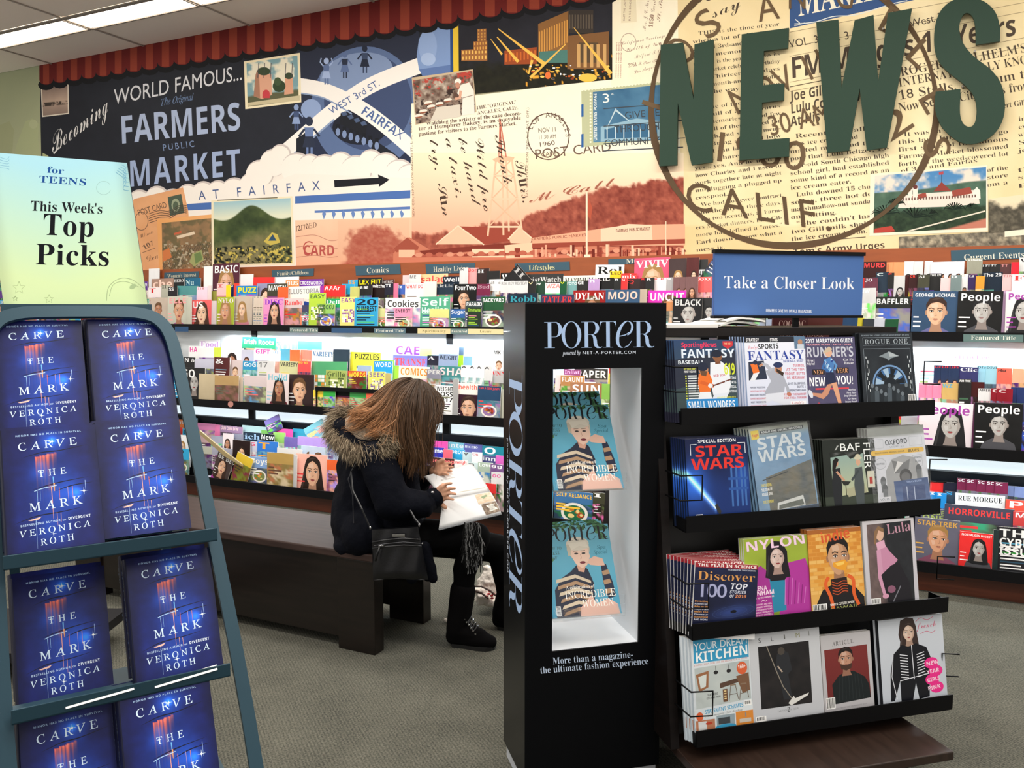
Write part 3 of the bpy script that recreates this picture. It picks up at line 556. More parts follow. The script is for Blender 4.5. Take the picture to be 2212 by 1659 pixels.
# chef photo
M.quad(Q(890, 168, 1022, 150, 1030, 242, 898, 270), 'c9b596')
def kitchen(a, b):
    X = a * 132; Y = b * 98; c = mixc('5b443a', 'd9cdbb', fbm(X, Y, 10, 51, 5) * 1.7 - .45); c[(fbm(X, Y, 7, 53) > .6) & (b < .4)] = hexc('b8473c'); c[(fbm(X, Y, 8, 55) > .62) & (b > .35)] = hexc('3a2c28'); return c
M.grid(Q(893, 174, 1021, 153, 1028, 243, 900, 268), 64, 50, kitchen)
M.poly(Q(996, 184, 1014, 178, 1024, 196, 1026, 246, 998, 250, 1000, 212, 988, 202), 'eee6da'); M.ell(990, 176, 7, 6, 'f2ebe0'); M.ell(989, 184, 5, 6, 'c58f78'); M.line(Q(996, 196, 994, 212, 984, 214), 6, 'd8a58c'); M.line(Q(1000, 212, 1022, 206), 1.5, '8a7b6c')
for x, y in ((915, 240), (932, 230), (950, 224), (925, 222), (968, 216), (905, 250)): M.ell(x, y, 9, 3.6, 'ece3d6', n=14, rot=-10); M.ell(x, y + 2, 8, 3, '9a5a40', n=12, rot=-10, a0=0, a1=180)
M.poly(Q(930, 262, 944, 232, 994, 226, 996, 252), 'd8cfc0')
# newspaper
NP = '51453a'
M.quad(Q(1706, -30, 2010, -60, 1990, -3, 1706, 62), '3a5788'); M.text('MARKET', 1724, 36, 1952, -14, 62, 'f1ead6', 'S', up=(-.05, -1)); M.curve(Q(1716, 52, 1760, 48, 1800, 36, 1850, 32, 1930, 8, 1960, 2), 2, 'dfe3e0'); M.curve(Q(1718, 42, 1728, 52, 1716, 56, 1738, 50), 2, 'dfe3e0')
M.text('BUYSY', 1500, 8, 1600, -14, 40, NP, 'S'); M.text('say', 1540, 40, 1604, 14, 26, NP, 'c')
for y in (0, 32, 52, 108, 128): M.line([(1706, y + 70), (2212, y - 26)], 1.1, '9a8768')
M.text('VOL. 3', 1706, 104, 1770, 92, 17, NP, 's'); M.text('. 3', 1812, 88, 1836, 84, 17, NP, 's'); M.text('West 3rd', 1966, 60, 2060, 38, 17, NP, 's'); M.text('FM Merges 15 Years', 1708, 170, 2196, 76, 44, NP, 'b', up=(-.04, -1))
M.text("ROGER    WILHELM'S", 1946, 165, 2220, 112, 20, NP, 'r'); M.text('INTERNATIONALLY KNOWN', 1942, 188, 2260, 130, 19, NP, 'r'); M.text('18 Stalls, Museum to', 1942, 216, 2230, 166, 20, NP, 'r'); M.text('Now Selling City Gifts from', 1942, 242, 2230, 192, 20, NP, 'r')
M.text('by Robert Gillmore', 2120, 240, 2250, 222, 12, NP, 'r')
for k, tx in enumerate(('Joe Gill Says No', 'Lulu Counts To', 'At His Parlor')): M.text(tx, 1708, 218 + k * 28, 1872 - k * 14, 190 + k * 28, 21, NP, 'b', up=(-.03, -1))
M.line(Q(1706, 188, 1900, 150), 1.6, NP)
c1 = ('   THIS is the time of year', 'when a lot of old-timers', 'around 3rd-and-Fairfax get', 'those memories sort of', 'misty. It is the year celebrates its', 'that Market celebrated birthday', 'one. Thirteen birthdays', 'every month-and other folks', 'like the way of looking', 'back.', '   Some of those here are', 'just full of angled yarns', 'and memories. A good few', 'are full of them angled for', 'a laugh, and some of mem-', 'ory. Bring a friend how', 'we all can laugh with an', 'Early Sharey and some', 'yes... yes. And he used to', 'how Charley and I used to', 'work together late at night', 'un-plugging a plugged up', 'cesspool.', '   We had no sewer contract', 'with the city in those days.', '   On two occasions, at Farm-', 'ers Market dinners, Earl Gil-', 'more has defined a "mess."', "Earl doesn't know what a", 'mess is.', '   Charley does.', '   I do.')
def col(lines, x0, x1, y0, dy, h, sl, c=NP, st='r', full=24):
    for k, t in enumerate(lines):
        y = y0 + k * dy; ind = len(t) - len(t.lstrip()); t = t.strip(); fr = min(1.0, (len(t) + ind) / full)
        a = x0 + ind * 4 + k * .25; e = x0 + k * .25 + (x1 - x0) * (fr if fr < .86 else 1); M.text(t, a, y - (a - x0) * sl, e, y - (e - x0) * sl, h, c, st)
col(c1, 1497, 1684, 78, 16.1, 8.5, .12)
c2 = ('   Recently we all con-', 'veys ice cream and', 'malted milk. And the re-', 'port that Lulu Beltzer, 15-', 'year-old South Chicago high', 'school girl, had established', 'some kind of a record as an', 'ice cream eater.', '   Lulu downed 15 choc', 'sodas, three hot dogs a', 'marshmallow-nut sunda', 'one sitting.', "   \"She couldn't last thi", 'two Gill milk shakes," c', 'the ice cream baron.')
col(c2, 1706, 1920, 300, 15.8, 9.5, .11, full=26)
c3 = ('   It was in May and', 'this last July that the go', 'first signs of the famous', 'Farmers Market blossomed', 'forth on the weed-covered lot')
col(c3, 1940, 2178, 296, 16, 10, .10, full=26); M.text('of 3rd and Fairfax', 1946, 373, 2112, 350, 9, NP, 'r')
for x0, tx in ((2132, ('of the', 'store', 'om a')), (2198, ('the', 'sur', 'po'))):
    for k, t in enumerate(tx): M.text(t, x0, 372 + k * 16, x0 + 46, 366 + k * 16, 9.5, NP, 'r')
for k, t in enumerate(('inch', 'even', 'what', 'Sat', 'jest')): M.text(t, 2200, 262 + k * 17, 2236, 258 + k * 17, 10, NP, 'r')
M.line(Q(1712, 524, 1870, 512), 1.4, NP); M.text("Tom's Army Urges", 1714, 552, 1912, 536, 14, NP, 'b')
# hotel postcard
M.quad(Q(1880, 376, 2133, 357, 2134, 500, 1878, 510), 'eee4cc')
def hotel(a, b):
    X = a * 240; Y = b * 130; sky = mixc('4f86b8', 'e8d8c8', sstep(.4, .65, fbm(X, Y, 34, 61)) + .7 * sstep(.1, .4, b) * .5); hl = .30 - .08 * sstep(.3, .9, a); k = sstep(-.01, .01, b - hl)
    lan = mixc('3c5648', '5f7a66', fbm(X, Y, 20, 63)); c = sky * (1 - k[..., None]) + lan * k[..., None]; g_ = sstep(.6, .68, b + .1 * (fbm(X, Y, 12, 65) - .5)); c = c * (1 - g_[..., None]) + mixc('1c2820', '41563c', fbm(X, Y, 8, 66)) * g_[..., None]
    r_ = sstep(0, .03, b - (1.25 - .42 * a)); return c * (1 - r_[..., None]) + np.array(hexc('c07a66')) * r_[..., None]
M.grid(Q(1890, 380, 2130, 361, 2130, 492, 1887, 504), 110, 62, hotel)
M.poly(Q(1940, 450, 1944, 424, 1990, 418, 2056, 414, 2112, 410, 2116, 440, 2060, 446), 'e9d9cc'); M.poly(Q(2016, 414, 2034, 393, 2054, 412), '8e4038'); M.poly(Q(1968, 424, 2000, 416, 2002, 426, 1970, 434), '9a4a3e'); M.poly(Q(2056, 412, 2096, 404, 2100, 418, 2058, 426), '9a4a3e'); M.poly(Q(2100, 430, 2103, 412, 2110, 404, 2117, 412, 2118, 430), 'f0e4d8')
for x in (1966, 1977): M.rect(x - 5, 404, x + 5, 440, 'efe2d4'); M.ell(x, 404, 5, 5, '6a3a38', n=12); M.line(Q(x, 400, x, 388), 1, '444444')
M.line(Q(2034, 394, 2034, 372), 1.2, '3a3a3a'); M.quad(Q(2028, 372, 2038, 370, 2038, 377, 2028, 378), 'b34a50')
for i in range(26): M.rect(1950 + i * 6.2, 428 - i * .3, 1953 + i * 6.2, 434 - i * .3, '6d5148', up=i == 0)
for x, y, s_ in ((1914, 462, 26), (1975, 470, 30), (2062, 452, 20), (2006, 464, 18), (1936, 440, 16), (2100, 448, 12)):
    for k in range(11): a_ = R(190 + k * 16); M.line([(x, y), (x + s_ * math.cos(a_), y + s_ * .75 * math.sin(a_)), (x + s_ * 1.3 * math.cos(a_), y + s_ * .85 * math.sin(a_) + 6)], (3, 2.4, .6), random.choice(['1c2a22', '2c3d2e', '16211a']), up=k == 0)
M.poly(Q(1890, 494, 1926, 488, 1934, 500, 1888, 504), 'b4453a'); M.line(Q(1960, 500, 2128, 456), 3, 'e5d9c6')
# grey trees photos
def bw(a, b):
    X = a * 300; Y = b * 60; return mixc('3c3a36', 'c9bda0', 1.3 * fbm(X, Y, 8, 71, 5) - .15 + .2 * (b > .8))
M.grid(Q(1942, 512, 2230, 496, 2230, 560, 1942, 570), 110, 26, bw)
M.grid(Q(2135, 430, 2230, 418, 2230, 500, 2135, 504), 44, 40, lambda a, b: mixc('e8d9b8', '4a463c', sstep(-.1, .08, b - .35 + .5 * np.abs(a - .55) + .3 * (fbm(a * 90, b * 80, 14, 3) - .5)) * (.6 + .6 * fbm(a * 90, b * 80, 7, 5)))); M.quad(Q(2170, 500, 2230, 494, 2230, 506, 2170, 512), 'efe6cf')
# big brown postmark
BR = '5d4a36'
t_ = np.radians(np.linspace(-12, 348, 70)); rr = 1 + .012 * np.sin(t_ * 3 + 1); pts = np.stack([1712 + 308 * rr * np.cos(t_), 228 + 305 * rr * np.sin(t_)], 1)
M.line(pts, 12 + 3.5 * np.sin(t_ * 5), BR)
for tx, x0, y0, x1, y1, h, rt in (('LOS', 1482, 130, 1490, 130, 80, 0),): pass
for ch, x, y, h, an in (('L', 1440, 250, 60, -72), ('O', 1482, 148, 64, -55), ('S', 1528, 90, 62, -38), ('A', 1640, 48, 58, -10), ('N', 1700, 20, 56, 0), ('G', 1800, 14, 56, 10), ('E', 1890, 60, 60, 28), ('L', 1950, 120, 60, 42), ('E', 1980, 210, 60, 60), ('S', 1992, 300, 58, 80)):
    r_ = R(an); M.text(ch, x, y, x + .8 * h * math.cos(r_), y + .8 * h * math.sin(r_), h, '6b5740', 's')
for tx, x0, y0, x1, y1, h in (('NOV 11', 1590, 250, 1800, 150, 56), ('11 30 AM', 1600, 310, 1800, 262, 44), ('1960', 1528, 345, 1740, 370, 64), ('2', 1920, 310, 1980, 270, 60)): M.text(tx, x0, y0, x1, y1, h, '6b5740', 's')
M.text('CALIF.', 1482, 452, 1800, 500, 62, BR, 's', up=(-.1, -1), sp=.16)
# striped awning with scallops and its printed shade
TOP = lambda x: 145 - (x - 85) * .1895
n_sc = 31
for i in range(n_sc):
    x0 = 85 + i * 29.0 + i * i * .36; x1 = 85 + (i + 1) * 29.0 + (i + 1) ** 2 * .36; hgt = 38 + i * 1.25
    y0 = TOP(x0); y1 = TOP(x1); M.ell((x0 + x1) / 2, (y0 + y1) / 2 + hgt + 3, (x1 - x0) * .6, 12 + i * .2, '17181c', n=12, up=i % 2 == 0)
for i in range(n_sc):
    x0 = 85 + i * 29.0 + i * i * .36; x1 = 85 + (i + 1) * 29.0 + (i + 1) ** 2 * .36; hgt = 30 + i * 1.25; y0 = TOP(x0); y1 = TOP(x1); xm = (x0 + x1) / 2; ym = (y0 + y1) / 2; q = (x1 - x0) / 4
    M.ell(xm, ym + hgt, (x1 - x0) / 2, 11 + i * .2, '6e2220', n=14, up=i == 0, a0=0, a1=180); M.quad([(x0, y0 - 6), (x1, y1 - 6), (x1, y1 + hgt + (y0 - y1) * .5), (x0, y0 + hgt - (y0 - y1) * .5)], '6e2220')
    M.quad([(xm - q * .9, ym - 6), (xm + q * .9, ym - 8), (xm + q * .9, ym + hgt + 9 + i * .18), (xm - q * .9, ym + hgt + 9 + i * .18)], '94402f')
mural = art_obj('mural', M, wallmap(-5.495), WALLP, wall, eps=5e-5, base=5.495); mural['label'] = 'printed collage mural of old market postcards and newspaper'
# ------------------------------------------------------------------ raised green letters
green = mat('green_letter', '223c2e', .55, spec=.25)
NL = -5.44
def letter(ch, shape, label):
    u0, z0 = onp(sum(p[0] for p in shape) / len(shape), max(p[1] for p in shape), YW, NL); P = []
    for p in shape: u, z = onp(p[0], p[1], YW, NL); P.append((u - u0, z - z0))
    t = thing('sign_letter', label, 'sign letter', YW, uv3(YW, u0, NL, z0), 'raised green letters on the mural')
    T = [tuple(x) for x in tessellate_polygon([[Vector((p[0], p[1], 0)) for p in P]])]; n = len(P)
    V = [(p[0], 0, p[1]) for p in P] + [(p[0], .022, p[1]) for p in P]
    F = list(T) + [tuple(i + n for i in f[::-1]) for f in T] + [(i, (i + 1) % n, n + (i + 1) % n, n + i) for i in range(n)]
    me = bpy.data.meshes.new('letter_face'); me.from_pydata(V, [], F); me.materials.append(green); me.update(); link(bpy.data.objects.new('letter_face', me), t)
    for k in (0, len(P) // 2):
        cx_ = P[k][0] * .8; cz = P[k][1] * .8 + max(p[1] for p in P) * .1; MB().tube([(cx_, .02, cz), (cx_, .055, cz)], .006, 8).build('stand_off', frame_m, t)
letter('N', Q(1427, 97, 1475, 92, 1498, 215, 1500, 96, 1541, 85, 1539, 350, 1494, 357, 1464, 222, 1462, 357, 1424, 359), 'raised green letter N, first of the four on the mural')
letter('E', Q(1602, 74, 1704, 60, 1702, 104, 1650, 110, 1648, 184, 1694, 180, 1693, 216, 1646, 222, 1645, 302, 1705, 298, 1704, 338, 1597, 346), 'raised green letter E, between the N and the W')
letter('W', Q(1763, 48, 1811, 42, 1818, 190, 1846, 44, 1887, 32, 1897, 176, 1918, 28, 1970, 18, 1916, 318, 1872, 325, 1857, 190, 1834, 325, 1787, 330), 'raised green letter W, third of the four on the mural')
def s_curve():
    P = np.array(Q(2135, 92, 2137, 60, 2118, 22, 2090, 20, 2062, 40, 2052, 76, 2066, 120, 2106, 165, 2132, 200, 2146, 245, 2134, 280, 2100, 292, 2064, 276, 2044, 236, 2042, 196), float)
    return P
S_out = [(2108, 97), (2107, 60), (2102, 38), (2090, 28), (2078, 36), (2072, 62), (2080, 92), (2104, 122), (2140, 150), (2163, 182), (2171, 225), (2165, 262), (2144, 292), (2108, 310), (2072, 306), (2036, 276), (2020, 236), (2021, 198), (2075, 192), (2074, 246), (2082, 268), (2096, 274), (2106, 264), (2110, 238), (2104, 208), (2082, 182), (2042, 150), (2022, 118), (2018, 72), (2028, 30), (2052, 4), (2086, -6), (2124, 2), (2150, 26), (2160, 60), (2160, 89)]
def rounded(P, n):
    P = np.array(P, float); P = np.vstack([2 * P[0] - P[1], P, 2 * P[-1] - P[-2]]); out = []
    for i in range(1, len(P) - 2):
        a, b, c, d = P[i - 1:i + 3]
        for k in range(n): f = k / n; out.append(tuple(.5 * (2*b + (c - a)*f + (2*a - 5*b + 4*c - d)*f*f + (3*b - a - 3*c + d)*f**3)))
    return out + [tuple(P[-2])]
S_out = rounded(S_out[:18], 4) + rounded(S_out[18:], 4)
letter('S', S_out, 'raised green letter S, last of the four on the mural')
# ================================================================== long wall rack
black = mat('black_board', '08080b', .5, spec=.2); dkblue = mat('slate_board', '191f26', .5); wood = mat('brown_laminate', '5a2c1b', .4, noise=(3, .25, (1, 1, 14)))
brown = mat('brown_fascia', '9a4f26', .6, noise=(4, .12, (1, 1, 6))); glow = mat('light_panel', 'f2f8fa', .5, emit=('dff0f8', .9)); whiteb = mat('white_back_panel', 'e8eef0', .5)
RU, RN = -3.0, -4.85
rack = thing('magazine_rack', 'long dark wall rack filled with magazines under the mural', 'magazine rack', YW, uv3(YW, RU, RN))
XA, XB = -5.6, 5.4
MB().box(XA, XB, 0, .62, 0, .10).box(XA, XB, -.01, .62, .10, .122).build('base', wood, rack)
MB().prism([(-.07, .118), (-.07, .175), (-.055, .175), (-.055, .132), (.5, .132), (.5, .118)], XA, XB, 'x').build('bottom_shelf', black, rack)
MB().prism([(.5, .12), (.34, .45), (.30, .60), (.36, .60), (.42, .45), (.6, .12)], XA, XB, 'x').build('lower_back_panel', dkblue, rack)
MB().prism([(.03, .72), (.03, .78), (.045, .78), (.045, .735), (.55, .735), (.55, .72)], XA, XB, 'x').build('middle_shelf', black, rack)
MB().box(XA, XB, .40, .42, .735, 1.32).build('middle_back_panel', whiteb, rack)
MB().prism([(.30, 1.325), (.30, 1.375), (.315, 1.375), (.315, 1.34), (.6, 1.34), (.6, 1.325)], XA, XB, 'x').build('top_shelf', black, rack)
MB().prism([(.60, 1.34), (.60, 1.80), (.62, 1.80), (.62, 1.34)], XA, XB, 'x').build('top_back_panel', black, rack)
MB().box(XA, XB, .585, .64, 1.66, 1.857).build('fascia', brown, rack)
for y, z0, z1 in ((.40, 1.34, 1.46), (.46, 1.34, 1.52)): MB().box(XA, XB, y, y + .006, z0, z1).build('riser', black, rack)
for y, z0, z1 in ((.20, .735, .83), (.27, .735, .90), (.33, .735, .96)): MB().box(XA, XB, y, y + .004, z0, z1).build('riser', mat('clear_riser', 'c8d4d8', .3), rack)
for y, z0, z1 in ((.08, .132, .20), (.15, .132, .27), (.22, .132, .34)): MB().box(XA, XB, y, y + .005, z0, z1).build('riser', black, rack)
posts = [onp(548, 890, YW, -5.21)[0] - RU, onp(968, 925, YW, -5.21)[0] - RU]; dp = posts[1] - posts[0]
pu = [posts[0] - 2 * dp, posts[0] - dp, posts[0], posts[1], posts[1] + dp, posts[1] + 2 * dp, posts[1] + 3 * dp]
for k, u in enumerate(pu):
    if XA < u < XB: MB().box(u - .03, u + .03, .33, .41, .58, .735).box(u - .025, u + .025, .385, .40, .735, 1.325).build('upright', black, rack)
    if k < len(pu) - 1: MB().box(max(u + .03, XA), min(pu[k + 1] - .03, XB), .35, .37, .60, .69).build('light_panel', glow, rack)
def rack_art(name, art, n, eps=6e-5, m=PAPER): return art_obj(name, art, wallmap(n, RU), m, rack, eps, base=-(n - RN))
def sign(q, txt, tq, h, bg, c, st='r', n=-5.4305):
    a = Art(); a.quad(q, bg); a.text(txt, *tq, h, c, st); o = rack_art('category_sign', a, n - .0005)
    P = [onp(x, y, YW, n) for x, y in q]; b_ = MB().prism([(u - RU, z) for u, z in P], -(n - RN) + .0005, -(n - RN) + .004); s = b_.build('sign_board', mat('sign_back', '33485a', .6), o)
SB = '45606f'
sign(Q(355, 589, 430, 586, 429, 604, 354, 606), "Women's Interest", (362, 600, 424, 597), 8, SB, 'd9d0b4')
sign(Q(587, 584, 678, 580, 677, 596, 588, 599), 'Family/Children', (598, 595, 667, 592), 8, SB, 'e0d8bd')
sign(Q(767, 574, 864, 571, 866, 592, 769, 595), 'Comics', (792, 590, 840, 588), 12, SB, 'e6dfca')
sign(Q(919, 571, 1026, 568, 1026, 589, 921, 592), 'Healthy Living', (936, 587, 1012, 584), 11, SB, 'e0d8c0')
sign(Q(1112, 569, 1230, 565, 1231, 584, 1113, 588), 'Lifestyles', (1142, 584, 1199, 582), 11, SB, 'e4dca4')
sign(Q(1314, 560, 1440, 556, 1440, 566, 1314, 572), 'Music', (1352, 569, 1400, 567), 10, SB, 'e6dfca')
sign(Q(2054, 541, 2230, 534, 2230, 558, 2055, 564), 'Current Events', (2082, 563, 2214, 556), 14, SB, 'efe8d6')
def lip(x0, x1, y, txt, bg, c, h=8, slope=.011, ht=11):
    a = Art(); a.quad([(x0, y), (x1, y + (x1-x0) * slope), (x1, y + ht + (x1-x0) * slope), (x0, y + ht)], bg)
    if txt: m_ = (x0 + x1) / 2; w = len(txt) * h * .27; a.text(txt, m_ - w, y + ht * .72, m_ + w, y + ht * .72 + 2 * w * slope, h * .72, c, 'r')
    rack_art('shelf_label', a, -5.1485)
for x0, x1, t, bg, c in ((626, 687, 'Featured Title', '6f8583', 'e8e8dc'), (808, 876, 'Featured Title', '5c7480', 'e8e8dc'), (902, 973, 'Spirituality', 'e3d3a0', '8a7c4c'), (973, 1011, 'Featured', '6f8583', 'e8e8dc'), (1011, 1087, 'Luxury', 'e8d9a6', '8a7c4c')): lip(x0, x1, 706 + (x0 - 465) * .008, t, bg, c, 8)
for x0, x1 in ((378, 407), (716, 782)): lip(x0, x1, 706 + (x0 - 465) * .008, '', '3b5a80', 'fff')
lip(2081, 2211, 722, 'Featured Title', '67807d', 'f0efe2', 13, .01, 16)
a = Art(); a.ell(498, 873, 6, 6.5, 'c98f84', n=20); rack_art('round_sticker', a, -4.8785)
# ------------------------------------------------------------------ small covers on the wall rack
def face(a, cx, cy, s, sk, hr, look=0, longh=False, male=False):
    """a printed head of height s with a shaded side"""
    sk = np.asarray(hexc(sk)); hr = np.asarray(hexc(hr)); d = mixc(sk, '3a1a10', .30); l = mixc(sk, 'ffffff', .22); hl = mixc(hr, 'ffffff', .10)
    O = lambda pts, c, up=True: a.poly([(cx + x * s, cy + y * s) for x, y in pts], c, up)
    if longh: O([(-.36, -.30), (-.28, -.50), (-.08, -.62), (.16, -.60), (.34, -.44), (.42, -.10), (.50, .40), (.56, .95), (.30, 1.0), (-.30, 1.0), (-.58, .90), (-.50, .40), (-.43, .0)], hr); O([(-.40, -.1), (-.34, -.3), (-.38, .3), (-.46, .85), (-.52, .8), (-.46, .3)], hl)
    O([(-.15, .25), (.17, .25), (.19, .62), (.26, .8), (-.24, .8), (-.18, .62)], d)
    if not longh:
        for e in (-1, 1): a.ell(cx + e * s * .345, cy + s * .02, s * .05, s * .10, d, n=10, up=e < 0)
    O([(-.32, -.24), (-.27, -.40), (-.12, -.49), (.10, -.49), (.26, -.40), (.32, -.24), (.335, -.02), (.30, .17), (.22, .34), (.10, .47), (0, .50), (-.10, .47), (-.22, .34), (-.30, .17), (-.335, -.02)], sk)
    O([(-.20, -.32), (.02, -.36), (.06, -.20), (-.16, -.16)], l); O([(-.24, .04), (-.10, .04), (-.08, .18), (-.18, .24)], l, False)
    O([(.14, -.38), (.26, -.38), (.33, -.2), (.33, .05), (.29, .2), (.2, .36), (.06, .49), (.10, .38), (.20, .22), (.23, .0), (.20, -.2)], mixc(sk, d, .55))
    o = look
    for e in (-1, 1):
        x = o + e * .15; O([(x - .09, -.03), (x, -.085), (x + .09, -.03), (x, .02)], mixc(sk, d, .6), e < 0); a.ell(cx + x * s, cy - s * .03, s * .062, s * .030, 'ece6e0', n=12, up=False); a.ell(cx + x * s, cy - s * .032, s * .032, s * .033, '2a1e1a', n=10, up=False)
        a.line([(cx + (x - .085) * s, cy - .05 * s), (cx + x * s, cy - .078 * s), (cx + (x + .085) * s, cy - .045 * s)], s * .02, '1e1614', e < 0); a.line([(cx + (x - .10) * s, cy - .125 * s), (cx + (x - .01) * s, cy - .16 * s), (cx + (x + .10) * s, cy - .12 * s)], s * (.034 if male else .024), mixc(hr, d, .3), False)
    O([(o + .0, -.04), (o + .035, .08), (o + .06, .13), (o + .0, .16), (o - .05, .135), (o + .01, .11)], mixc(sk, d, .65)); lip = '9c4446' if not male else tuple(mixc(sk, '7c3030', .4))
    O([(o * .8 - .11, .27), (o * .8 - .03, .245), (o * .8, .255), (o * .8 + .03, .245), (o * .8 + .11, .27), (o * .8, .285)], mixc(lip, '200808', .25)); O([(o * .8 - .10, .275), (o * .8 + .10, .275), (o * .8 + .04, .325), (o * .8 - .04, .325)], lip, False)
    if longh: O([(-.36, .25), (-.38, -.2), (-.30, -.46), (-.06, -.60), (.18, -.58), (.34, -.42), (.38, -.1), (.37, .3), (.31, -.05), (.24, -.28), (.04, -.42), (-.02, -.44), (-.18, -.34), (-.29, -.12), (-.32, .1)], hr)
    else: O([(-.35, -.05), (-.37, -.3), (-.26, -.52), (-.04, -.60), (.2, -.57), (.35, -.38), (.36, -.05), (.30, -.22), (.22, -.33), (.02, -.40), (-.2, -.34), (-.29, -.22)], hr)
    O([(-.2, -.48), (.0, -.57), (.16, -.54), (.04, -.50)], hl)
def motif(a, k, H, bg, tc, rnd):
    import colorsys
    c = lambda: colorsys.hsv_to_rgb(rnd.random(), rnd.uniform(.25, .75), rnd.uniform(.35, .95)); S_ = ['e8b896', 'd9a07e', 'f0c8a8', 'b98060', 'e2b090']
    sd = int(rnd.random() * 90)
    if k in 'pPmM':
        sk, hr, cl_ = (rnd.choice(S_), rnd.choice(['2a1c16', '6b4a2c', 'a8804a', '3c2820', '4a2a1c']), c()) if k in 'pm' else ('b9b6b2', '202022', (.3, .3, .32))
        s_ = rnd.uniform(48, 78); cx = 52 + rnd.uniform(-10, 12); cy = H * .30 + s_ * .28; w_ = s_ * .8
        a.poly([(cx - w_, H), (cx - w_ * .8, cy + s_ * .85), (cx - s_ * .2, cy + s_ * .6), (cx + s_ * .2, cy + s_ * .6), (cx + w_ * .8, cy + s_ * .85), (cx + w_, H)], cl_); face(a, cx, cy, s_, sk, hr, rnd.uniform(-.06, .06), k in 'pP' and rnd.random() < .75, k in 'mM')
        for p in range(3): y = H * (.55 + p * .1); a.rect(4, y, 4 + rnd.uniform(12, 26), y + 3.4, tc, up=p == 0)
    elif k == 't':
        for i in range(9): y = H * .34 + i * H * .068; a.rect(10, y, 10 + rnd.uniform(35, 78), y + H * .03, tc if i % 3 else c(), up=i == 0)
    elif k == 'g':
        for i in range(8):
            for j in range(8):
                if rnd.random() < .75: a.rect(14 + i * 9, H * .38 + j * 8, 22 + i * 9, H * .38 + j * 8 + 7, rnd.choice(['ffffff', tc, 'fff8d0']), up=i + j == 0)
    elif k in 'fb':
        A_, B_, C_ = c(), mixc(bg, c(), .6), mixc(bg, '1a1410' if rnd.random() < .4 else 'f4ece0', .55); H0 = H * rnd.uniform(.26, .36) if k == 'b' else H * .4
        def ph(p, q):
            n1 = fbm(p * 100, q * 100, 34, sd, 3); n2 = fbm(p * 100, q * 100, 18, sd + 3, 3); v = mixc(B_, C_, sstep(.42, .58, n1)); e = sstep(.56, .64, n2)[..., None]; return v * (1 - e) + np.array(A_) * e
        a.grid([(0, H0), (100, H0), (100, H), (0, H)], 12, 12, ph)
        if k == 'f':
            cy = H * .70; a.ell(52, cy, 34, 24, 'f2ece2', n=22); a.ell(52, cy, 27, 18, A_, n=18)
            for i in range(12): a.ell(52 + rnd.uniform(-18, 18), cy + rnd.uniform(-10, 10), rnd.uniform(4, 9), rnd.uniform(3, 6), rnd.choice(['c8762e', 'e0a848', '7a3a20', '6a9438', 'b8402c', 'f0d890']), n=9, up=i % 3 == 0)
        for i in range(3): y = H * (.42 + i * .09); a.rect(6, y, 6 + rnd.uniform(20, 60), y + 4, tc, up=i == 0)
def small_cover(bg, title, tc, k, H, seed, band=None):
    rnd = random.Random(seed); a = Art(); c = np.array(hexc(bg))
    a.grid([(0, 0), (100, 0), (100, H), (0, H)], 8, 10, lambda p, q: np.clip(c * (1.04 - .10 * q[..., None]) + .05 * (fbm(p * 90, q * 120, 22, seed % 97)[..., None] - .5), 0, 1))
    if band: a.rect(0, 0, 100, 30, band)
    motif(a, k, H, bg, tc, rnd)
    if title:
        n = len(title); hh = min(20, 112 / max(n, 3)) if n > 3 else 24
        if k == 't' and n > 8:
            ws = title.split(); y = 6
            for w_ in ws: h_ = min(20, 120 / len(w_)); a.text(w_, 6, y + h_, 94, y + h_, h_, tc, 'b'); y += h_ + 4
        else: a.text(title, 5, 6 + hh, 95 if n > 2 else 60, 6 + hh, hh, tc, rnd.choice('bbbS'))
    return a
SEGS = [(440, "under Women's Interest sign"), (700, 'near Family/Children sign'), (880, 'under Comics sign'), (1095, 'near Healthy Living sign'), (1300, 'around Lifestyles sign'), (1600, 'left of blue board'), (1985, 'right of blue board'), (9999, 'below Current Events sign')]
COUNT = {}; SCORE = {}
ROWS = []
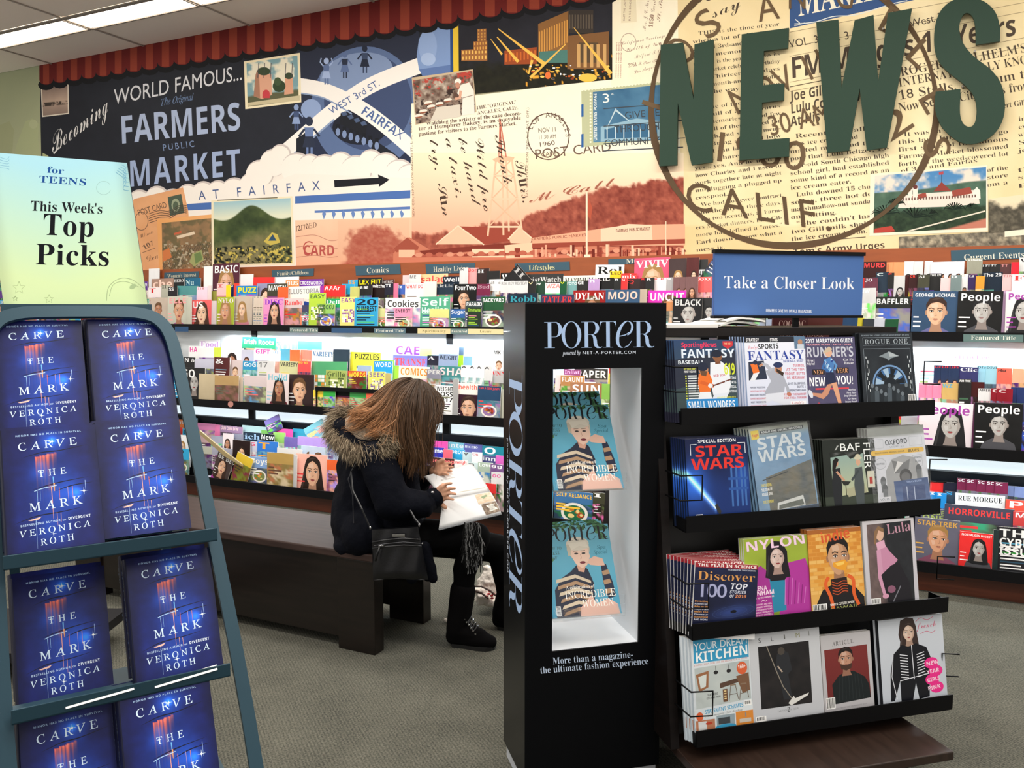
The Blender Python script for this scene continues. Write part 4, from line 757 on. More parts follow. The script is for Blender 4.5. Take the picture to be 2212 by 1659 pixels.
def shelf_row(rowname, n, zb, items, lean=4, t=.005, zmin=None, jit=.011):
    cover = []; tops = []; ROWS.append((n, zb, lean, cover, tops))
    for i, it in enumerate(items):
        x0, x1, yt, bg, title, tc, k, nc, dx = (tuple(it) + ('', '333', 'b', 1, 0)[len(it) - 4:]) if len(it) < 9 else it
        if nc > 1 and not dx: dx = (x1 - x0) / (nc + 1.5)
        if nc > 1: w_px = (x1 - x0) - dx * (nc - 1)
        else: w_px = x1 - x0
        seg = next(s for lim, s in SEGS if (x0 + x1) / 2 < lim); ck = (rowname, seg)
        COUNT[ck] = COUNT.get(ck, 0) + 1; od = ORD[min(COUNT[ck] - 1, 19)]
        nn = n + jit * (i % 3); mid = (x0 + x1) / 2
        _, zt = onp(mid, yt, YW, nn); h = max(.05, zt - zb) / math.cos(R(lean)); me = None; nm = len(title)
        pc = 'piece' if nc == 1 else 'copy of'
        look = {'p': 'portrait', 'm': 'portrait', 'P': 'monochrome portrait', 'M': 'monochrome portrait', 't': 'text-filled', 'g': 'puzzle', 'f': 'food', 'b': 'patterned', 'w': 'plain'}[k]
        lb = f"{cname(bg)} {look} magazine{', ' + cname(tc) + ' title' if title else ''}, {od} in {rowname}, {seg}"
        grp = f"fanned copies of one {cname(bg)} magazine, {rowname}, {seg}" if nc > 1 else f"magazines in {rowname}"
        for c_ in range(nc):
            xa = x0 + c_ * dx; ua, _ = onp(xa, yt + 20, YW, nn); ub, _ = onp(xa + w_px, yt + 20, YW, nn); w = max(ub - ua, .02); cover.append((ua, ua + w)); tops.append(h)
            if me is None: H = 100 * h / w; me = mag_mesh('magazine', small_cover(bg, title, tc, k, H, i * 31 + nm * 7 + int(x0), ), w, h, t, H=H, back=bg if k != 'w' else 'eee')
            q = -(nn - .004 * (nc - 1 - c_) * -1) if False else nn + .0055 * c_
            o = inst('magazine', me, uv3(YW, ua, q, zb), YW, R(lean), R(random.uniform(-1, 1)))
            tag(o, lb if nc == 1 else f"{ORD[c_]} of {nc} fanned {cname(bg)} magazines, {od} in {rowname}, {seg}", 'magazine', grp); SCORE[o.name] = (w_px if c_ == nc - 1 or True else dx) * (1 if nc == 1 or c_ == nc - 1 else .45) * (2.4 if rowname.startswith('front') or 'riser' in rowname else 1) * (.35 if k == 'w' else 1)
F_, D_ = 'fff', '222'
shelf_row('back row, top shelf', -5.375, 1.50, [
 (318, 341, 580, 'eee', '', D_, 'w'), (325, 373, 602, 'a87', 'che', 'fdc', 'b'), (373, 396, 601, D_, 'HERO', F_, 'b'), (396, 431, 601, '268', 'Nu', 'cee', 'b'), (437, 458, 575, F_, '', D_, 'w'), (456, 514, 569, '523', 'BASIC', F_, 'p'), (492, 517, 598, 'e44', 'M', F_, 'b'), (515, 544, 592, 'fee', '', 'e55', 'b'),
 (544, 590, 598, 'e33', '', F_, 't'), (556, 590, 603, D_, 'BODY', F_, 'b'), (588, 643, 598, F_, '', 'e55', 't'), (615, 644, 605, 'e95', 'BUS', F_, 'b'), (643, 697, 603, '73a', 'CROSSWORDS', F_, 'g'), (750, 775, 604, '3ad', 'SS', 'fa3', 'b'), (771, 824, 600, D_, 'LEX FUT', 'fe0', 'b'), (812, 850, 604, '533', 'MOVING', 'ccc', 'b'),
 (868, 884, 594, 'ecc', '', 'e33', 't'), (880, 906, 592, 'ddd', 'ME', '777', 'b'), (904, 966, 592, 'fc9', 'salad', 'e55', 'f'), (955, 993, 597, '123', 'Well', F_, 'b'), (990, 1008, 578, 'ddd', 'N', '333', 'w'), (1005, 1030, 578, 'faa', 'Bon', 'e55', 'w'), (1028, 1055, 580, '322', 'H', F_, 'f'), (1050, 1078, 585, D_, '', 'c98', 'b'),
 (1080, 1125, 589, D_, 'Wr', F_, 'b'), (1122, 1216, 592, '333', 'WristWatch', 'ddd', 'b'), (1215, 1284, 595, 'eed', 'MAXIMUM', D_, 'b'), (1283, 1345, 571, F_, 'Rol', '111', 'b'), (1315, 1341, 585, 'fc2', 'LED', D_, 'b'), (1339, 1373, 590, 'e33', 'mix', F_, 'b'), (1370, 1447, 557, 'e57', 'VIVIV', F_, 'p'), (1445, 1483, 558, '433', '', 'c44', 'p'), (1481, 1508, 556, '522', '', 'e55', 'p'), (1505, 1526, 560, '333', '', F_, 'b'), (1492, 1541, 582, 'eee', 'UNDER', D_, 't'),
 (1862, 1914, 565, '311', 'MURD', 'f44', 'b'), (1912, 1951, 566, 'e96', '', 'fed', 'b', 3, 8), (1952, 1973, 564, 'eee', '', 'c33', 'P'), (1973, 1993, 564, 'ddd', '', 'c33', 'P'), (1995, 2012, 563, 'eee', '', 'c33', 'P'), (2011, 2082, 565, 'eef', '', 'c44', 'p', 4, 15), (2088, 2122, 557, '998', 'SCENARIO', F_, 'b'), (2112, 2160, 570, D_, 'TT', F_, 'b', 3, 13), (2160, 2188, 569, '533', 'TT', 'c88', 'b'), (2185, 2202, 566, 'd23', '', F_, 'w'), (2202, 2240, 556, 'ddd', 'W', D_, 'b')])
shelf_row('second row, top shelf', -5.295, 1.42, [
 (318, 346, 621, 'fee', 'T', 'd22', 'b'), (345, 363, 615, 'bba', 'II', '443', 'w'), (361, 381, 620, D_, 'SS', F_, 'w'), (379, 423, 617, '599', '', '355', 'b'), (422, 448, 620, 'fde', 'I', 'd99', 'w', 3, 6), (446, 454, 617, 'edd', '', D_, 'w'), (452, 467, 629, '994', '', D_, 'w'), (465, 488, 612, 'fcc', 'I', 'd77', 'b'), (486, 496, 616, 'fd2', '', D_, 'w'), (494, 506, 615, '236', 'M', F_, 'w'), (502, 514, 612, 'e43', '', F_, 'w'), (508, 553, 617, '28c', 'PUZZ', 'fe0', 'b'),
 (552, 598, 612, '99b', '', '556', 'p'), (575, 618, 613, '443', 'MAVEN', F_, 'b'), (597, 620, 620, 'e63', '', F_, 'b'), (617, 691, 619, 'ffe', 'ILLUSTORIA', '999', 'f'), (689, 699, 618, 'a3a', '', F_, 'w'), (697, 745, 616, 'e33', 'Ar', F_, 'b', 3, 10), (735, 762, 613, '3ad', '', 'fe0', 'b'), (754, 778, 619, 'cc7', '', F_, 'b'), (775, 802, 617, D_, 'BE', F_, 'b', 2, 8), (800, 830, 612, '211', 'witche', F_, 'f'), (828, 850, 612, '223', 'TI', F_, 'b'), (848, 858, 612, 'e79', '', F_, 'w'), (855, 876, 615, '46b', 'Re', F_, 'b'), (873, 914, 612, F_, 'WHAT DO', 'e33', 't'), (912, 940, 608, 'fed', '', 'c96', 'f'),
 (938, 979, 613, '234', 'Lic', 'ccc', 'b', 2, 20), (977, 1029, 613, '111', 'FourTwo', F_, 'm'), (1027, 1056, 613, '724', 'Bud', 'cab', 'b'), (1055, 1086, 603, 'eee', 'a a', '999', 'b'), (1080, 1139, 607, 'ddd', 'REVIEW', '999', 'b', 3, 15), (1138, 1155, 608, D_, 'V', 'eda', 'w'), (1153, 1177, 608, '243', 'w', 'eee', 'b'), (1175, 1209, 611, 'efe', 'WZA', 'e88', 'b'), (1207, 1222, 608, '153', 'V', 'ee0', 'w'), (1220, 1246, 608, '7aa', 'TOTO', F_, 'b'), (1245, 1270, 606, D_, 'GE', F_, 'p'), (1268, 1292, 602, 'b9c', 'n', F_, 'b'), (1290, 1326, 600, '111', 'L:', F_, 'b', 3, 8), (1325, 1341, 601, D_, 'R', F_, 'w'), (1339, 1353, 602, 'd33', 'N', F_, 'w'), (1350, 1382, 602, '322', 'Q', 'e33', 'f'), (1380, 1396, 600, '211', 'R', 'e33', 'b'), (1393, 1412, 600, D_, 'R', F_, 'b'), (1411, 1440, 600, 'fee', 'R', 'e33', 'b', 2, 14), (1438, 1455, 599, 'aaa', '9', F_, 'b'), (1452, 1508, 598, '755', '', 'e55', 'p', 3, 15), (1506, 1546, 598, 'e66', 'XX', F_, 'b', 2, 14),
 (1862, 1873, 600, 'c33', '', F_, 'w'), (1868, 1897, 600, '634', 'JO', F_, 'b'), (1893, 1921, 588, '234', 'C', 'cdd', 'f'), (1919, 1933, 589, D_, 'EN', 'e33', 'b'), (1931, 1955, 595, 'ccc', '', D_, 'P'), (1953, 1966, 594, '411', '', F_, 'w'), (1962, 1984, 593, '311', 'CR', 'f43', 'b'), (1981, 2007, 593, '443', 'Al', 'ddd', 'b'), (2005, 2032, 590, D_, 'THE EV', F_, 't'), (2030, 2056, 600, 'fcc', '', 'e33', 'b'), (2054, 2078, 594, '788', 'D', F_, 'b'), (2075, 2093, 592, 'eee', 'G', 'ca3', 'p'), (2090, 2110, 593, '325', 'LI', F_, 'b'), (2107, 2126, 596, 'e93', '', F_, 'b'), (2124, 2168, 588, '123', 'The 20', F_, 't'), (2165, 2189, 592, 'dbb', 'TIN', 'c88', 'b'), (2187, 2240, 592, 'eee', 'Fil', 'd33', 't')])
shelf_row('front row, top shelf', -5.215, 1.345, [
 (322, 361, 643, 'cba', '', 'fff', 'p'), (360, 403, 640, 'ccb', 'ELLE', 'faa', 'p'), (402, 413, 642, 'ccb', '', D_, 'w', 2, 4), (411, 455, 648, 'e66', 'US', F_, 'p'), (455, 468, 650, 'dcc', '', D_, 'w', 3, 3), (466, 503, 641, 'ab3', 'NYLO', 'fee', 'p'), (502, 543, 640, 'cba', '', 'ddc', 'p'), (545, 568, 640, 'dcb', 'I', '998', 't', 3, 7), (567, 611, 643, 'f9c', 'DISC', '83c', 'p'), (611, 654, 645, 'dcc', 'Rambo', 'e33', 'b'),
 (651, 687, 659, '446', '', 'e7a', 'b'), (665, 701, 633, 'bd4', 'EASY', '574', 'g'), (700, 733, 645, '2a6', 'Dell', F_, 'b'), (648, 683, 680, 'e86', 'TV', F_, 't'), (683, 722, 656, '9c6', 'SUDOKU', '354', 'f'), (719, 746, 681, 'e86', 'TV', F_, 't'), (733, 769, 642, 'fe8', 'EASY', '83a', 'g'), (764, 815, 643, '3ad', '20 DUMBEST', '123', 't'), (813, 851, 666, 'dd9', '', 'e87', 'f'), (830, 906, 643, 'fff', 'Cookies', '444', 'b'), (851, 890, 665, 'f9b', 'ENERGY!', D_, 'f'), (889, 928, 665, 'f9b', 'ENERGY!', D_, 'f'), (905, 971, 641, '5a8', 'Self Healing', 'dfe', 't'), (926, 968, 667, 'dd8', '', 'e87', 'f'), (972, 1006, 668, '36a', 'Sugar', F_, 'f'), (1003, 1041, 650, '344', 'PARABO', F_, 'b'), (1008, 1038, 664, '232', 'Immune', 'ad4', 't'), (1038, 1090, 641, '253', 'BACKYARD', F_, 'f'),
 (1096, 1160, 634, '123', 'Robb', '39a', 'b'), (1165, 1237, 635, '335', 'TATLER', 'e33', 'b'), (1236, 1307, 627, '911', 'DYLAN', F_, 'p'), (1307, 1381, 626, '357', 'MOJO', 'fcb', 'b'), (1380, 1398, 625, 'ba9', '', D_, 'w', 4, 4), (1397, 1480, 627, 'e3b', 'UNCUT', F_, 'p'), (1432, 1456, 652, 'c85', '', D_, 'b'), (1452, 1516, 643, '1a1a1c', 'BLACK', 'ddd', 'M'), (1514, 1546, 643, '2a2a2c', '', D_, 'P'), (1546, 1590, 700 - 50, '433', '', F_, 'b'),
 (1858, 1893, 622, 'ccc', 'ew', F_, 'b'), (1888, 1967, 641, '232622', 'BAFFLER', 'eee', 'b'), (1970, 2068, 628, '345070', 'GEORGE MICHAEL', F_, 'm'), (2068, 2166, 628, '161616', 'People', F_, 'M'), (2165, 2176, 628, 'b9b', '', 'a4a', 'w'), (2174, 2260, 629, 'e8e4e4', 'People', 'a4a', 'P')])
W4 = 'ccd8e0'
shelf_row('back row, middle shelf', -5.215, .965, [
 (428, 472, 734, 'f4f4f8', 'Food', 'c9d', 'b'), (478, 512, 740, 'eef', '', 'cde', 'w'), (519, 592, 728, '275', 'Irish Roots', F_, 'b'), (590, 640, 738, '6cf', 'YOU', F_, 'b'), (640, 692, 737, '4be', '', F_, 'b'), (695, 720, 744, 'fcf', '', 'e4b', 'b'), (848, 908, 744, 'b9e', 'CAE', '63c', 'b'), (904, 930, 752, '9c6', '', 'e95', 'b'), (930, 988, 744, '9bd', 'Health', F_, 'b'), (986, 1000, 750, '456', '', F_, 'w'), (1018, 1066, 752, 'eee', '', 'c96', 'f'),
 (1985, 2030, 764, 'def', '', '9cc', 't'), (2058, 2140, 766, F_, 'Chee', 'e4a', 'b', 3, 20), (2168, 2240, 776, 'eee', 'Smith', '999', 'b')])
shelf_row('third row, middle shelf', -5.13, .90, [
 (405, 436, 748, F_, 'HA', 'e4a', 'w'), (428, 463, 752, 'fff', '', '6b4', 'b'), (460, 476, 751, 'de5', '', D_, 'w'), (474, 522, 752, 'f4f4ff', '', 'e33', 'p'), (519, 546, 756, 'ccd', '', '99b', 'p'), (546, 581, 752, 'eef', 'GIFT', 'e4b', 'b'), (579, 606, 757, F_, 'II', '9be', 'b', 2, 10), (604, 626, 754, '6bd', '', '353', 'b'), (624, 646, 756, 'f74', '', F_, 'b'), (644, 672, 756, 'f98', '', '39e', 'b', 2, 12), (670, 720, 756, F_, 'VARIETY', '27b', 'g'), (717, 753, 755, '345', '', 'dd5', 'g'), (750, 762, 760, 'fe4', 'K', D_, 'w'), (760, 820, 761, 'ee5', 'PUZZLES', '443', 'g'), (818, 850, 778, '9c4', '', F_, 'b'), (846, 922, 768, '88d', 'TRANSF', 'e55', 'b'), (920, 946, 768, '223', 'A', F_, 'b'), (944, 986, 765, '9ac', 'WEIGHT', '123', 't'), (984, 1000, 768, 'ad3', '', '237', 'w', 2, 5), (998, 1020, 770, '8bd', '', F_, 'b'), (1018, 1064, 758, 'f4f0ec', '', 'c96', 'f'), (1062, 1090, 756, 'eee', 'MK', D_, 'p'),
 (1195, 1230, 800, 'eee', '', D_, 'b'), (1216, 1252, 798, '847', 'Inilat', 'fbe', 'b'), (1240, 1312, 797, '333', 'PAPER', F_, 'b'),
 (2018, 2074, 790, '235', 'LIFE', 'e33', 'p', 3, 16), (2070, 2112, 793, '336', 'Clic', F_, 'b'), (2110, 2156, 791, '9cd', 'DIVI', '467', 'b', 2, 20), (2154, 2187, 796, 'e65', 'Hu', D_, 'b'), (2185, 2240, 797, 'fa8', '', F_, 'b')])
shelf_row('second row, middle shelf', -5.05, .83, [
 (394, 419, 772, D_, 'N &', F_, 'b'), (418, 460, 776, 'ccd', '', '889', 'b'), (459, 493, 772, '522', '&', F_, 't'), (491, 522, 778, 'dcc', '', 'e59', 'p'), (521, 556, 780, '39c', 'GoGi', F_, 'b'), (554, 591, 780, 'ddd', '17', '888', 't'), (589, 602, 781, 'c98', '', D_, 'w'), (600, 642, 780, 'cc9', 'VARIETY', '333', 't'), (640, 669, 780, 'e55', 'WO', 'fe4', 'b', 2, 12), (667, 748, 782, '5a7', '', 'e94', 'g'), (770, 800, 790, '9bd', '', F_, 'b'), (806, 846, 781, '29e', 'WORD', F_, 't'), (846, 862, 790, 'ad4', '', D_, 'w'), (858, 924, 791, 'eed', 'COMICS', 'e93', 'b'), (920, 950, 798, '889', 'PER', 'ddd', 'b'), (943, 1000, 791, '488', 'SHA', 'fdd', 'b'), (994, 1046, 790, F_, 'A', '111', 'b', 3, 17), (1044, 1062, 792, 'ddd', 'A', '111', 'b'), (1058, 1092, 800, 'bbb', 'VNN', 'd33', 'b'),
 (1197, 1238, 810, 'fdd', '', 'c6a', 'p'), (1210, 1262, 812, 'b85', 'FLAUNT', F_, 'b'),
 (1984, 2036, 828, 'f8a', 'do', 'fcd', 'b', 3, 16), (2034, 2074, 828, 'ca6', 'WZ', '5ac', 'b'), (2072, 2100, 820, D_, 'AM THE', F_, 't'), (2096, 2128, 826, '411', '', 'a22', 'b'), (2114, 2142, 840, 'ddd', 'AMER', '333', 'b'), (2140, 2187, 840, '812', 'C', 'dcc', 'b', 2, 13), (2185, 2240, 838, '236', '', 'eee', 'b', 2, 14)])
shelf_row('front row, middle shelf', -4.965, .742, [
 (388, 440, 795, D_, 'GO', F_, 'P'), (427, 468, 808, 'cb9', '', '998', 'w'), (462, 514, 812, 'b96', '', '665', 'b'), (512, 524, 815, 'cba', '', D_, 'w', 2, 5), (524, 572, 812, 'dcc', '', 'e77', 'b'), (573, 621, 806, 'edd', 'Holid', '8cd', 'p'), (621, 677, 810, '322', '', 'ddd', 'm'), (676, 698, 843, 'fd4', '', 'e55', 'b'), (697, 723, 844, '3a4', '', 'e55', 'b'), (722, 755, 846, '624', '', 'fe4', 'b'), (754, 790, 845, '4a5', '', 'e55', 'b'), (790, 826, 850, 'e64', '', '246', 'b'), (826, 862, 850, 'fd5', '', '246', 'b'),
 (938, 979, 833, F_, 'WEIGHT LOSS 2017', D_, 't'), (976, 988, 820, 'aaa', '', D_, 'w'), (986, 1032, 829, 'f4ece4', 'health', 'e65', 't'), (978, 1032, 853, '312', '', 'ddd', 'm'), (1029, 1079, 834, '246', 'CAN A COW JUMP?', 'e44', 'f'), (1079, 1092, 842, 'ccb', '', D_, 'w', 2, 5), (1230, 1300, 828, 'a75', 'SUN', F_, 'b'), (1298, 1340, 830, '8b5', '', F_, 'b'),
 (1985, 2101, 870, 'efe4ea', 'People', 'a4a', 'P'), (2101, 2112, 870, '635', '', D_, 'w'), (2106, 2211, 872, '161616', 'People', F_, 'M'), (2211, 2260, 874, '446', '', F_, 'b')])
sb = thing('riser_shelf', 'short black riser shelf of puzzle books on the middle shelf', 'shelf', YW, uv3(YW, onp(765, 840, YW, -4.95)[0], -4.945, .742), None)
ua = onp(686, 840, YW, -4.95)[0]; ub = onp(856, 846, YW, -4.95)[0]; L_ = ub - ua; zz = onp(765, 845, YW, -4.95)[1] - .742
MB().box(-L_/2, L_/2, -.002, .03, zz - .008, zz + .02).build('ledge', black, sb); MB().box(-L_/2, L_/2, .028, .034, 0, zz).box(-L_/2, -L_/2 + .006, .0, .034, 0, zz).box(L_/2 - .006, L_/2, .0, .034, 0, zz).build('riser', black, sb)
zr = .742 + zz + .02
shelf_row('puzzle books on riser', -4.955, zr - .015, [(703, 748, 800, 'ab6', 'Grille', '563', 'g'), (751, 791, 802, 'd43', 'WORDS', 'fe4', 'b'), (795, 832, 803, 'ee7', 'SEEK', '86a', 'g'), (828, 846, 806, 'cb7', '', D_, 'w', 3, 5)], lean=3, t=.004, jit=.004)
shelf_row('back row, bottom shelf', -5.115, .34, [
 (425, 463, 915, 'f9c', '', F_, 'b'), (462, 480, 918, 'f8b', '', F_, 'w', 2, 6), (474, 524, 921, 'a8a', 'DW', 'fdd', 'b', 3, 14), (521, 582, 921, 'cee', '', '9bb', 'b'), (562, 588, 930, '8c6', '', F_, 'b'), (584, 632, 926, 'e5a', '', 'fe0', 'b', 3, 12), (630, 682, 928, '4bd', '', 'fd5', 'b'), (678, 730, 930, 'e8e0a0', '', '4ad', 'b'), (918, 966, 953, 'e5a', '', F_, 'b'), (964, 1002, 956, '8cd', 'inte', F_, 'b'), (1000, 1042, 960, '66a', 'mo', F_, 'b', 2, 16), (1040, 1092, 965, '289', 'O', F_, 'b'),
 (2008, 2040, 1041, 'e33', '', 'fc4', 'b'), (2036, 2072, 1043, '223', '', F_, 'b'), (2068, 2176, 1038, '724', 'SC', F_, 'b', 5, 20), (2174, 2240, 1053, '89c', '', '667', 'b', 2, 16)])
shelf_row('third row, bottom shelf', -5.04, .27, [
 (424, 456, 940, 'caa', '', F_, 'b'), (454, 482, 942, 'aab', '', '445', 'b'), (479, 502, 937, 'edd', '', 'e33', 'p'), (499, 526, 938, '99a', '', F_, 'b'), (524, 562, 935, '234', 'ich', 'ace', 'b'), (559, 590, 938, '122', 'New', F_, 'b'), (588, 614, 935, '9c6', '', F_, 'b'), (612, 642, 945, '76a', '', 'fde', 'b'), (640, 706, 945, 'b9d', '', F_, 'b', 3, 18), (700, 730, 950, '8bd', '', F_, 'b'), (918, 957, 967, '33a', 'Game', F_, 'b'), (955, 975, 972, 'e67', '', F_, 'b'), (971, 1002, 972, '3ad', 'DROP', F_, 't'), (998, 1020, 978, 'cdd', 'Y', '555', 'b'), (1018, 1040, 978, 'fee', 'On', 'c33', 'b'), (1038, 1071, 985, '558', 'inn', F_, 'b'), (1068, 1092, 985, 'd6b', '', F_, 'b'),
 (2008, 2044, 1065, '28c', 'I', F_, 'b', 2, 14), (2040, 2068, 1063, '345', 'S', '3ae', 'b'), (2065, 2173, 1070, 'eee', 'RUE MORGUE', D_, 'b'), (2171, 2240, 1082, 'e54', 'P', F_, 'b')])
shelf_row('second row, bottom shelf', -4.96, .20, [
 (424, 458, 965, 'bba', '', '667', 'b'), (456, 500, 968, 'aab', '', D_, 'b', 2, 12), (500, 538, 952, '211', '', 'eee', 'p'), (536, 560, 955, 'ccd', 'G', 'e46', 'b'), (553, 598, 954, '37c', 'T', 'fa3', 'b'), (596, 650, 970, 'ddd', '', '9ad', 'w'), (648, 700, 965, 'bcd', '', 'e84', 'p', 2, 18), (926, 982, 990, '422', 'peop', 'e77', 'b', 2, 20), (980, 1008, 995, 'eee', 'weigh', 'e33', 'b'), (1006, 1034, 1000, 'cdd', 'O', '666', 'b'), (1030, 1062, 1000, 'aba', 'Love', F_, 'b'), (1058, 1092, 1004, '758', 'g', F_, 'b', 2, 12),
 (1988, 2042, 1100, '556', 'ROGUE ONE', 'ab6', 't'), (2040, 2192, 1096, '445', 'HORRORVILLE', 'e44', 'b'), (2190, 2240, 1108, 'c44', 'M', F_, 'b')])
shelf_row('front row, bottom shelf', -4.875, .142, [
 (536, 580, 988, '8ad', 'Boys', F_, 'f'), (575, 632, 980, 'b95', '', '643', 'b'), (632, 640, 984, 'ccc', '', D_, 'w', 2, 3), (638, 705, 983, 'fba', '', 'e44', 'p'), (704, 742, 995, 'e63', '', D_, 'b'), (1042, 1070, 1045, 'd33', '', F_, 'b'), (1060, 1095, 1022, 'ddd', 'oo', 'e6a', 'b'), (1196, 1282, 1062, '47a', 'SELF RELIANCE', 'fc4', 'f'), (1280, 1312, 1066, '443', 'I', F_, 'b'),
 (1975, 2073, 1122, '667', 'STAR TREK', 'da5', 'm'), (2072, 2146, 1152, 'e33', 'NOSTALGIA DIGEST', F_, 'P'), (2146, 2158, 1146, '233', '', F_, 'w'), (2154, 2250, 1143, '26262a', 'THE CYBER ISSUE', F_, 't')])
def loose(px, py, n, w, h, roll, bg, title, tc, k, label, lean=4, z=None):
    u, z_ = onp(px, py, YW, n); me = mag_mesh('magazine', small_cover(bg, title, tc, k, 100 * h / w, int(px)), w, h, .005, H=100 * h / w, back=bg)
    return tag(inst('magazine', me, uv3(YW, u, n, z_ if z is None else z), YW, R(lean), R(roll)), label, 'magazine')
loose(1084, 608, -5.34, .17, .17, 45, '1c1c1e', 'II', 'bbb', 'w', 'black magazine standing on its corner like a diamond, near Healthy Living sign')
loose(1504, 610, -5.345, .16, .26, 34, '2a2a2c', 'AVENUE', 'ddd', 'b', 'black magazine tilted out of its row beside the blue board')
loose(455, 1031, -4.83, .17, .23, 20, '4a3c3a', 'BE BE', 'ddd', 'p', 'dark magazine of a band, leaning right at the left end of the bottom shelf')
loose(497, 1036, -4.845, .17, .24, 18, 'e3c23a', '', '333', 'b', 'yellow and black magazine leaning right, bottom shelf')
loose(580, 940, -5.09, .16, .12, -24, '9a8ad8', '', 'fce', 'b', 'lilac children magazine poking up crookedly at the back of bottom shelf')
loose(668, 960, -5.08, .2, .13, -28, '8ed4e0', '', 'fe8', 'b', 'light blue and yellow magazine poking up crookedly behind the fur hood')
o = loose(412, 1038, -4.80, .2, .26, 8, 'dde', '', '99a', 't', 'white magazine lying flat at the left end of the bottom shelf', lean=80)
o = tag(MB().prism([(0, 0), (.03, .012), (.30, -.145), (.46, -.225), (.46, -.24), (.28, -.175)], 0, .012).build('magazine', mat('tan_cover', 'a8956a', .5)), 'tan magazine sliding sideways off the bottom shelf, edge on', 'magazine')
u, z = onp(426, 933, YW, -4.80); o.matrix_local = Matrix.Translation(uv3(YW, u, -4.80, z)) @ Matrix.Rotation(YW, 4, 'Z')
# ================================================================== didone lettering for the tall box
def didone(a, s, P0, X, Yv, c):
    """letters P O R T e R, X along the word (one cap height), Yv up (one cap height)"""
    P0 = np.array(P0, float); X = np.array(X, float); Yv = np.array(Yv, float)
    def tr(x, y): return P0 + np.outer(x, X) + np.outer(y, Yv)
    class S_:
        def poly(q, pts): V = tr(np.array([p[0] for p in pts]), np.array([p[1] for p in pts])); a.poly(V, c)
        def ring(q, cx, cy, ro, so, ri, si, a0=0, a1=360, dx=0, sh=0, n=30):
            t = np.radians(np.linspace(a0, a1, n + 1)); xo = cx + ro * np.cos(t) + sh * so * np.sin(t); yo = cy + so * np.sin(t); xi = cx + dx + ri * np.cos(t) + sh * si * np.sin(t); yi = cy + si * np.sin(t)
            a.add(np.vstack([tr(xo, yo), tr(xi, yi)]), sum([[(i, i+1, n+2+i), (i, n+2+i, n+1+i)] for i in range(n)], []), c)
    D = S_(); x = 0; hl = .014
    for ch in s:
        if ch in 'PR':
            D.poly([(x + .13, 0), (x + .27, 0), (x + .27, 1), (x + .13, 1)]); D.poly([(x, 0), (x + .40, 0), (x + .40, hl), (x, hl)]); D.poly([(x, 1 - hl), (x + .48, 1 - hl), (x + .48, 1), (x, 1)])
            b0 = .42 if ch == 'P' else .5; cy = (1 + b0) / 2; ry = (1 - b0) / 2
            D.ring(x + .42, cy, .27, ry, .13, ry - hl, -90, 90); D.poly([(x + .27, b0), (x + .42, b0), (x + .42, b0 + hl), (x + .27, b0 + hl)])
            if ch == 'R':
                D.poly([(x + .42, .5), (x + .50, .48), (x + .57, .40), (x + .60, .28), (x + .61, .14), (x + .65, .05), (x + .72, .01), (x + .80, .04), (x + .80, .02), (x + .73, -.02), (x + .60, -.02), (x + .50, .06), (x + .47, .18), (x + .46, .34), (x + .43, .45), (x + .38, .49)]); x += .72
            else: x += .66
        elif ch == 'O': D.ring(x + .38, .5, .38, .52, .245, .505); x += .76
        elif ch == 'T': D.poly([(x + .24, 0), (x + .38, 0), (x + .38, 1), (x + .24, 1)]); D.poly([(x + .12, 0), (x + .50, 0), (x + .50, hl), (x + .12, hl)]); D.poly([(x, 1), (x + .62, 1), (x + .62, .80), (x + .59, .92), (x + .52, 1 - hl), (x + .10, 1 - hl), (x + .03, .92), (x, .80)]); x += .58
        elif ch == 'e':
            D.ring(x + .36, .5, .31, .52, .24, .505, 60, 300, dx=.06, sh=.22); D.ring(x + .40, .72, .30, .30, .215, .285, -60, 95, dx=.0, sh=.2)
            D.poly([(x + .10, .40), (x + .40, .46), (x + .62, .60), (x + .60, .62), (x + .38, .49), (x + .10, .43)]); D.poly([(x + .36, -.02), (x + .52, .05), (x + .64, .24), (x + .62, .25), (x + .50, .08), (x + .36, .0)]); x += .70
    return x
# ================================================================== book stand on the left
steel = mat('teal_steel', '20404e', .42, metal=.25, spec=.5)
st = thing('book_stand', 'blue-green metal easel stand holding blue hardcovers in four rows', 'display stand', YT, uv3(YT, .05, -1.75))
SU, SN = .05, -1.75
def L(u, n, z): return (u - SU, -(n - SN), z)
TL_ = math.tan(R(24)); PN = lambda z: -1.80 - .02 - (z - .99) * TL_ * 1.0          # face of the stand at height z
def on_face(px, py, off=0.0):
    d = ray(px, py); N = np.array([math.sin(YT), -math.cos(YT), 0]); U = np.array([math.cos(YT), math.sin(YT), 0])
    # n = -1.82 - (z-.99)*T + off
    T = TL_; t = (-1.82 + off - (EYE - .99) * T) / (d @ N + d[2] * T); P = t * d
    return float(P @ U), float(P @ N), float(EYE + P[2])
rail_r = [on_face(x, y, .03) for x, y in ((555, 1659), (510, 1400), (462, 1165), (430, 1000), (398, 855), (378, 755), (362, 712), (338, 688), (310, 679), (270, 674))]
du = rail_r[0][0]
uR = rail_r[2][0]; uL = on_face(12, 1200, .03)[0] - .01
top_z = rail_r[-1][2]
low = (rail_r[0][0] + (rail_r[0][0] - rail_r[1][0]) * .9, -1.82 + .03 - (.10 - .99) * TL_, .10)
pr = [low] + rail_r
mid = (uL + uR) / 2
pl = [(2 * mid - p[0] - .085 * (p[2] - .95), p[1], p[2]) for p in pr]
frm = MB(); path = pr + [(u, n, z) for u, n, z in pl[::-1]]
Pt = [Vector(L(*p)) for p in path]
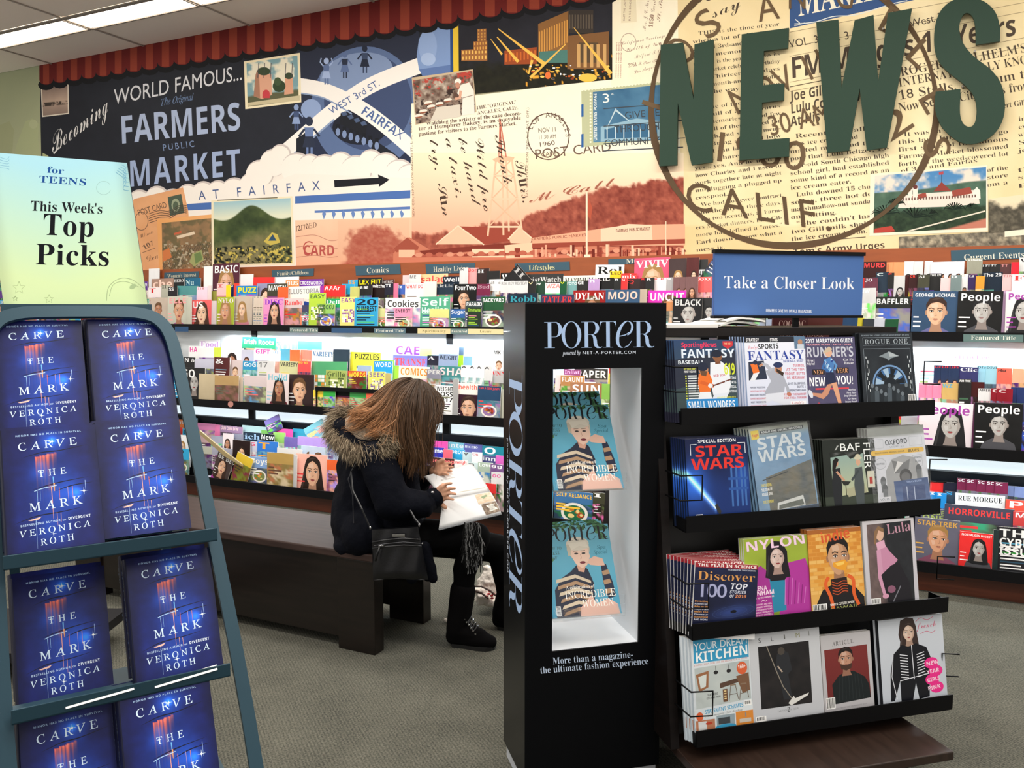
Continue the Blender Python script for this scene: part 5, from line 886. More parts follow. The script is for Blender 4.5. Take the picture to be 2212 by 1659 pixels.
def round_path(P, it=3):
    for _ in range(it): P = [P[0]] + sum([[a.lerp(b, .25), a.lerp(b, .75)] for a, b in zip(P, P[1:])], []) + [P[-1]]
    return P
frm.sweep(round_path(Pt), .026, .012, (0, 1, -TL_))
right_top = rail_r[5][0] - .02; left_top = pl[6][0] + .03
frm.build('front_frame', steel, st)
rear = MB()
for s in (-1, 1):
    ut = right_top if s > 0 else left_top; u = uR - .02 if s > 0 else uL + .02; rear.bar(L(ut, PN(1.44) - .03, 1.44), L(u, -2.34, .0), .02, .02, up=(0, 1, 0)); rear.bar(L(u, PN(.55) + .02, .55), L(u, -2.22, .55), .008, .02)
rear.bar(L(uL, -2.28, .2), L(uR, -2.28, .2), .012, .02); rear.bar(L(left_top, PN(1.44) - .03, 1.43), L(right_top, PN(1.44) - .03, 1.43), .014, .014); rear.build('rear_frame', steel, st)
def ledge(z, nf, dep=.075, name='shelf'):
    b_ = MB(); b_.box(uL + .006 - SU, uR - .006 - SU, -(nf - SN), -(nf - SN) + .004, z, z + .027); b_.box(uL + .006 - SU, uR - .006 - SU, -(nf - SN), -(nf - SN) + dep, z, z + .004); b_.build(name, steel, st, bevel=.001)
# cover art of the hardcovers (100 x 149)
A = Art(); BH = 149
def bookbg(a, b):
    X = a * 100; Y = b * BH; n_ = fbm(X, Y, 14, 81, 5); c = mixc('0d0f40', '182474', .35 + .9 * (n_ - .4)); 
    gl = lambda x, y, r, k: k * np.exp(-((X - x) ** 2 + (Y - y) ** 2) / (r * r))
    g = gl(52, 17, 15, .6) + gl(66, 86, 20, .38) + gl(48, 62, 30, .30) + gl(45, 100, 30, .16) + gl(38, 55, 9, .35) + gl(74, 84, 6, .8) + gl(45, 128, 22, .35) + gl(52, 17, 4, .9) + gl(38, 45, 5, .3)
    c = c + g[..., None] * np.array([.10, .38, .72]); rk = np.random.RandomState(8).rand(101); top = 36 - (X - 34) * .17; ln = 6 + 16 * rk[np.clip(X, 0, 100).astype(int)] * (1 - .5 * np.clip((X - 36) / 20, 0, 1)); hot = np.where((X > 33) & (X < 56) & (Y > top), np.exp(-np.clip(Y - top, 0, 99) / ln) * (.55 + .7 * rk[np.clip(X * 1.0, 0, 100).astype(int)]), 0) * 1.25 + gl(48, 74, 4, .5); c = c * (1 - .5 * np.clip(hot, 0, 1))[..., None] + hot[..., None] * np.array([.75, .30, .12])
    e = np.minimum(np.minimum(X, 100 - X), 12) / 12; c = c * (.72 + .28 * e[..., None]); 
    rs = np.random.RandomState(5); return c
A.grid([(0, 0), (100, 0), (100, BH), (0, BH)], 80, 118, bookbg)
for pts in ([(20, 36), (40, 31), (60, 30), (90, 25)], [(28, 76), (45, 72), (62, 69), (88, 66)], [(52, 80), (70, 75), (92, 73)], [(8, 115), (30, 108), (55, 106), (78, 103)]): A.curve(pts, (1.3 * np.sin(np.linspace(.1, 3.0, 24))), '0b0e2c')
pass
for x, y0, y1, w, c in ((50.5, 62, 76, 1.4, '6fb4f0'), (51, 70, 80, 1.6, 'f0a060'), (48, 74, 114, .9, 'f0a890'), (33, 78, 96, .5, '9fd0ff'), (36, 78, 90, .4, '9fd0ff'), (65, 76, 98, .5, 'c0a0c0'), (70, 76, 92, .6, 'e08a60'), (84, 70, 86, .5, 'b0d0ff'), (30, 112, 146, .5, 'a0c0f0'), (52, 106, 122, .6, 'e0a090'), (56, 107, 118, .5, 'f0b080'), (56, 76, 92, .7, 'd86a3a')):
    A.line([(x, y0), (x, y1)], [w, w * .3], c)
A.curve([(30, 78), (38, 75.5), (48, 74), (54, 73)], .8, 'b8dcff'); A.poly([(22, 112), (36, 109), (33, 112), (25, 113)], 'f0c0b0')
for x, y, r in ((52, 18, 3), (38, 56, 2.2), (82, 83, 3.2), (47, 131, 2.2)):
    A.poly([(x - r * 1.6, y), (x - .4, y - .4), (x, y - r * 1.6), (x + .4, y - .4), (x + r * 1.6, y), (x + .4, y + .4), (x, y + r * 1.6), (x - .4, y + .4)], 'dff2ff'); A.ell(x, y, r * .4, r * .4, 'ffffff', n=10)
WB = 'd6ecff'
A.text('HONOR HAS NO PLACE IN SURVIVAL', 14, 9.5, 84, 8, 2.2, 'a8c8ec', 'b', sp=.12); A.text('CARVE', 17, 27, 80, 24, 9.5, WB, 'R', sp=.32); A.text('THE', 36, 61, 66, 59.5, 8, WB, 'R', sp=.42); A.text('MARK', 25, 102, 80, 98.5, 10, WB, 'R', sp=.30)
A.text('BESTSELLING AUTHOR', 14, 119, 55, 117, 2.4, 'b8d0ee', 'b', sp=.1); A.text('OF', 57, 117, 61, 116.8, 1.8, 'b8d0ee', 'b'); A.text('DIVERGENT', 63, 116.6, 87, 115.6, 3.2, 'e6f2ff', 'b', sp=.06)
A.text('VERONICA', 14, 131, 87, 127, 7.5, WB, 'R', sp=.24); A.text('ROTH', 34, 143, 69, 141, 7.5, WB, 'R', sp=.26)
BW, BHH, BT = .162, .2415, .034
V, T, C, Lr = A.arrays(); V3 = np.stack([V[:, 0] / 100 * BW, -Lr * 2.2e-5 - .0003, (1 - V[:, 1] / BH) * BHH], 1)
def jacket():
    navy = hexc('181a44'); vs_ = [V3]; ts = [T]; cs = [C]; n = len(V3)
    def bx(x0, x1, y0, y1, z0, z1, col, col2=None):
        nonlocal n
        B = [(x, y, z) for z in (z0, z1) for y in (y0, y1) for x in (x0, x1)]
        for q in ((0, 2, 3, 1), (4, 5, 7, 6), (0, 1, 5, 4), (2, 6, 7, 3), (0, 4, 6, 2), (1, 3, 7, 5)):
            vs_.append(np.array([B[i] for i in q], float)); ts.append(np.array([(0, 1, 2), (0, 2, 3)]) + n); cs.append(np.tile(col, (4, 1))); n += 4
    bx(0, BW, 0, .003, 0, BHH, navy); bx(0, BW, BT - .003, BT, 0, BHH, navy)
    seg = 8; ax = []                                                  # rounded spine
    for i in range(seg + 1): t = math.pi * i / seg; ax.append((-math.sin(t) * .006, BT / 2 - math.cos(t) * BT / 2))
    for i in range(seg):
        q = [(ax[i][0], ax[i][1], 0), (ax[i+1][0], ax[i+1][1], 0), (ax[i+1][0], ax[i+1][1], BHH), (ax[i][0], ax[i][1], BHH)]
        vs_.append(np.array(q)); ts.append(np.array([(0, 1, 2), (0, 2, 3)]) + n); cs.append(np.tile(hexc('11142e'), (4, 1))); n += 4
    rs = random.Random(3)
    for i in range(40):
        z = rs.uniform(.02, BHH - .02); y = BT / 2 + rs.uniform(-.006, .006); s_ = rs.uniform(.0004, .0011); q = [(-.0066, y - s_, z - s_ * 2), (-.0066, y + s_, z - s_ * 2), (-.0066, y + s_, z + s_ * 2), (-.0066, y - s_, z + s_ * 2)]
        vs_.append(np.array(q)); ts.append(np.array([(0, 1, 2), (0, 2, 3)]) + n); cs.append(np.tile(hexc('8fb0e0'), (4, 1))); n += 4
    return tri_mesh('jacket', np.vstack(vs_), np.vstack(ts), np.vstack(cs), mats=(PRINT,))
JK = jacket(); pg = MB().box(.002, BW - .003, .003, BT - .003, .003, BHH - .003); _o = pg.build('page_block', mat('book_pages', 'e8e4da', .8)); PBK = _o.data; bpy.data.objects.remove(_o)
def book(u, n, z, lean, label, roll=0):
    t = link(bpy.data.objects.new('hardcover_book', None)); t.empty_display_size = .04
    t.matrix_local = Matrix.Translation(uv3(YT, u, n, z)) @ Matrix.Rotation(YT, 4, 'Z') @ Matrix.Rotation(-lean, 4, 'X') @ Matrix.Rotation(roll, 4, 'Y')
    tag(t, label, 'book', 'blue hardcovers on the book stand')
    for nm, me in (('jacket', JK), ('page_block', PBK)): link(bpy.data.objects.new(nm, me), t)
LE = R(25)
def place(px, py, n_top, corner, names, k=3, roll=0, dz=0):
    u, z = onp(px, py, YT, n_top)
    if corner == 'R': u -= BW
    zb = z - BHH * math.cos(LE) + dz; nb = n_top + BHH * math.sin(LE)
    for i in range(k):
        th = BT + .0012
        book(u - .0035 * i * (1 if corner == 'L' else .6), nb - th * i * math.cos(LE), zb - th * i * math.sin(LE) * 0 - .0, LE, names[0] if i == 0 else ORD[i] + ' ' + names[1], roll)
    return u, nb, zb
rows_b = {}
rows_b['1R'] = place(188, 690, -2.02, 'L', ('blue hardcover at the front of the top right pile, right under the stand\'s bend', 'hidden blue hardcover behind the front of the top right pile'), 2)
rows_b['1L'] = place(175, 692, -2.02, 'R', ('blue hardcover at the front of the top left pile, white nick at its foot', 'hidden blue hardcover behind the front of the top left pile'), 2)
rows_b['2R'] = place(205, 914, -1.885, 'L', ('blue hardcover in the right pile of the second row, overlapping the top one', 'hidden blue hardcover behind the front one, right pile of second row'), 2)
rows_b['2L'] = place(205, 917, -1.86, 'R', ('blue hardcover in the left pile of the second row, above the upper bar', 'hidden blue hardcover behind the front one, left pile of second row'), 2)
rows_b['3R'] = place(271, 1208, -1.80, 'L', ('blue hardcover between the two bars, front of the right pile', 'hidden blue hardcover behind the front one, right pile between the bars'), 2)
rows_b['3L'] = place(224, 1221, -1.86, 'R', ('blue hardcover between the two bars, front of the left pile', 'hidden blue hardcover behind the front one, left pile between the bars'), 2)
rows_b['4R'] = place(257, 1507, -1.66, 'L', ('blue hardcover at the bottom edge of the picture, right pile', 'hidden blue hardcover behind the front one, right pile at the bottom edge'), 3)
rows_b['4L'] = place(252, 1515, -1.70, 'R', ('blue hardcover at the bottom edge of the picture, left pile', 'hidden blue hardcover behind the front one, left pile at the bottom edge'), 3)
def bar_at(px, py, nf):
    u, z = onp(px, py, YT, nf); return z
for k, (px, py, nf) in enumerate(((230, 1170, -1.735), (270, 1480, -1.655))):
    z = bar_at(px, py, nf); ledge(z - .029, nf)
for key in ('1R', '2R', '3R', '4R'):
    nb = min(rows_b[key][1], rows_b[key[0] + 'L'][1]) - .01; zb = min(rows_b[key][2], rows_b[key[0] + 'L'][2]); b_ = MB(); b_.box(left_top - SU, right_top - .03 - SU, -(nb + .004 - SN), -(nb - SN) + .08, zb - .004, zb - .001); b_.build('shelf', steel, st)
w_ = mat('white_card', 'f4f4f0', .6)
sl = MB(); z4 = bar_at(380, 1475, -1.65)
for x0, y0, x1, y1 in ((142, 1532, 290, 1490), (335, 1487, 470, 1447)):
    ua, za = onp(x0, y0, YT, -1.652); ub, zb_ = onp(x1, y1, YT, -1.652); sl.v += [(ua - SU, -(-1.652 - SN), za), (ub - SU, -(-1.652 - SN), zb_), (ub - SU, -(-1.66 - SN), zb_ + .008), (ua - SU, -(-1.66 - SN), za + .008)]; k = len(sl.v); sl.f.append((k-4, k-3, k-2, k-1))
sl.build('torn_white_label', w_, st); 
# topper sign
def on_sign(px, py, off=0.0):
    d = ray(px, py); N = np.array([math.sin(YT), -math.cos(YT), 0]); U = np.array([math.cos(YT), math.sin(YT), 0]); T = math.tan(R(8)); t = (-2.06 + off - (EYE - 1.5) * T) / (d @ N + d[2] * T); P = t * d
    return float(P @ U), float(EYE + P[2])
def sgn_map(x, y):
    r = [on_sign(a, b_) for a, b_ in zip(np.ravel(x), np.ravel(y))]; return np.array([p[0] for p in r]) - SU, (np.array([p[1] for p in r]) - 1.5) / math.cos(R(8))
S = Art()
def sgbg(a, b): return mixc((.67, .86, .91), (.85, .93, .71), np.clip(b * 1.25 - .1 + .25 * np.abs(a - .45), 0, 1)) * (1 - .10 * sstep(.88, 1, np.maximum(a, 1 - a))[..., None]) 
S.grid([(-40, 327), (274, 352), (319, 659), (8, 658)], 40, 40, sgbg)
S.text('for', 101, 373, 138, 376, 14, '1e4f94', 'S'); S.text('TEENS', 84, 394, 187, 401, 15, '1d4c92', 'S', sp=.03); S.text("This Week's", 66, 455, 222, 462, 22, '14161c', 'S'); S.text('Top', 92, 507, 204, 512, 47, '101218', 'S', sp=.02); S.text('Picks', 76, 571, 238, 575, 46, '101218', 'S', sp=.02)
S.ring(224, 406, 16, 15, 1, 1, '9cc4c0', a0=20, a1=330); S.curve([(230, 650), (235, 620), (258, 602), (285, 604), (312, 624)], 1.4, 'a4b98a'); S.curve([(236, 640), (245, 615), (270, 608), (300, 620)], 1.2, 'a4b98a'); S.ell(287, 619, 8, 5, 'a9bf90', rot=-30, n=14)
for x, y, r in ((41, 622, 14), (33, 645, 6), (106, 646, 10)):
    P = [(x + (r if i % 2 == 0 else r * .45) * math.sin(R(36 * i)), y - (r if i % 2 == 0 else r * .45) * math.cos(R(36 * i))) for i in range(11)]; S.line(P, 1.1, 'a6bb84' if r > 6 else '7f9464')
for k in range(5): S.curve([(262 - k * 3, 356 + k * 4), (272, 362 + k * 7), (266, 372 + k * 9), (278, 376 + k * 9)], 1, '6fa8c4'); S.curve([(-4, 338 + k * 6), (14, 344 + k * 5), (20, 338 + k * 7)], 1, '7fb4cc')
ts = thing('topper_sign', 'pale blue-green sign reading This Week\'s Top Picks on the book stand', 'sign', YT, uv3(YT, SU, -2.06, 1.5))
ts.matrix_local = Matrix.Translation(uv3(YT, SU, -2.06, 1.5)) @ Matrix.Rotation(YT, 4, 'Z') @ Matrix.Rotation(R(-8), 4, 'X')
so = art_obj('printed_face', S, sgn_map, PAPER, ts, 5e-5)
cs = [sgn_map(np.array([x]), np.array([y])) for x, y in ((-40, 327), (275, 352), (320, 660), (8, 659))]; cs = [(float(a[0]), float(b_[0])) for a, b_ in cs]
MB().prism(cs, .0005, .02).build('board', mat('sign_edge', '1e3a4c', .5), ts)
(bx0, bz0), (bx1, bz1) = cs[3], cs[2]
MB().box(bx0 - .006, bx1 + .006, -.012, .03, min(bz0, bz1) - .014, min(bz0, bz1) + .001).build('channel', steel, ts)
# ================================================================== tall black box
gl_black = mat('gloss_black_card', '040508', .34, spec=.3, coat=.1, noise=(6, .2, (1, 1, 1))); gl_front = mat('satin_black_card', '030407', .5, spec=.14); in_white = mat('white_card_inside', 'd9dde2', .55)
TU, TN = .870, -2.462; hw = .2225; dy0, dy1 = -.132, .134
bx = thing('display_box', 'tall black floor display box with a lit window of fashion magazines', 'display box', YS, uv3(YS, TU, TN))
def W1(px, py, n=-2.33): u, z = onp(px, py, YS, n); return u - TU, z
HT = 1.5155; wl, wt = W1(1195, 798); wr, _ = W1(1387, 797); _, wb = W1(1190, 1408)
f = MB(); y0, y1 = dy0, dy0 + .006
for a_ in ((-hw, wl, .05, HT), (wr, hw, .05, HT), (wl, wr, wt, HT), (wl, wr, .05, wb)): f.box(a_[0], a_[1], y0, y1, a_[2], a_[3])
f.build('front_panel', gl_front, bx)
MB().box(-hw, -hw + .006, y1, dy1, .05, HT).build('side_panel', gl_black, bx); MB().box(hw - .006, hw, y1, dy1, .05, HT).build('side_panel', gl_black, bx)
MB().box(-hw, hw, dy0, dy1, HT, HT + .004).build('top_panel', gl_black, bx)
f = MB(); y0b, y1b = dy1 - .006, dy1
for a_ in ((-hw + .006, wl, .05, HT), (wr, hw - .006, .05, HT), (wl, wr, wt, HT), (wl, wr, .05, wb)): f.box(a_[0], a_[1], y0b, y1b, a_[2], a_[3])
f.build('back_panel', gl_black, bx)
MB().box(wl - .004, wl, y1, y0b, wb, wt).box(wr, wr + .004, y1, y0b, wb, wt).box(wl, wr, y1, y0b, wb - .004, wb).box(wl, wr, y1, y0b, wt, wt + .004).build('window_lining', in_white, bx)
MB().box(-hw + .008, hw - .008, dy0 + .008, dy1 - .008, 0, .05).build('plinth', mat('plinth_white', 'b8bcc2', .6), bx)
BA = Art(); LB_ = 'a9c4ea'
didone(BA, 'PORTeR', (1176, 752), (57.0 * .985, -.6), (-.5, -56), LB_)
BA.text('powered by', 1216, 767, 1254, 766, 9, 'dfe8f6', 't', up=(0, -1)); BA.text('NET-A-PORTER.COM', 1258, 765, 1374, 764, 6.5, 'dfe8f6', 's', sp=.12)
BB = Art(); BB.text('More than a magazine-', 1194, 1435, 1368, 1420, 15, 'c8d8f0', 'r'); BB.text('the ultimate fashion experience', 1167, 1455, 1401, 1434, 15, 'c8d8f0', 'r')
art_obj('front_slogan', BB, lambda x, y: (onp(x, y, YS, -2.3302)[0] - TU, onp(x, y, YS, -2.3302)[1]), PRINT, bx, 3e-5, base=dy0 - .0002)
art_obj('front_lettering', BA, lambda x, y: (onp(x, y, YS, -2.3302)[0] - TU, onp(x, y, YS, -2.3302)[1]), PRINT, bx, 3e-5, base=dy0 - .0002)
# side lettering: local y-z plane at x=-hw
SA = Art(); didone(SA, 'PORTeR', (0, 0), (1, 0), (0, 1), LB_)
Vs, Ts, Cs, Ls = SA.arrays(); wid = Vs[:, 0].max()
zt, zb_ = 1.305, .545; ky = .155; o_y = .095
V_ = np.stack([-hw - .0003 - Ls * 3e-5, o_y - .03 - Vs[:, 1] * 0 - (0) + 0 * Vs[:, 0], zt - Vs[:, 0] / wid * (zt - zb_)], 1); V_[:, 1] = -.115 + (1 - Vs[:, 1]) * 0 + .0 
V_[:, 1] = .065 - (Vs[:, 1]) * .0; V_[:, 1] = .03 - (Vs[:, 1] - .5) * -ky * -1
V_[:, 1] = -.02 - (Vs[:, 1] - .5) * ky
link(bpy.data.objects.new('side_lettering', tri_mesh('side_lettering', V_, Ts, Cs, mats=(PRINT,))), bx)
SA = Art(); SA.text('powered by NET-A-PORTER.COM', 0, 0, 100, 0, 3.2, 'dfe8f6', 's', sp=.1); Vs, Ts, Cs, Ls = SA.arrays()
V_ = np.stack([-hw - .0003 - Ls * 3e-5, .085 - (-Vs[:, 1]) * .005, 1.09 - Vs[:, 0] / 100 * .44], 1)
link(bpy.data.objects.new('side_small_print', tri_mesh('side_small_print', V_, Ts, Cs, mats=(PRINT,))), bx)
acr = mat('clear_acrylic', 'e8f4f8', .05, trans=.95, alpha=.18)
zt1 = W1(1280, 1062)[1]; zt2 = W1(1280, 1338)[1]
for z in (zt1, zt2):
    MB().box(wl + .01, wr - .04, dy0 + .012, dy0 + .015, z, z + .035).box(wl + .01, wr - .04, dy0 + .012, dy0 + .11, z - .003, z).box(wl + .01, wr - .04, dy0 + .107, dy0 + .11, z, z + .12).box(wr - .04, wr - .002, dy0 + .105, dy0 + .11, z, z + .03).build('clear_tray', acr, bx)
# cover of the box's magazine (100 x 128)
def porter_cover():
    A = Art(); H = 128
    A.grid([(0, 0), (100, 0), (100, H), (0, H)], 30, 36, lambda a, b: mixc('6fb4c8', '4a9dbe', b + .4 * (fbm(a * 100, b * 128, 40, 3) - .5)))
    rn = random.Random(4)
    for i in range(46):
        side = i % 3; x = rn.uniform(78, 98) if side == 0 else (rn.uniform(0, 9) if side == 1 else rn.uniform(10, 90)); y = rn.uniform(0, 20) if side == 0 else (rn.uniform(2, 60) if side == 1 else rn.uniform(-1, 4))
        A.ell(x, y, rn.uniform(3, 6), rn.uniform(1.5, 3), rn.choice(['2f5a38', '3f7048', '1f4228', '55865a']), rot=rn.uniform(0, 180), n=8, up=i % 6 == 0)
    A.poly([(34, 66), (48, 54), (60, 64), (66, 84), (62, 128), (6, 128), (8, 90), (20, 74)], '23283c')
    for k in range(6): A.poly([(12 + k * 1.5, 76 + k * 9), (40, 70 + k * 9), (62, 80 + k * 8), (62, 84 + k * 8), (40, 75 + k * 9), (11 + k, 81 + k * 9)], 'b08d6c' if k % 2 else 'd8c6ac')
    A.poly([(80, 60), (88, 58), (94, 84), (96, 104), (84, 106), (80, 84)], '252a40')
    for k in range(3): A.poly([(80, 68 + k * 13), (90, 66 + k * 13), (92, 72 + k * 13), (81, 74 + k * 13)], 'b08d6c')
    A.poly([(60, 52), (72, 46), (84, 50), (86, 60), (76, 60), (64, 58)], 'e6b9a4'); A.poly([(44, 54), (58, 58), (54, 68), (46, 66)], 'dba78f')
    A.ell(50, 34, 17, 16, 'cfc3b0', n=22); A.poly([(38, 36), (64, 34), (66, 46), (60, 58), (52, 62), (44, 56), (39, 46)], 'edc9b4'); A.ell(50, 27, 17, 10, 'd9cfbe', n=20); A.poly([(33, 28), (40, 26), (38, 42), (34, 44)], 'c8bba6'); A.poly([(36, 26), (62, 24), (66, 34), (52, 30), (40, 36)], 'e2d9c8')
    for x in (46, 57): A.ell(x, 41, 3, 1.3, '3a3232', n=10); A.line([(x - 4, 37.5), (x + 3, 37)], .9, '8f7a68')
    A.line([(52, 42), (53, 48), (51, 49)], .8, 'c89a86'); A.ell(54, 54, 4.5, 1.9, '7a2a38', n=12); A.line([(58, 55), (66, 54)], 2.6, 'e6b9a4')
    A.poly([(42, 116), (60, 100), (66, 112), (84, 106), (96, 114), (98, 128), (40, 128)], 'e3b6a6')
    didone(A, 'PORTeR', (4, 22), (22.2, 0), (0, -19), '16181c')
    A.text('HOW TO', 4, 34, 26, 34, 4.5, '3d5a4c', 'R'); A.text('DRESS', 4, 41, 22, 41, 4.5, '3d5a4c', 'R'); A.text('NOW', 4, 48, 18, 48, 4.5, '3d5a4c', 'R'); A.text('Spa', 78, 36, 92, 36, 5, '2a6a7a', 't'); A.text('Special', 72, 43, 93, 43, 5, '2a6a7a', 't')
    A.text('A celebration of', 24, 90, 66, 90, 5, 'fbf6ee', 'r'); A.text('INCREDIBLE', 22, 103, 97, 103, 10, 'fbf6ee', 'R'); A.text('WOMEN', 46, 116, 92, 116, 10, 'fbf6ee', 'R')
    A.rect(6, 112, 13, 125, 'f2f2f0')
    for i in range(7): A.rect(7, 113 + i * 1.6, 12, 113.8 + i * 1.6, '333', up=i == 0)
    return A
PW = .226; PM = mag_mesh('magazine', porter_cover(), PW, PW * 1.28, .012, H=128, back='6fa9bb')
def pmag(x, y, z, lean, roll, label):
    o = link(bpy.data.objects.new('magazine', PM)); o.matrix_world = Matrix.Translation(uv3(YS, TU, TN)) @ Matrix.Rotation(YS, 4, 'Z') @ Matrix.Translation((x, y, z)) @ Matrix.Rotation(R(-lean), 4, 'X') @ Matrix.Rotation(R(roll), 4, 'Y')
    tag(o, label, 'magazine', 'fashion magazines in the tall black box')
xm = W1(1196, 1000, -2.36)[0]
pmag(xm + .002, dy0 + .030, zt1 + .002, 33, 1, 'turquoise fashion magazine in front, upper tray of tall black box')
pmag(xm - .012, dy0 + .062, zt1 + .040, 33, 0, 'turquoise fashion magazine standing higher behind another, upper tray of black box')
pmag(xm - .010, dy0 + .080, zt1 + .038, 33, 0, 'rearmost turquoise fashion magazine, upper tray of black box')
pmag(xm - .000, dy0 + .030, zt2 + .002, 30, 1, 'turquoise fashion magazine in front, lower tray of tall black box')
pmag(xm - .010, dy0 + .048, zt2 + .004, 30, 0, 'second turquoise fashion magazine, lower tray of black box')
pmag(xm - .014, dy0 + .066, zt2 + .006, 30, 0, 'third turquoise fashion magazine, lower tray of black box')
# ================================================================== magazine stand on the right
dark = mat('dark_stained_wood', '100a09', .5, spec=.25, noise=(5, .3, (1, 1, 12))); bl = mat('black_enamel', '050507', .5, spec=.18); base_w = mat('brown_base', '2c1f19', .35, noise=(4, .25, (12, 1, 1)))
MU, MN = 1.57, -2.38
ms = thing('magazine_stand', 'dark wooden four-shelf magazine stand on casters', 'magazine stand', YR, uv3(YR, MU, MN))
def W2(px, py, n): u, z = onp(px, py, YR, n); return u - MU, z
ulx = 0
LIPS = [(-2.254, 1.203), (-2.210, .883), (-2.157, .571), (-2.119, .259)]
ul, ur = 1.130 - MU, 1.130 + .914 - MU
fy = lambda n: -(n - MN)
# side posts as tilted boards
for s, (ua, ub) in ((0, (ul - .040, ul - .012)), (1, (ur - .10, ur - .07))):
    MB().prism([(fy(-2.20), .166), (fy(-2.375), 1.415), (fy(-2.68), 1.415), (fy(-2.86), .166)], ua, ub, 'x').build('side_panel', dark, ms)
MB().prism([(fy(-2.28), .166), (fy(-2.40), 1.39), (fy(-2.41), 1.39), (fy(-2.29), .166)], ul - .012, ur - .10, 'x').build('back_panel', mat('stand_back', '0a0807', .55), ms)
MB().box(ul - .045, ur - .065, fy(-2.37), fy(-2.70), 1.415, 1.44).build('top_board', dark, ms)
bs = MB(); bs.box(ul - .02, onp(2063, 1585, YR, -1.97)[0] - MU, fy(-1.97), fy(-3.02), .138, .166); bs.build('base', base_w, ms, bevel=.003)
for x in (ul + .05, onp(2063, 1585, YR, -1.97)[0] - MU - .10):
    for y in (fy(-2.10), fy(-2.90)):
        c_ = MB(); c_.lathe([(0.0, -.014), (.036, -.014), (.045, -.008), (.045, .008), (.036, .014), (0, .014)], 18); c_.v = [(v[0], v[2], v[1] + .045) for v in c_.v]; o = c_.build('caster', bl, ms, smooth=True); o.location = (x, y, 0); MB().box(-.016, .016, -.02, .02, .07, .138).build('caster_fork', bl, o)
for n, z in LIPS:
    y = fy(n); s = MB(); dep = .085 + (.0)
    s.box(ul, ur, y, y + .004, z - .046, z).box(ul, ur, y, y + dep, z - .05, z - .046).box(ul, ul + .003, y, y + dep, z - .05, z - .01).box(ur - .003, ur, y, y + dep, z - .05, z - .01); s.build('shelf', bl, ms)
    for x, sg in ((ul + .0, 1), (ur - .03, -1)):
        zz = z + .05; w = MB(); X0 = x - .03 * sg if sg == 1 else x + .03
        if sg == 1: P = [(x - .028, y + .085, zz), (x - .02, y - .002, zz), (x + .045, y - .012, zz), (x + .045, y - .012, zz + .075), (x - .02, y - .002, zz + .075), (x - .028, y + .085, zz + .075)]
        else: x += .012; P = [(x + .05, y + .015, zz), (x + .0, y + .035, zz), (x, y + .035, zz + .075), (x + .05, y + .015, zz + .075)]
        w.tube(P, .0026, 6).build('wire_guard', bl, ms, smooth=True)
for z in (1.36, .86, .44): MB().lathe([(.0, 0), (.005, 0), (.005, .003), (0, .003)], 10, (ur - .085, fy(-2.20 - (z - .19) * .143) - .001, z)).build('screw_head', mat('chrome', 'c8c8cc', .2, metal=1), ms)
# topper board
tp = thing('header_sign', 'blue board reading Take a Closer Look above the magazine stand', 'sign', YR, uv3(YR, MU, -2.48, 1.44))
TA = Art(); TA.grid([(1544, 548), (1866, 554), (1861, 682), (1542, 680)], 10, 6, lambda a, b: mixc('41639f', '5577b0', .5 + .3 * np.sin(a * 3)))
TA.text('Take a Closer Look', 1563, 622, 1845, 625, 27, 'f0f4fa', 'r'); TA.text('MEMBERS SAVE 10% ON ALL MAGAZINES', 1654, 674, 1753, 676, 6.5, 'e8eef8', 'b')
art_obj('printed_face', TA, lambda x, y: (onp(x, y, YR, -2.48)[0] - MU, onp(x, y, YR, -2.48)[1] - 1.44), PAPER, tp, 4e-5, base=-.0006)
(xa, za), (xb, zb2) = W2(1544, 546, -2.48), W2(1861, 683, -2.48)
za -= 1.44; zb2 -= 1.44
MB().box(xa, xb, 0, .012, zb2, za).build('board', mat('blue_board_edge', '31508a', .5), tp)
MB().box(xa - .002, xb + .003, -.006, .018, za - .001, za + .011).box(xa - .002, xb + .003, -.006, .018, zb2 - .006, zb2 + .003).build('channel', bl, tp); MB().box(-.01 + (xa + xb) / 2 + .03, .01 + (xa + xb) / 2 + .03, .004, .014, 0, zb2).build('post', bl, tp)
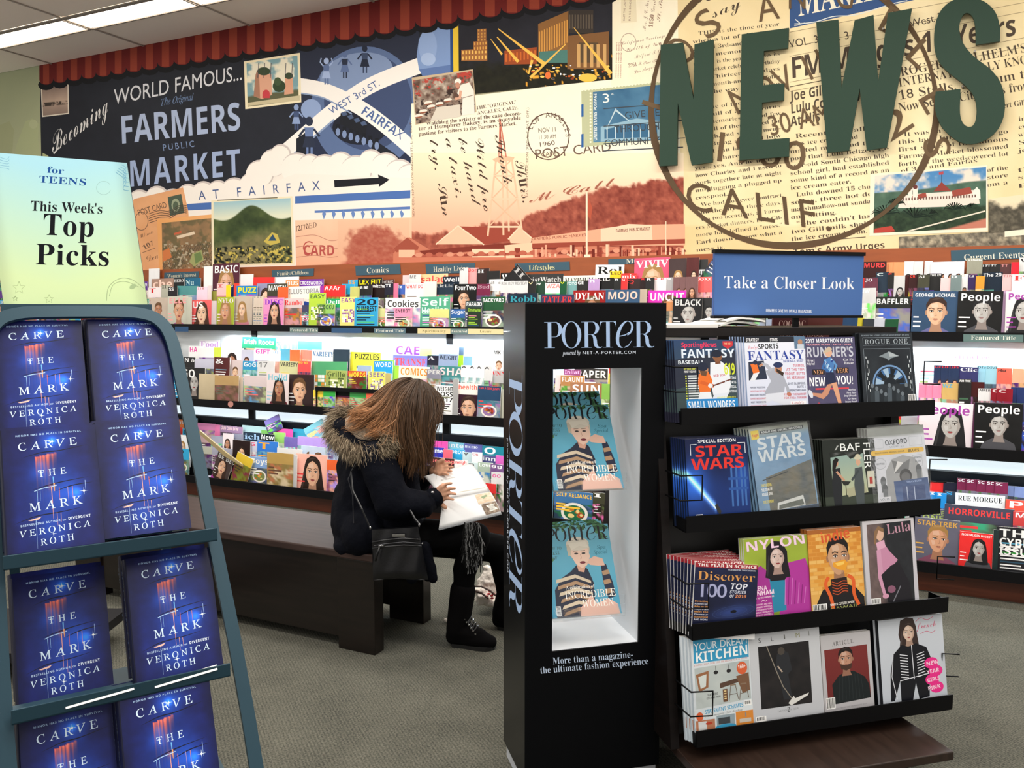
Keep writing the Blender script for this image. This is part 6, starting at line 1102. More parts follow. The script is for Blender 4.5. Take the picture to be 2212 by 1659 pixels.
# ================================================================== covers of the magazine stand (100 wide, y down)
def bars(a, x, y, w, h=9): a.rect(x, y, x + w, y + h, 'f6f6f4'); [a.rect(x + 1 + i * (w - 2) / 9, y + 1, x + 1 + i * (w - 2) / 9 + (w / 22 if i % 3 else w / 14), y + h - 2, '1c1c1c', up=i == 0) for i in range(9)]
def bg(a, H, fn, nx=40, ny=52): a.grid([(0, 0), (100, 0), (100, H), (0, H)], nx, ny, fn); return a
H = 128
def cv_sporting():
    a = bg(Art(), H, lambda p, q: mixc('2c4468', '3a4a4c', q * 1.2 + .5 * (fbm(p * 100, q * 128, 22, 3) - .5)))
    a.quad([(0, 34), (100, 20), (100, 60), (0, 86)], '2a3040'); a.text('SportingNews', 12, 12, 70, 12, 8, 'e8365a', 'b'); a.poly([(80, 2), (97, 2), (97, 10), (88, 16), (80, 10)], 'c9333c'); a.text('THE NO.1', 82, 8, 95, 8, 3, 'f4d9a0')
    a.text('FANTASY', 10, 31, 99, 31, 15, 'dfeaf6', 'b'); a.text('BASEBALL', 5, 42, 48, 42, 6.5, 'e8f0f8', 'b'); a.text('2017 MOCK DRAFT', 14, 52, 34, 52, 3, 'd8e04a'); a.text('FIRST ROUND', 14, 57, 34, 57, 3.4, 'f4f4f4')
    for i in range(12): a.ell(17, 63 + i * 4.4, 1.3, 1.3, 'd8e04a', n=8, up=i == 0); a.rect(20, 61.8 + i * 4.4, 36 + (i * 7 % 6), 64 + i * 4.4, 'dfe6ea', up=False)
    a.poly([(58, 40), (76, 38), (88, 50), (90, 80), (84, 98), (60, 98), (56, 70)], 'e6eaf2'); a.poly([(62, 96), (86, 94), (78, 112), (60, 120), (44, 118), (58, 104)], 'dde3ee'); a.poly([(66, 36), (74, 36), (75, 42), (66, 43)], '7a4c34'); a.ell(70, 30, 7.5, 9, '8a5a3e', n=18); a.ell(69, 24, 9, 7, '1e2436', n=18); a.poly([(62, 26), (58, 29), (72, 29), (78, 25)], '1e2436'); a.text('RED SOX', 62, 66, 82, 64, 4, 'c02c3c', 'b')
    a.poly([(38, 60), (54, 56), (60, 72), (54, 96), (38, 92), (36, 76)], 'e8732c'); a.ell(46, 52, 8, 10, 'c08a66', n=16); a.ell(45, 47, 9, 8, '20283c', n=16); a.poly([(40, 54), (52, 55), (50, 64), (42, 62)], '6a4a34'); a.poly([(38, 92), (56, 92), (60, 118), (32, 118)], 'e8ecf0'); a.line([(40, 74), (62, 82)], 6, 'd8632a'); a.line([(58, 82), (92, 70)], 2.4, '6a3424'); a.ell(56, 81, 4, 4, 'e8e8ea', n=10)
    a.text('619', 80, 62, 98, 62, 20, 'd6e436', 'b'); 
    for i, t in enumerate(('SCOUTING', 'REPORTS', 'STATISTICAL', 'PROJECTIONS')): a.text(t, 80, 70 + i * 8, 99, 70 + i * 8, 4.4, 'e8eef4', 'b')
    a.text('JOSE ALTUVE - MOOKIE BETTS', 66, 104, 97, 103, 2.6, 'd8e04a'); a.rect(16, 104, 100, 124, '2a86c8'); a.text('SMALL WONDERS', 18, 121, 95, 121, 13, 'eef6fc', 'b'); bars(a, 18, 125.5, 14, 2.4); return a
def cv_lindy():
    a = bg(Art(), H, lambda p, q: mixc('e6e9f4', 'd4daee', q), 4, 4); a.rect(0, 0, 100, 10, '20242e'); a.text('STRATEGY', 3, 8, 24, 8, 5, 'f4f4f8'); a.text('STATS', 42, 8, 55, 8, 5, 'f4f4f8'); a.text('Lindys', 5, 22, 22, 20, 7, 'd43c50', 'c'); a.text('SPORTS', 22, 22, 56, 21, 9, '1c1c22', 'b'); a.rect(82, 0, 100, 22, '5c7894'); a.ell(92, 10, 4, 5, 'b08468', n=10); a.rect(87, 14, 98, 22, 'c4ccd8')
    a.text('FANTASY', 4, 41, 97, 40, 16, '2c449c', 'S'); a.text('BASEBALL BRIEF', 62, 46, 96, 45, 4, '2c449c', 'b'); a.quad([(5, 44), (30, 42), (34, 74), (4, 76)], '2c3448'); a.poly([(8, 48), (18, 46), (22, 62), (12, 66)], 'e8732c'); a.ell(16, 45, 4, 4, '26304a', n=10); a.poly([(12, 64), (22, 62), (14, 76), (6, 76)], 'e4e8ee')
    a.poly([(32, 60), (46, 54), (60, 66), (64, 78), (60, 100), (34, 104), (28, 98), (40, 78)], 'a9adba'); a.line([(42, 60), (34, 50), (26, 48)], 6, 'b0b4c0'); a.line([(28, 48), (22, 52)], 3.5, 'c08a6a'); a.ell(53, 57, 6, 8, 'b98262', n=14); a.poly([(50, 56), (62, 64), (60, 70), (50, 62)], '3a2a20'); a.ell(53, 50, 8, 5, '26345c', n=14); a.line([(58, 70), (66, 90), (68, 100)], 5, 'a9adba'); a.ell(68, 102, 4, 4, 'b98262', n=10); a.poly([(32, 100), (60, 98), (80, 118), (62, 122), (40, 112), (22, 118), (22, 112)], 'd9dde8')
    for i, t in enumerate(('TURMOIL', 'AT THE TOP:', 'TROUT, BETTS', 'OR KERSHAW?')): a.text(t, 98 - len(t) * 2.9, 54 + i * 7, 97, 54 + i * 7, 4.4, 'c86070', 'b')
    for i, t in enumerate(('2017 SLEEPERS,', 'BUSTS &', 'BREAKTHROUGHS')): a.text(t, 98 - len(t) * 2.2, 85 + i * 6, 97, 85 + i * 6, 3.6, '3c4464', 'b')
    for i, t in enumerate(('FIXING THE MARKET', 'FOR TREA TURNER')): a.text(t, 60, 104 + i * 6, 97, 104 + i * 6, 3.6, 'c86070', 'b')
    for i, t in enumerate(('PINPOINT PROJECTIONS', 'CHECKLISTS AND CHEAT SHEET', 'AUCTION VALUES', 'EXPERT MOCK DRAFT', 'HOT PROSPECTS', 'SCORECARD 2017')): a.text(t, 5, 90 + i * 6.4, 30, 90 + i * 6.4, 3, ('3c4464', 'c86070')[i % 2], 'b')
    a.rect(70, 114, 96, 127, 'f0f0f4'); a.text("Lindy's", 72, 119, 92, 119, 4, 'c03040', 't'); return a
def cv_runner():
    a = bg(Art(), H, lambda p, q: mixc('3c3c5a', '5a5474', .5 + .8 * (fbm(p * 100, q * 128, 30, 5) - .5) + .2 * q)); a.text('2017 MARATHON GUIDE', 2, 10, 96, 10, 7, 'eef0f6', 'b'); a.text('TRAINING PLANS - RACES - GEAR', 3, 15, 92, 15, 2.6, 'e8a0a8')
    a.text("RUNNER'S", 2, 36, 96, 36, 18, 'c2c4d0', 'b'); a.text('Street', 2, 44, 18, 44, 5, 'f0f0f4', 'r'); a.text('Style!', 2, 50, 18, 50, 5, 'f0f0f4', 'r'); a.text('Get Fit', 74, 44, 95, 44, 5, 'f0f0f4', 'r'); a.text('Faster', 76, 50, 95, 50, 5, 'f0f0f4', 'r')
    a.rect(12, 58, 36, 68, '1c1a1e'); a.text('NEW', 14, 67, 34, 67, 8, 'e8a878', 'r'); a.rect(58, 56, 84, 66, '1c1a1e'); a.text('YEAR', 60, 65, 82, 65, 8, 'e8a878', 'r'); a.text('NEW', 4, 88, 36, 88, 15, 'fafafa', 'b'); a.text('YOU!', 58, 86, 92, 86, 15, 'fafafa', 'b'); a.rect(16, 92, 82, 95, 'd8404c')
    a.ell(46, 28, 7, 8.5, 'd9a88c', n=16); a.poly([(40, 22), (48, 17), (54, 22), (50, 26), (42, 28), (34, 30)], 'c8b49a'); a.poly([(38, 40), (50, 36), (56, 50), (52, 66), (40, 66), (36, 52)], '4a7cb8')
    for i in range(26): a.ell(37 + (i * 7) % 17, 40 + (i * 11) % 26, 2, 2.6, ('22408a', 'b8d4ee', '7ab0d8')[i % 3], n=6, up=i == 0)
    a.line([(38, 44), (32, 56), (44, 62)], 4.5, '3a6aa8'); a.line([(54, 44), (60, 52), (56, 60)], 4, '5f94c8'); a.poly([(38, 64), (54, 64), (58, 84), (36, 88)], '242a48'); a.poly([(40, 86), (50, 84), (40, 104), (30, 112), (8, 104), (10, 100), (28, 102)], 'c98e72'); a.poly([(48, 84), (58, 82), (62, 100), (66, 122), (60, 124), (54, 104)], 'd9a080'); a.ell(6, 102, 4, 8, 'd8dce8', n=10, rot=-20)
    for i, t in enumerate(('Run Your', 'First Race', 'Drop 5 Pounds', '(Or More)', 'Injury-Proof', 'Your Body')): a.text(t, 96 - len(t) * 1.9, 98 + i * 5.4, 96, 98 + i * 5.4, 3.2, 'e4e6ee', 'b')
    a.text('+', 18, 122, 24, 122, 6, 'd8404c'); return a
def cv_rogue():
    H = 124; a = bg(Art(), H, lambda p, q: mixc('161a20', '30383e', .3 + .9 * (fbm(p * 100, q * 128, 24, 7) - .4))); G = '8f9ba6'
    a.text('BEHIND THE SCENES OF THE MOVIE EVENT OF 2016', 4, 5.5, 94, 5, 2.2, G, 'b', sp=.08); a.line([(6, 8), (96, 8), (96, 21), (6, 21), (6, 8)], .6, G); a.text('ROGUE ONE', 10, 19, 92, 18.5, 8, 'aab4bc', 'R', sp=.12); a.line([(6, 27), (94, 27), (95, 118), (7, 120), (6, 27)], .5, G)
    a.poly([(34, 40), (54, 32), (72, 40), (56, 44), (52, 48), (48, 44)], '7f8a90'); a.poly([(52, 32), (72, 40), (54, 41)], 'a9b2b6')
    for r_, w, c in ((33, 3, '6f94c0'), (28, 10, '3d689c')): a.ring(52, 88, r_, r_, w, w, c, a0=180, a1=360, n=40)
    for k in range(6): t = R(192 + k * 31); a.poly([(52 + 12 * math.cos(t - .16), 88 + 12 * math.sin(t - .16)), (52 + 28 * math.cos(t - .2), 88 + 28 * math.sin(t - .2)), (52 + 28 * math.cos(t + .2), 88 + 28 * math.sin(t + .2)), (52 + 12 * math.cos(t + .16), 88 + 12 * math.sin(t + .16))], '0f1820' if k % 2 else '9db8d0')
    a.ell(52, 88, 11, 11, '141c24', n=20, a0=180, a1=360)
    for i in range(9): x = 18 + i * 8; y = 90 + 5 * ((i * 5) % 4); a.ell(x, y, 3, 4, '6a747c', n=10); a.poly([(x - 5, 122), (x - 4, y + 4), (x + 4, y + 4), (x + 5, 122)], ('2c343a', '4a545c', '1e252b')[i % 3])
    for s_ in (9, 88):
        for i in range(9): a.rect(s_ + (i * 3) % 5, 40 + i * 7, s_ + (i * 3) % 5 + 1.2, 44 + i * 7 + (i * 5) % 4, 'dfe6ea', up=i == 0)
    bars(a, 84, 106, 14, 14); return a
def cv_sw1():
    def f(p, q):
        X = p * 100; Y = q * H; c = mixc('0f1a40', '16306e', sstep(.2, .7, q) + .3 * (fbm(X, Y, 26, 9) - .5)); g = .8 * np.exp(-((X - 10) / 22) ** 2 - ((Y - 70) / 34) ** 2) + .5 * np.exp(-((X - 88) / 12) ** 2 - ((Y - 60) / 30) ** 2); d = np.abs((Y - 58) - (X - 2) * 1.28) / 1.6; b_ = np.exp(-(d / 4.5) ** 2) * (X < 44)
        c = c + g[..., None] * np.array([.15, .35, .65]) + b_[..., None] * np.array([.5, .65, .85]); return c
    a = bg(Art(), 126, f, 60, 70); a.text('SPECIAL EDITION', 20, 7, 82, 7, 5, 'f2f4f8', 'b'); a.line([(8, 26), (8, 9), (18, 9)], 1, 'e8ecf4'); a.line([(84, 9), (96, 9), (96, 26)], 1, 'e8ecf4')
    a.text('STAR', 14, 29, 92, 29, 17, 'e0342c', 'b', sp=-.02); a.text('WARS', 8, 49, 94, 49, 17, 'e0342c', 'b', sp=-.02)
    for x in (70, 78, 86, 92): a.rect(x, 48, x + 3, 110, '3f6cb0', up=x == 70)
    for y in (64, 80): a.rect(66, y, 98, y + 4, '2c56a0', up=y == 64)
    a.line([(2, 58), (44, 112)], (2.2), 'dff2ff'); a.poly([(44, 112), (42, 106), (46, 104), (52, 116), (50, 124)], '30302e')
    bars(a, 12, 119, 10, 6); return a
def cv_sw2():
    a = bg(Art(), 132, lambda p, q: mixc(mixc('9aa29c', '8c9184', fbm(p * 100, q * 130, 16, 3)), '6f93b4', sstep(.03, .16, q)) * (1 + .3 * (fbm(p * 100, q * 130, 28, 6) - .5))[..., None]); a.rect(3, 3, 16, 17, 'd9c24a'); a.text('Topps', 5, 13, 15, 12, 4, 'c22c30', 'b'); a.rect(18, 5, 92, 10, '283038'); a.text('ROGUE ONE COLLECTOR COVER', 20, 9, 90, 9, 3.2, 'dfe4e4', 'b')
    a.text('STAR', 10, 34, 90, 32, 18, 'c8d2d8', 'b', sp=-.02); a.text('WARS', 10, 54, 92, 52, 18, 'c8d2d8', 'b', sp=-.02)
    a.grid([(18, 78), (98, 60), (98, 131), (18, 131)], 24, 20, lambda p, q: mixc('3c4a54', '746c58', fbm(p * 80, q * 60, 16, 12) * 1.2)); a.line([(12, 82), (56, 74)], 1.4, '2a2e30')
    for i, t in enumerate(('FEATURING', 'THE STARS OF', 'ROGUE ONE!')): a.text(t, 8, 92 + i * 7, 26, 92 + i * 7, 4.4, ('d8c84a', 'f0f0ec')[i > 0], 'b')
    a.text('THE EMPIRE', 8, 118, 26, 118, 4.4, 'd8c84a', 'b'); a.quad([(32, 120), (76, 114), (78, 130), (30, 131)], 'c8ccca'); a.quad([(34, 124), (74, 120), (76, 129), (33, 130)], '5a6058'); return a
def cv_baffler():
    a = bg(Art(), 118, lambda p, q: mixc('1c211e', '2a302a', fbm(p * 100, q * 118, 30, 3)), 8, 8); a.text('THE', 26, 18, 31, 10, 3, 'e6eae8', 'b', up=(-1, 0)); a.text('BAF', 32, 20, 72, 20, 13, 'eef2f0', 's'); a.text('FLER', 78, 6, 78, 52, 13, 'eef2f0', 's', up=(1, 0))
    a.grid([(14, 30), (76, 24), (82, 92), (16, 96)], 16, 16, lambda p, q: mixc('8fa8a0', 'b8bc98', q)); a.poly([(14, 30), (40, 22), (52, 34), (78, 24), (76, 22), (12, 22)], '1c211e'); a.rect(0, 96, 100, 118, '3a4238'); a.poly([(40, 84), (76, 78), (80, 92), (44, 98)], 'a9a88a')
    for x, c1, c2, sk in ((24, '23262a', '1c1e22', 'c4957a'), (66, '4a5254', '3e4648', 'd0a488')):
        a.ell(x, 40, 4.5, 6, sk, n=14); a.poly([(x - 7, 50), (x + 7, 48), (x + 9, 78), (x + 7, 116), (x - 7, 116), (x - 10, 78)], c1); a.line([(x, 54), (x + (14 if x < 50 else -14), 70)], 4, sk if x < 50 else c2)
    a.poly([(18, 36), (24, 30), (30, 34), (26, 40), (20, 56), (16, 52)], '1a1614'); a.ell(66, 33, 8, 2.6, 'c8c2a8', n=14); a.ell(66, 30, 5, 4, 'c8c2a8', n=12); a.poly([(32, 70), (50, 72), (44, 78), (36, 78)], '2a2c28'); a.line([(40, 78), (40, 96)], 1.5, '2a2c28'); a.rect(82, 56, 96, 84, 'cbcab8'); a.rect(86, 66, 92, 78, 'b04038'); return a
def cv_oxford():
    a = bg(Art(), 138, lambda p, q: mixc('8c908c', 'c9ccd4', sstep(.10, .13, q)) * (1 + .15 * (fbm(p * 100, q * 130, 20, 6) - .5))[..., None]); a.line([(4, 20), (26, 20), (26, 36), (4, 36), (4, 20)], .6, '9aa2aa'); a.line([(72, 20), (95, 20), (95, 36), (72, 36), (72, 20)], .6, '9aa2aa'); a.text('OXFORD', 29, 32, 69, 31, 9, '3a4046', 'b'); a.text('AMERICAN', 36, 37, 62, 37, 3.6, '7c868e', 'r', sp=.1)
    a.rect(6, 40, 94, 49, 'd9b048'); a.ell(6, 44.5, 3, 4.5, 'd9b048', n=12); a.ell(94, 44.5, 3, 4.5, 'd9b048', n=12); a.text('SOUTHERN MUSIC ISSUE', 10, 46, 62, 46, 2.6, '6a5a30', 'b'); a.text('BLUES', 68, 47.5, 88, 47.5, 5, '4a4230', 'b')
    a.poly([(26, 78), (38, 58), (58, 52), (78, 58), (90, 78), (90, 136), (26, 136)], '9a9c9e'); a.ell(18, 64, 10, 10, 'c4c7cf', n=24); a.ring(18, 64, 10, 10, .6, .6, '8e949c'); a.text('RHYTHM', 11, 66, 25, 66, 3.4, '6a727a', 'b'); a.line([(76, 54), (92, 54), (92, 74), (76, 74), (76, 54)], .6, '8e949c'); a.text('MEMPHIS', 78, 60, 91, 60, 3.2, '6a727a', 'b'); a.text('BLUES', 79, 67, 90, 67, 3.2, '6a727a', 'b')
    a.poly([(38, 60), (58, 66), (70, 60), (66, 82), (42, 84)], '6c6e70'); a.poly([(40, 84), (58, 66), (48, 62)], 'cfcfcf'); a.ell(60, 90, 11, 13, '3c3c3e', n=16); a.ell(60, 92, 8, 9, '606062', n=14)
    for x, y in ((20, 96), (22, 110), (84, 80)): a.ell(x, y, 5, 9, '55585c', n=14); a.rect(x - 4, y, x + 4, y + 20, '6c7074')
    a.grid([(38, 98), (99, 96), (100, 137), (40, 137)], 10, 10, lambda p, q: mixc('41557f', '526a98', q)); a.text('TRAVELER', 60, 103, 88, 102.5, 3, '8fa4cc', 'b'); a.rect(52, 108, 92, 134, '3a4c78'); [a.ell(60 + (i * 13) % 26, 110 + (i * 7) % 24, 1, 1, 'b8c4dc', n=6, up=i == 0) for i in range(50)]; a.rect(10, 124, 30, 134, 'd0d2d8'); a.text('VOL 95', 12, 130, 28, 130, 3.6, '7a828a'); return a
def cv_discover():
    a = bg(Art(), H, lambda p, q: mixc('1c2242', '141832', q) * (1 + .4 * (fbm(p * 100, q * 128, 14, 5) - .5))[..., None] + (np.exp(-(((p * 100 - 64) / 34) ** 2 + ((q * 128 - 92 - (p * 100 - 64) * -.25) / 12) ** 2)))[..., None] * np.array([.10, .16, .30]), 50, 60)
    a.rect(0, 0, 100, 9, '9c2430'); a.text('THE YEAR IN SCIENCE', 4, 7.5, 98, 7.5, 5.6, 'f4ece8', 'b'); a.text('Discover', 4, 33, 96, 33, 17, 'd99a54', 'r'); a.text('SCIENCE FOR THE CURIOUS', 52, 13, 96, 13, 2.6, 'c8ccd8', 'b'); a.text('100', 4, 66, 52, 66, 26, '8c90b8', 's', sp=-.05); a.text('100', 4.8, 66, 52.8, 66, 26, 'a9acd0', 's', sp=-.05)
    a.text('TOP', 56, 49, 84, 49, 11, 'e6e8f4', 'b', up=(.15, -1)); a.text('STORIES', 56, 57, 82, 57, 5.4, 'd0d4e4', 'b', up=(.15, -1)); a.text('OF', 56, 65, 63, 65, 5.4, 'd0d4e4', 'b', up=(.15, -1)); a.text('2016', 65, 65, 83, 65, 5.6, 'e08a54', 'b', up=(.15, -1))
    for i in range(5): a.ring(64, 92, 34 - i * 6, 11 - i * 2, .5, .4, ('3a4c7a', '2c3c6a')[i % 2], rot=-14)
    a.ell(64, 92, 5, 3, '0c0e1c', rot=-14)
    for i, t in enumerate(('Detecting', 'Alzheimers Early', 'Baby on the', 'Rodgers Cam', 'Meet the', 'Dinosaur', 'Gravitational', 'AND MORE')): a.text(t, 2, 76 + i * 5, 24, 76 + i * 5, 3, ('d99a54', 'd0d4e4')[i % 2], 'b')
    for i, c in enumerate(('3a4a5a', '8a6a4a', '44607a', '5a5a6a', '6a7a8a')): a.rect(4 + i * 16, 119, 18 + i * 16, 128, c)
    bars(a, 76, 117, 20, 8); return a
def cv_nylon():
    a = bg(Art(), H, lambda p, q: mixc('9cae3c', '88a036', q) * (1 + .2 * (fbm(p * 100, q * 128, 40, 5) - .5))[..., None]); a.poly([(60, 44), (94, 38), (100, 60), (100, 128), (48, 128), (56, 84)], 'b0389a'); a.poly([(0, 56), (24, 44), (40, 60), (40, 128), (0, 128)], 'a43490'); a.poly([(36, 60), (60, 56), (60, 118), (40, 120)], '2c86a8')
    for i in range(7): a.line([(62 + i * 5, 60 + i * 4), (58 + i * 5, 110)], 1.3, ('d070c0', '8a2478')[i % 2])
    a.poly([(34, 16), (44, 6), (58, 8), (66, 24), (66, 60), (60, 70), (38, 70), (32, 50)], '1e1a1e'); face(a, 50, 33, 34, 'd2b8ae', '1e1a1e', .03, True); a.text('NYLON', 2, 20, 97, 14, 15, 'f2d0e6', 'b'); a.text('LENA', 13, 84, 32, 83, 7, 'f6dcec', 'b'); a.text('DUNHAM', 3, 92, 43, 90, 7, 'f6dcec', 'b'); a.text('NASTY AS SHE WANNA BE', 7, 97, 42, 95, 2.4, 'f6dcec', 'b'); a.curve([(22, 101), (25, 99), (28, 101), (31, 99)], .8, 'f6dcec')
    for i, t in enumerate(('KATY PERRY AND GIRL', 'POWER MEDIA', 'SUNDANCE TIPS', 'FRIENDS OF BEAUTY', 'AND SCOTT CAMPBELL')): a.text(t, 10, 107 + i * 4.2, 38, 106 + i * 4.2, 2.4, 'f0cce0', 'b')
    return a
def cv_indie():
    a = bg(Art(), 130, lambda p, q: mixc('d8923c', 'e0b060', q), 4, 4)
    for r_ in range(17):
        for c_ in range(8): x = c_ * 14 - (r_ % 2) * 7; a.rect(max(0, x + .5), r_ * 6 + .4, min(100, x + 13.4), r_ * 6 + 5.5, random.choice(['dd9a3e', 'e4aa52', 'd28a34', 'e8b868']), up=r_ + c_ == 0)
    a.rect(0, 0, 100, 7, 'a8642c'); a.poly([(10, 116), (22, 96), (40, 88), (64, 88), (84, 96), (99, 112), (99, 130), (8, 130)], '1e1c1e'); face(a, 54, 46, 56, 'c89a76', '1e1816', .06, male=True); a.poly([(44, 54), (66, 50), (72, 56), (66, 68), (54, 66), (44, 60)], 'e8a030'); a.poly([(48, 55), (66, 53), (64, 58), (52, 60)], 'f4c860'); a.poly([(38, 80), (68, 78), (70, 104), (40, 106)], '2a1c18')
    for k in range(5): a.curve([(40, 84 + k * 4.4), (50, 87 + k * 4.4), (60, 84 + k * 4), (69, 85 + k * 4)], 1.4, 'c0502c')
    a.curve([(34, 76), (28, 88), (36, 108), (40, 128)], 6, 'e0622c'); a.curve([(70, 76), (80, 84), (80, 106), (88, 124)], 6, 'e0622c'); a.text('indie', 24, 22, 80, 16, 16, 'd65a30', 'b'); a.text("WHAT'S CUTE IN JAPAN?", 34, 122, 80, 120, 3.6, 'f2efe6', 'b'); a.text('KAWAII', 34, 129.5, 84, 127, 5.4, 'b8c070', 's'); bars(a, 2, 117, 26, 11); return a
def cv_lula():
    a = bg(Art(), 136, lambda p, q: mixc('d0ccd0', 'c0bfc8', q), 4, 4); a.grid([(8, 6), (94, 4), (92, 134), (8, 134)], 30, 40, lambda p, q: mixc('6a5a58', '24262a', sstep(.25, .45, p)) * (1 + .4 * (fbm(p * 90, q * 120, 9, 5) - .5))[..., None])
    a.poly([(26, 40), (38, 36), (48, 50), (60, 62), (64, 66), (52, 76), (44, 88), (30, 90), (24, 70)], 'c68aa8'); a.poly([(24, 48), (32, 46), (34, 90), (38, 120), (32, 122), (24, 92)], 'cf98b4'); a.poly([(30, 88), (50, 74), (66, 70), (84, 104), (88, 132), (40, 132)], '1e1c22'); a.poly([(24, 36), (40, 32), (42, 44), (26, 48)], 'dca8c0'); a.ell(32, 22, 8, 11, 'd8b098', n=18); a.poly([(22, 18), (30, 9), (40, 14), (40, 20), (30, 16), (26, 26), (24, 40), (20, 36)], '8a6a4c'); a.ell(48, 112, 8, 6, '8a5a72'); a.line([(50, 132), (66, 108)], 2, '777780')
    a.text('lula', 46, 24, 94, 20, 15, 'c090a2', 'R') if False else a.text('Lula', 46, 24, 94, 20, 17, 'c090a2', 'r'); bars(a, 8, 124, 18, 10); a.ell(36, 122, 6, 4, 'd49ab4'); return a
def cv_kitchen():
    a = bg(Art(), 145, lambda p, q: mixc('e0e6ea', 'cfd8de', q), 4, 4); a.rect(4, 2, 98, 38, '3a9cc8'); a.text('YOUR DREAM', 5, 19, 97, 16, 12, 'f2f8fa', 's', up=(0, -1)); a.text('KITCHEN', 6, 37, 98, 33, 15, 'f8fcfc', 'b', up=(0, -1)); a.text('INSPIRATION FOR THE HEART OF YOUR HOME', 4, 43, 96, 40, 3, 'd08a84', 'r')
    a.grid([(4, 46), (98, 42), (98, 104), (4, 110)], 20, 16, lambda p, q: mixc('c9d0cc', 'a8b4b6', fbm(p * 90, q * 60, 20, 3))); a.quad([(6, 56), (28, 52), (26, 78), (10, 84)], '9a6a4a'); a.quad([(10, 60), (24, 57), (22, 76), (13, 79)], 'd4dcd8'); a.quad([(46, 74), (96, 66), (96, 72), (46, 82)], '5a4438'); a.rect(50, 84, 58, 104, '6a4a34'); [a.rect(52, 86 + i * 4, 56, 88 + i * 4, 'e0c890', up=i == 0) for i in range(4)]
    a.quad([(74, 66), (96, 62), (97, 90), (84, 94), (74, 80)], '7a5a44')
    for x in (64, 82): a.line([(x, 80), (x - 4, 104)], 1.1, '6a5a4c'); a.line([(x + 8, 79), (x + 12, 102)], 1.1, '6a5a4c'); a.rect(x - 1, 78, x + 9, 80, '8a7460'); a.line([(x - 2, 94), (x + 10, 93)], .9, '6a5a4c')
    for x in (40, 62): a.line([(x, 46), (x, 54)], .7, '444444'); a.ell(x, 56, 4, 3, '2a2a2c', n=12)
    a.ell(85, 54, 9, 10, 'd8643c', n=26); a.text('160+', 78, 55, 92, 54, 6, 'f8ece4', 'b'); a.text('FEATURING', 24, 92, 42, 91, 3.6, '444444', 'b'); a.text('KITCHENS FROM', 22, 97, 46, 95.5, 3, '444444', 'b'); a.rect(0, 110, 100, 126, 'd8e0e4'); a.text('STATEMENT SCHEMES', 18, 119, 84, 115, 6, '3a9cc8', 'b'); bars(a, 86, 106, 12, 8); a.text('Period - Contemporary - Classic - Farmhouse', 18, 124, 82, 121, 3, '555555', 't'); a.ell(9, 122, 6, 7, 'd8643c', n=18)
    a.rect(2, 128, 34, 145, 'b87a5a'); a.rect(6, 130, 20, 145, 'd8dcdc'); a.ell(24, 134, 6, 2, 'b8402c'); a.rect(37, 124, 68, 145, '8fa0a8'); a.ell(52, 143, 18, 5, '3a9cc8'); a.rect(40, 128, 60, 138, '3e4448'); a.rect(70, 122, 100, 145, 'd88a3a'); a.rect(76, 134, 96, 140, 'c8c0b4'); a.rect(86, 124, 88, 132, '888888'); return a
def cv_slimi():
    a = bg(Art(), 134, lambda p, q: mixc('cdd0d4', 'bfc2c8', q), 4, 4)
    for i, (ch, c) in enumerate(zip('SLIMI', ('4a4c50', '5a5c60', '6a6c68', '9a9a70', '9a9c9c'))): a.text(ch, 13 + i * 17.5, 14 - i * .6, 17 + i * 17.5 + (3 if ch == 'M' else 0), 13.8 - i * .6, 7.5, c, 's')
    a.grid([(12, 20), (84, 19), (84, 114), (12, 114)], 30, 30, lambda p, q: mixc('17181a', '302c2c', fbm(p * 80, q * 90, 14, 3))); a.poly([(38, 34), (46, 28), (54, 34), (58, 60), (52, 66), (56, 104), (44, 104), (40, 74), (34, 58)], '2c2e32'); a.ell(44, 30, 5, 6, '4c4640', n=12); a.line([(24, 20), (36, 60), (44, 84), (60, 112)], 1.3, '8a8276'); a.poly([(50, 110), (58, 100), (60, 104), (80, 98), (78, 102), (62, 110), (54, 114)], 'dcdcd8'); a.line([(38, 52), (44, 62)], 2, 'b0a090')
    a.text('THE FASHION ISSUE', 34, 122, 64, 121, 3, '7a7c80', 's', sp=.1); a.text('2', 48, 123, 52, 123, 7, '444444', 't'); bars(a, 4, 124, 14, 8); return a
def cv_article():
    a = bg(Art(), 150, lambda p, q: mixc('c4c2c4', 'b6b4b8', q), 4, 4); a.text('ARTICLE', 24, 22, 66, 20, 8, '4a4644', 'R', sp=.1); a.grid([(6, 28), (92, 26), (94, 130), (8, 134)], 10, 12, lambda p, q: mixc('7c3230', '6a2828', q)); a.poly([(20, 134), (18, 96), (32, 80), (46, 74), (62, 74), (84, 88), (92, 104), (93, 130)], '1c2224')
    for k in range(8): a.line([(34 + k * 6, 80), (30 + k * 7, 128)], .8, '2c3436')
    face(a, 48, 50, 40, 'c09078', '241c1a', 0, male=True); a.poly([(36, 58), (48, 62), (60, 58), (58, 68), (48, 72), (38, 68)], '4a342c'); bars(a, 4, 120, 18, 22); a.text('ISSUE TWO OF THE PROGRESSIVE MAN', 20, 144, 84, 142, 2.6, '8a888c', 't'); return a
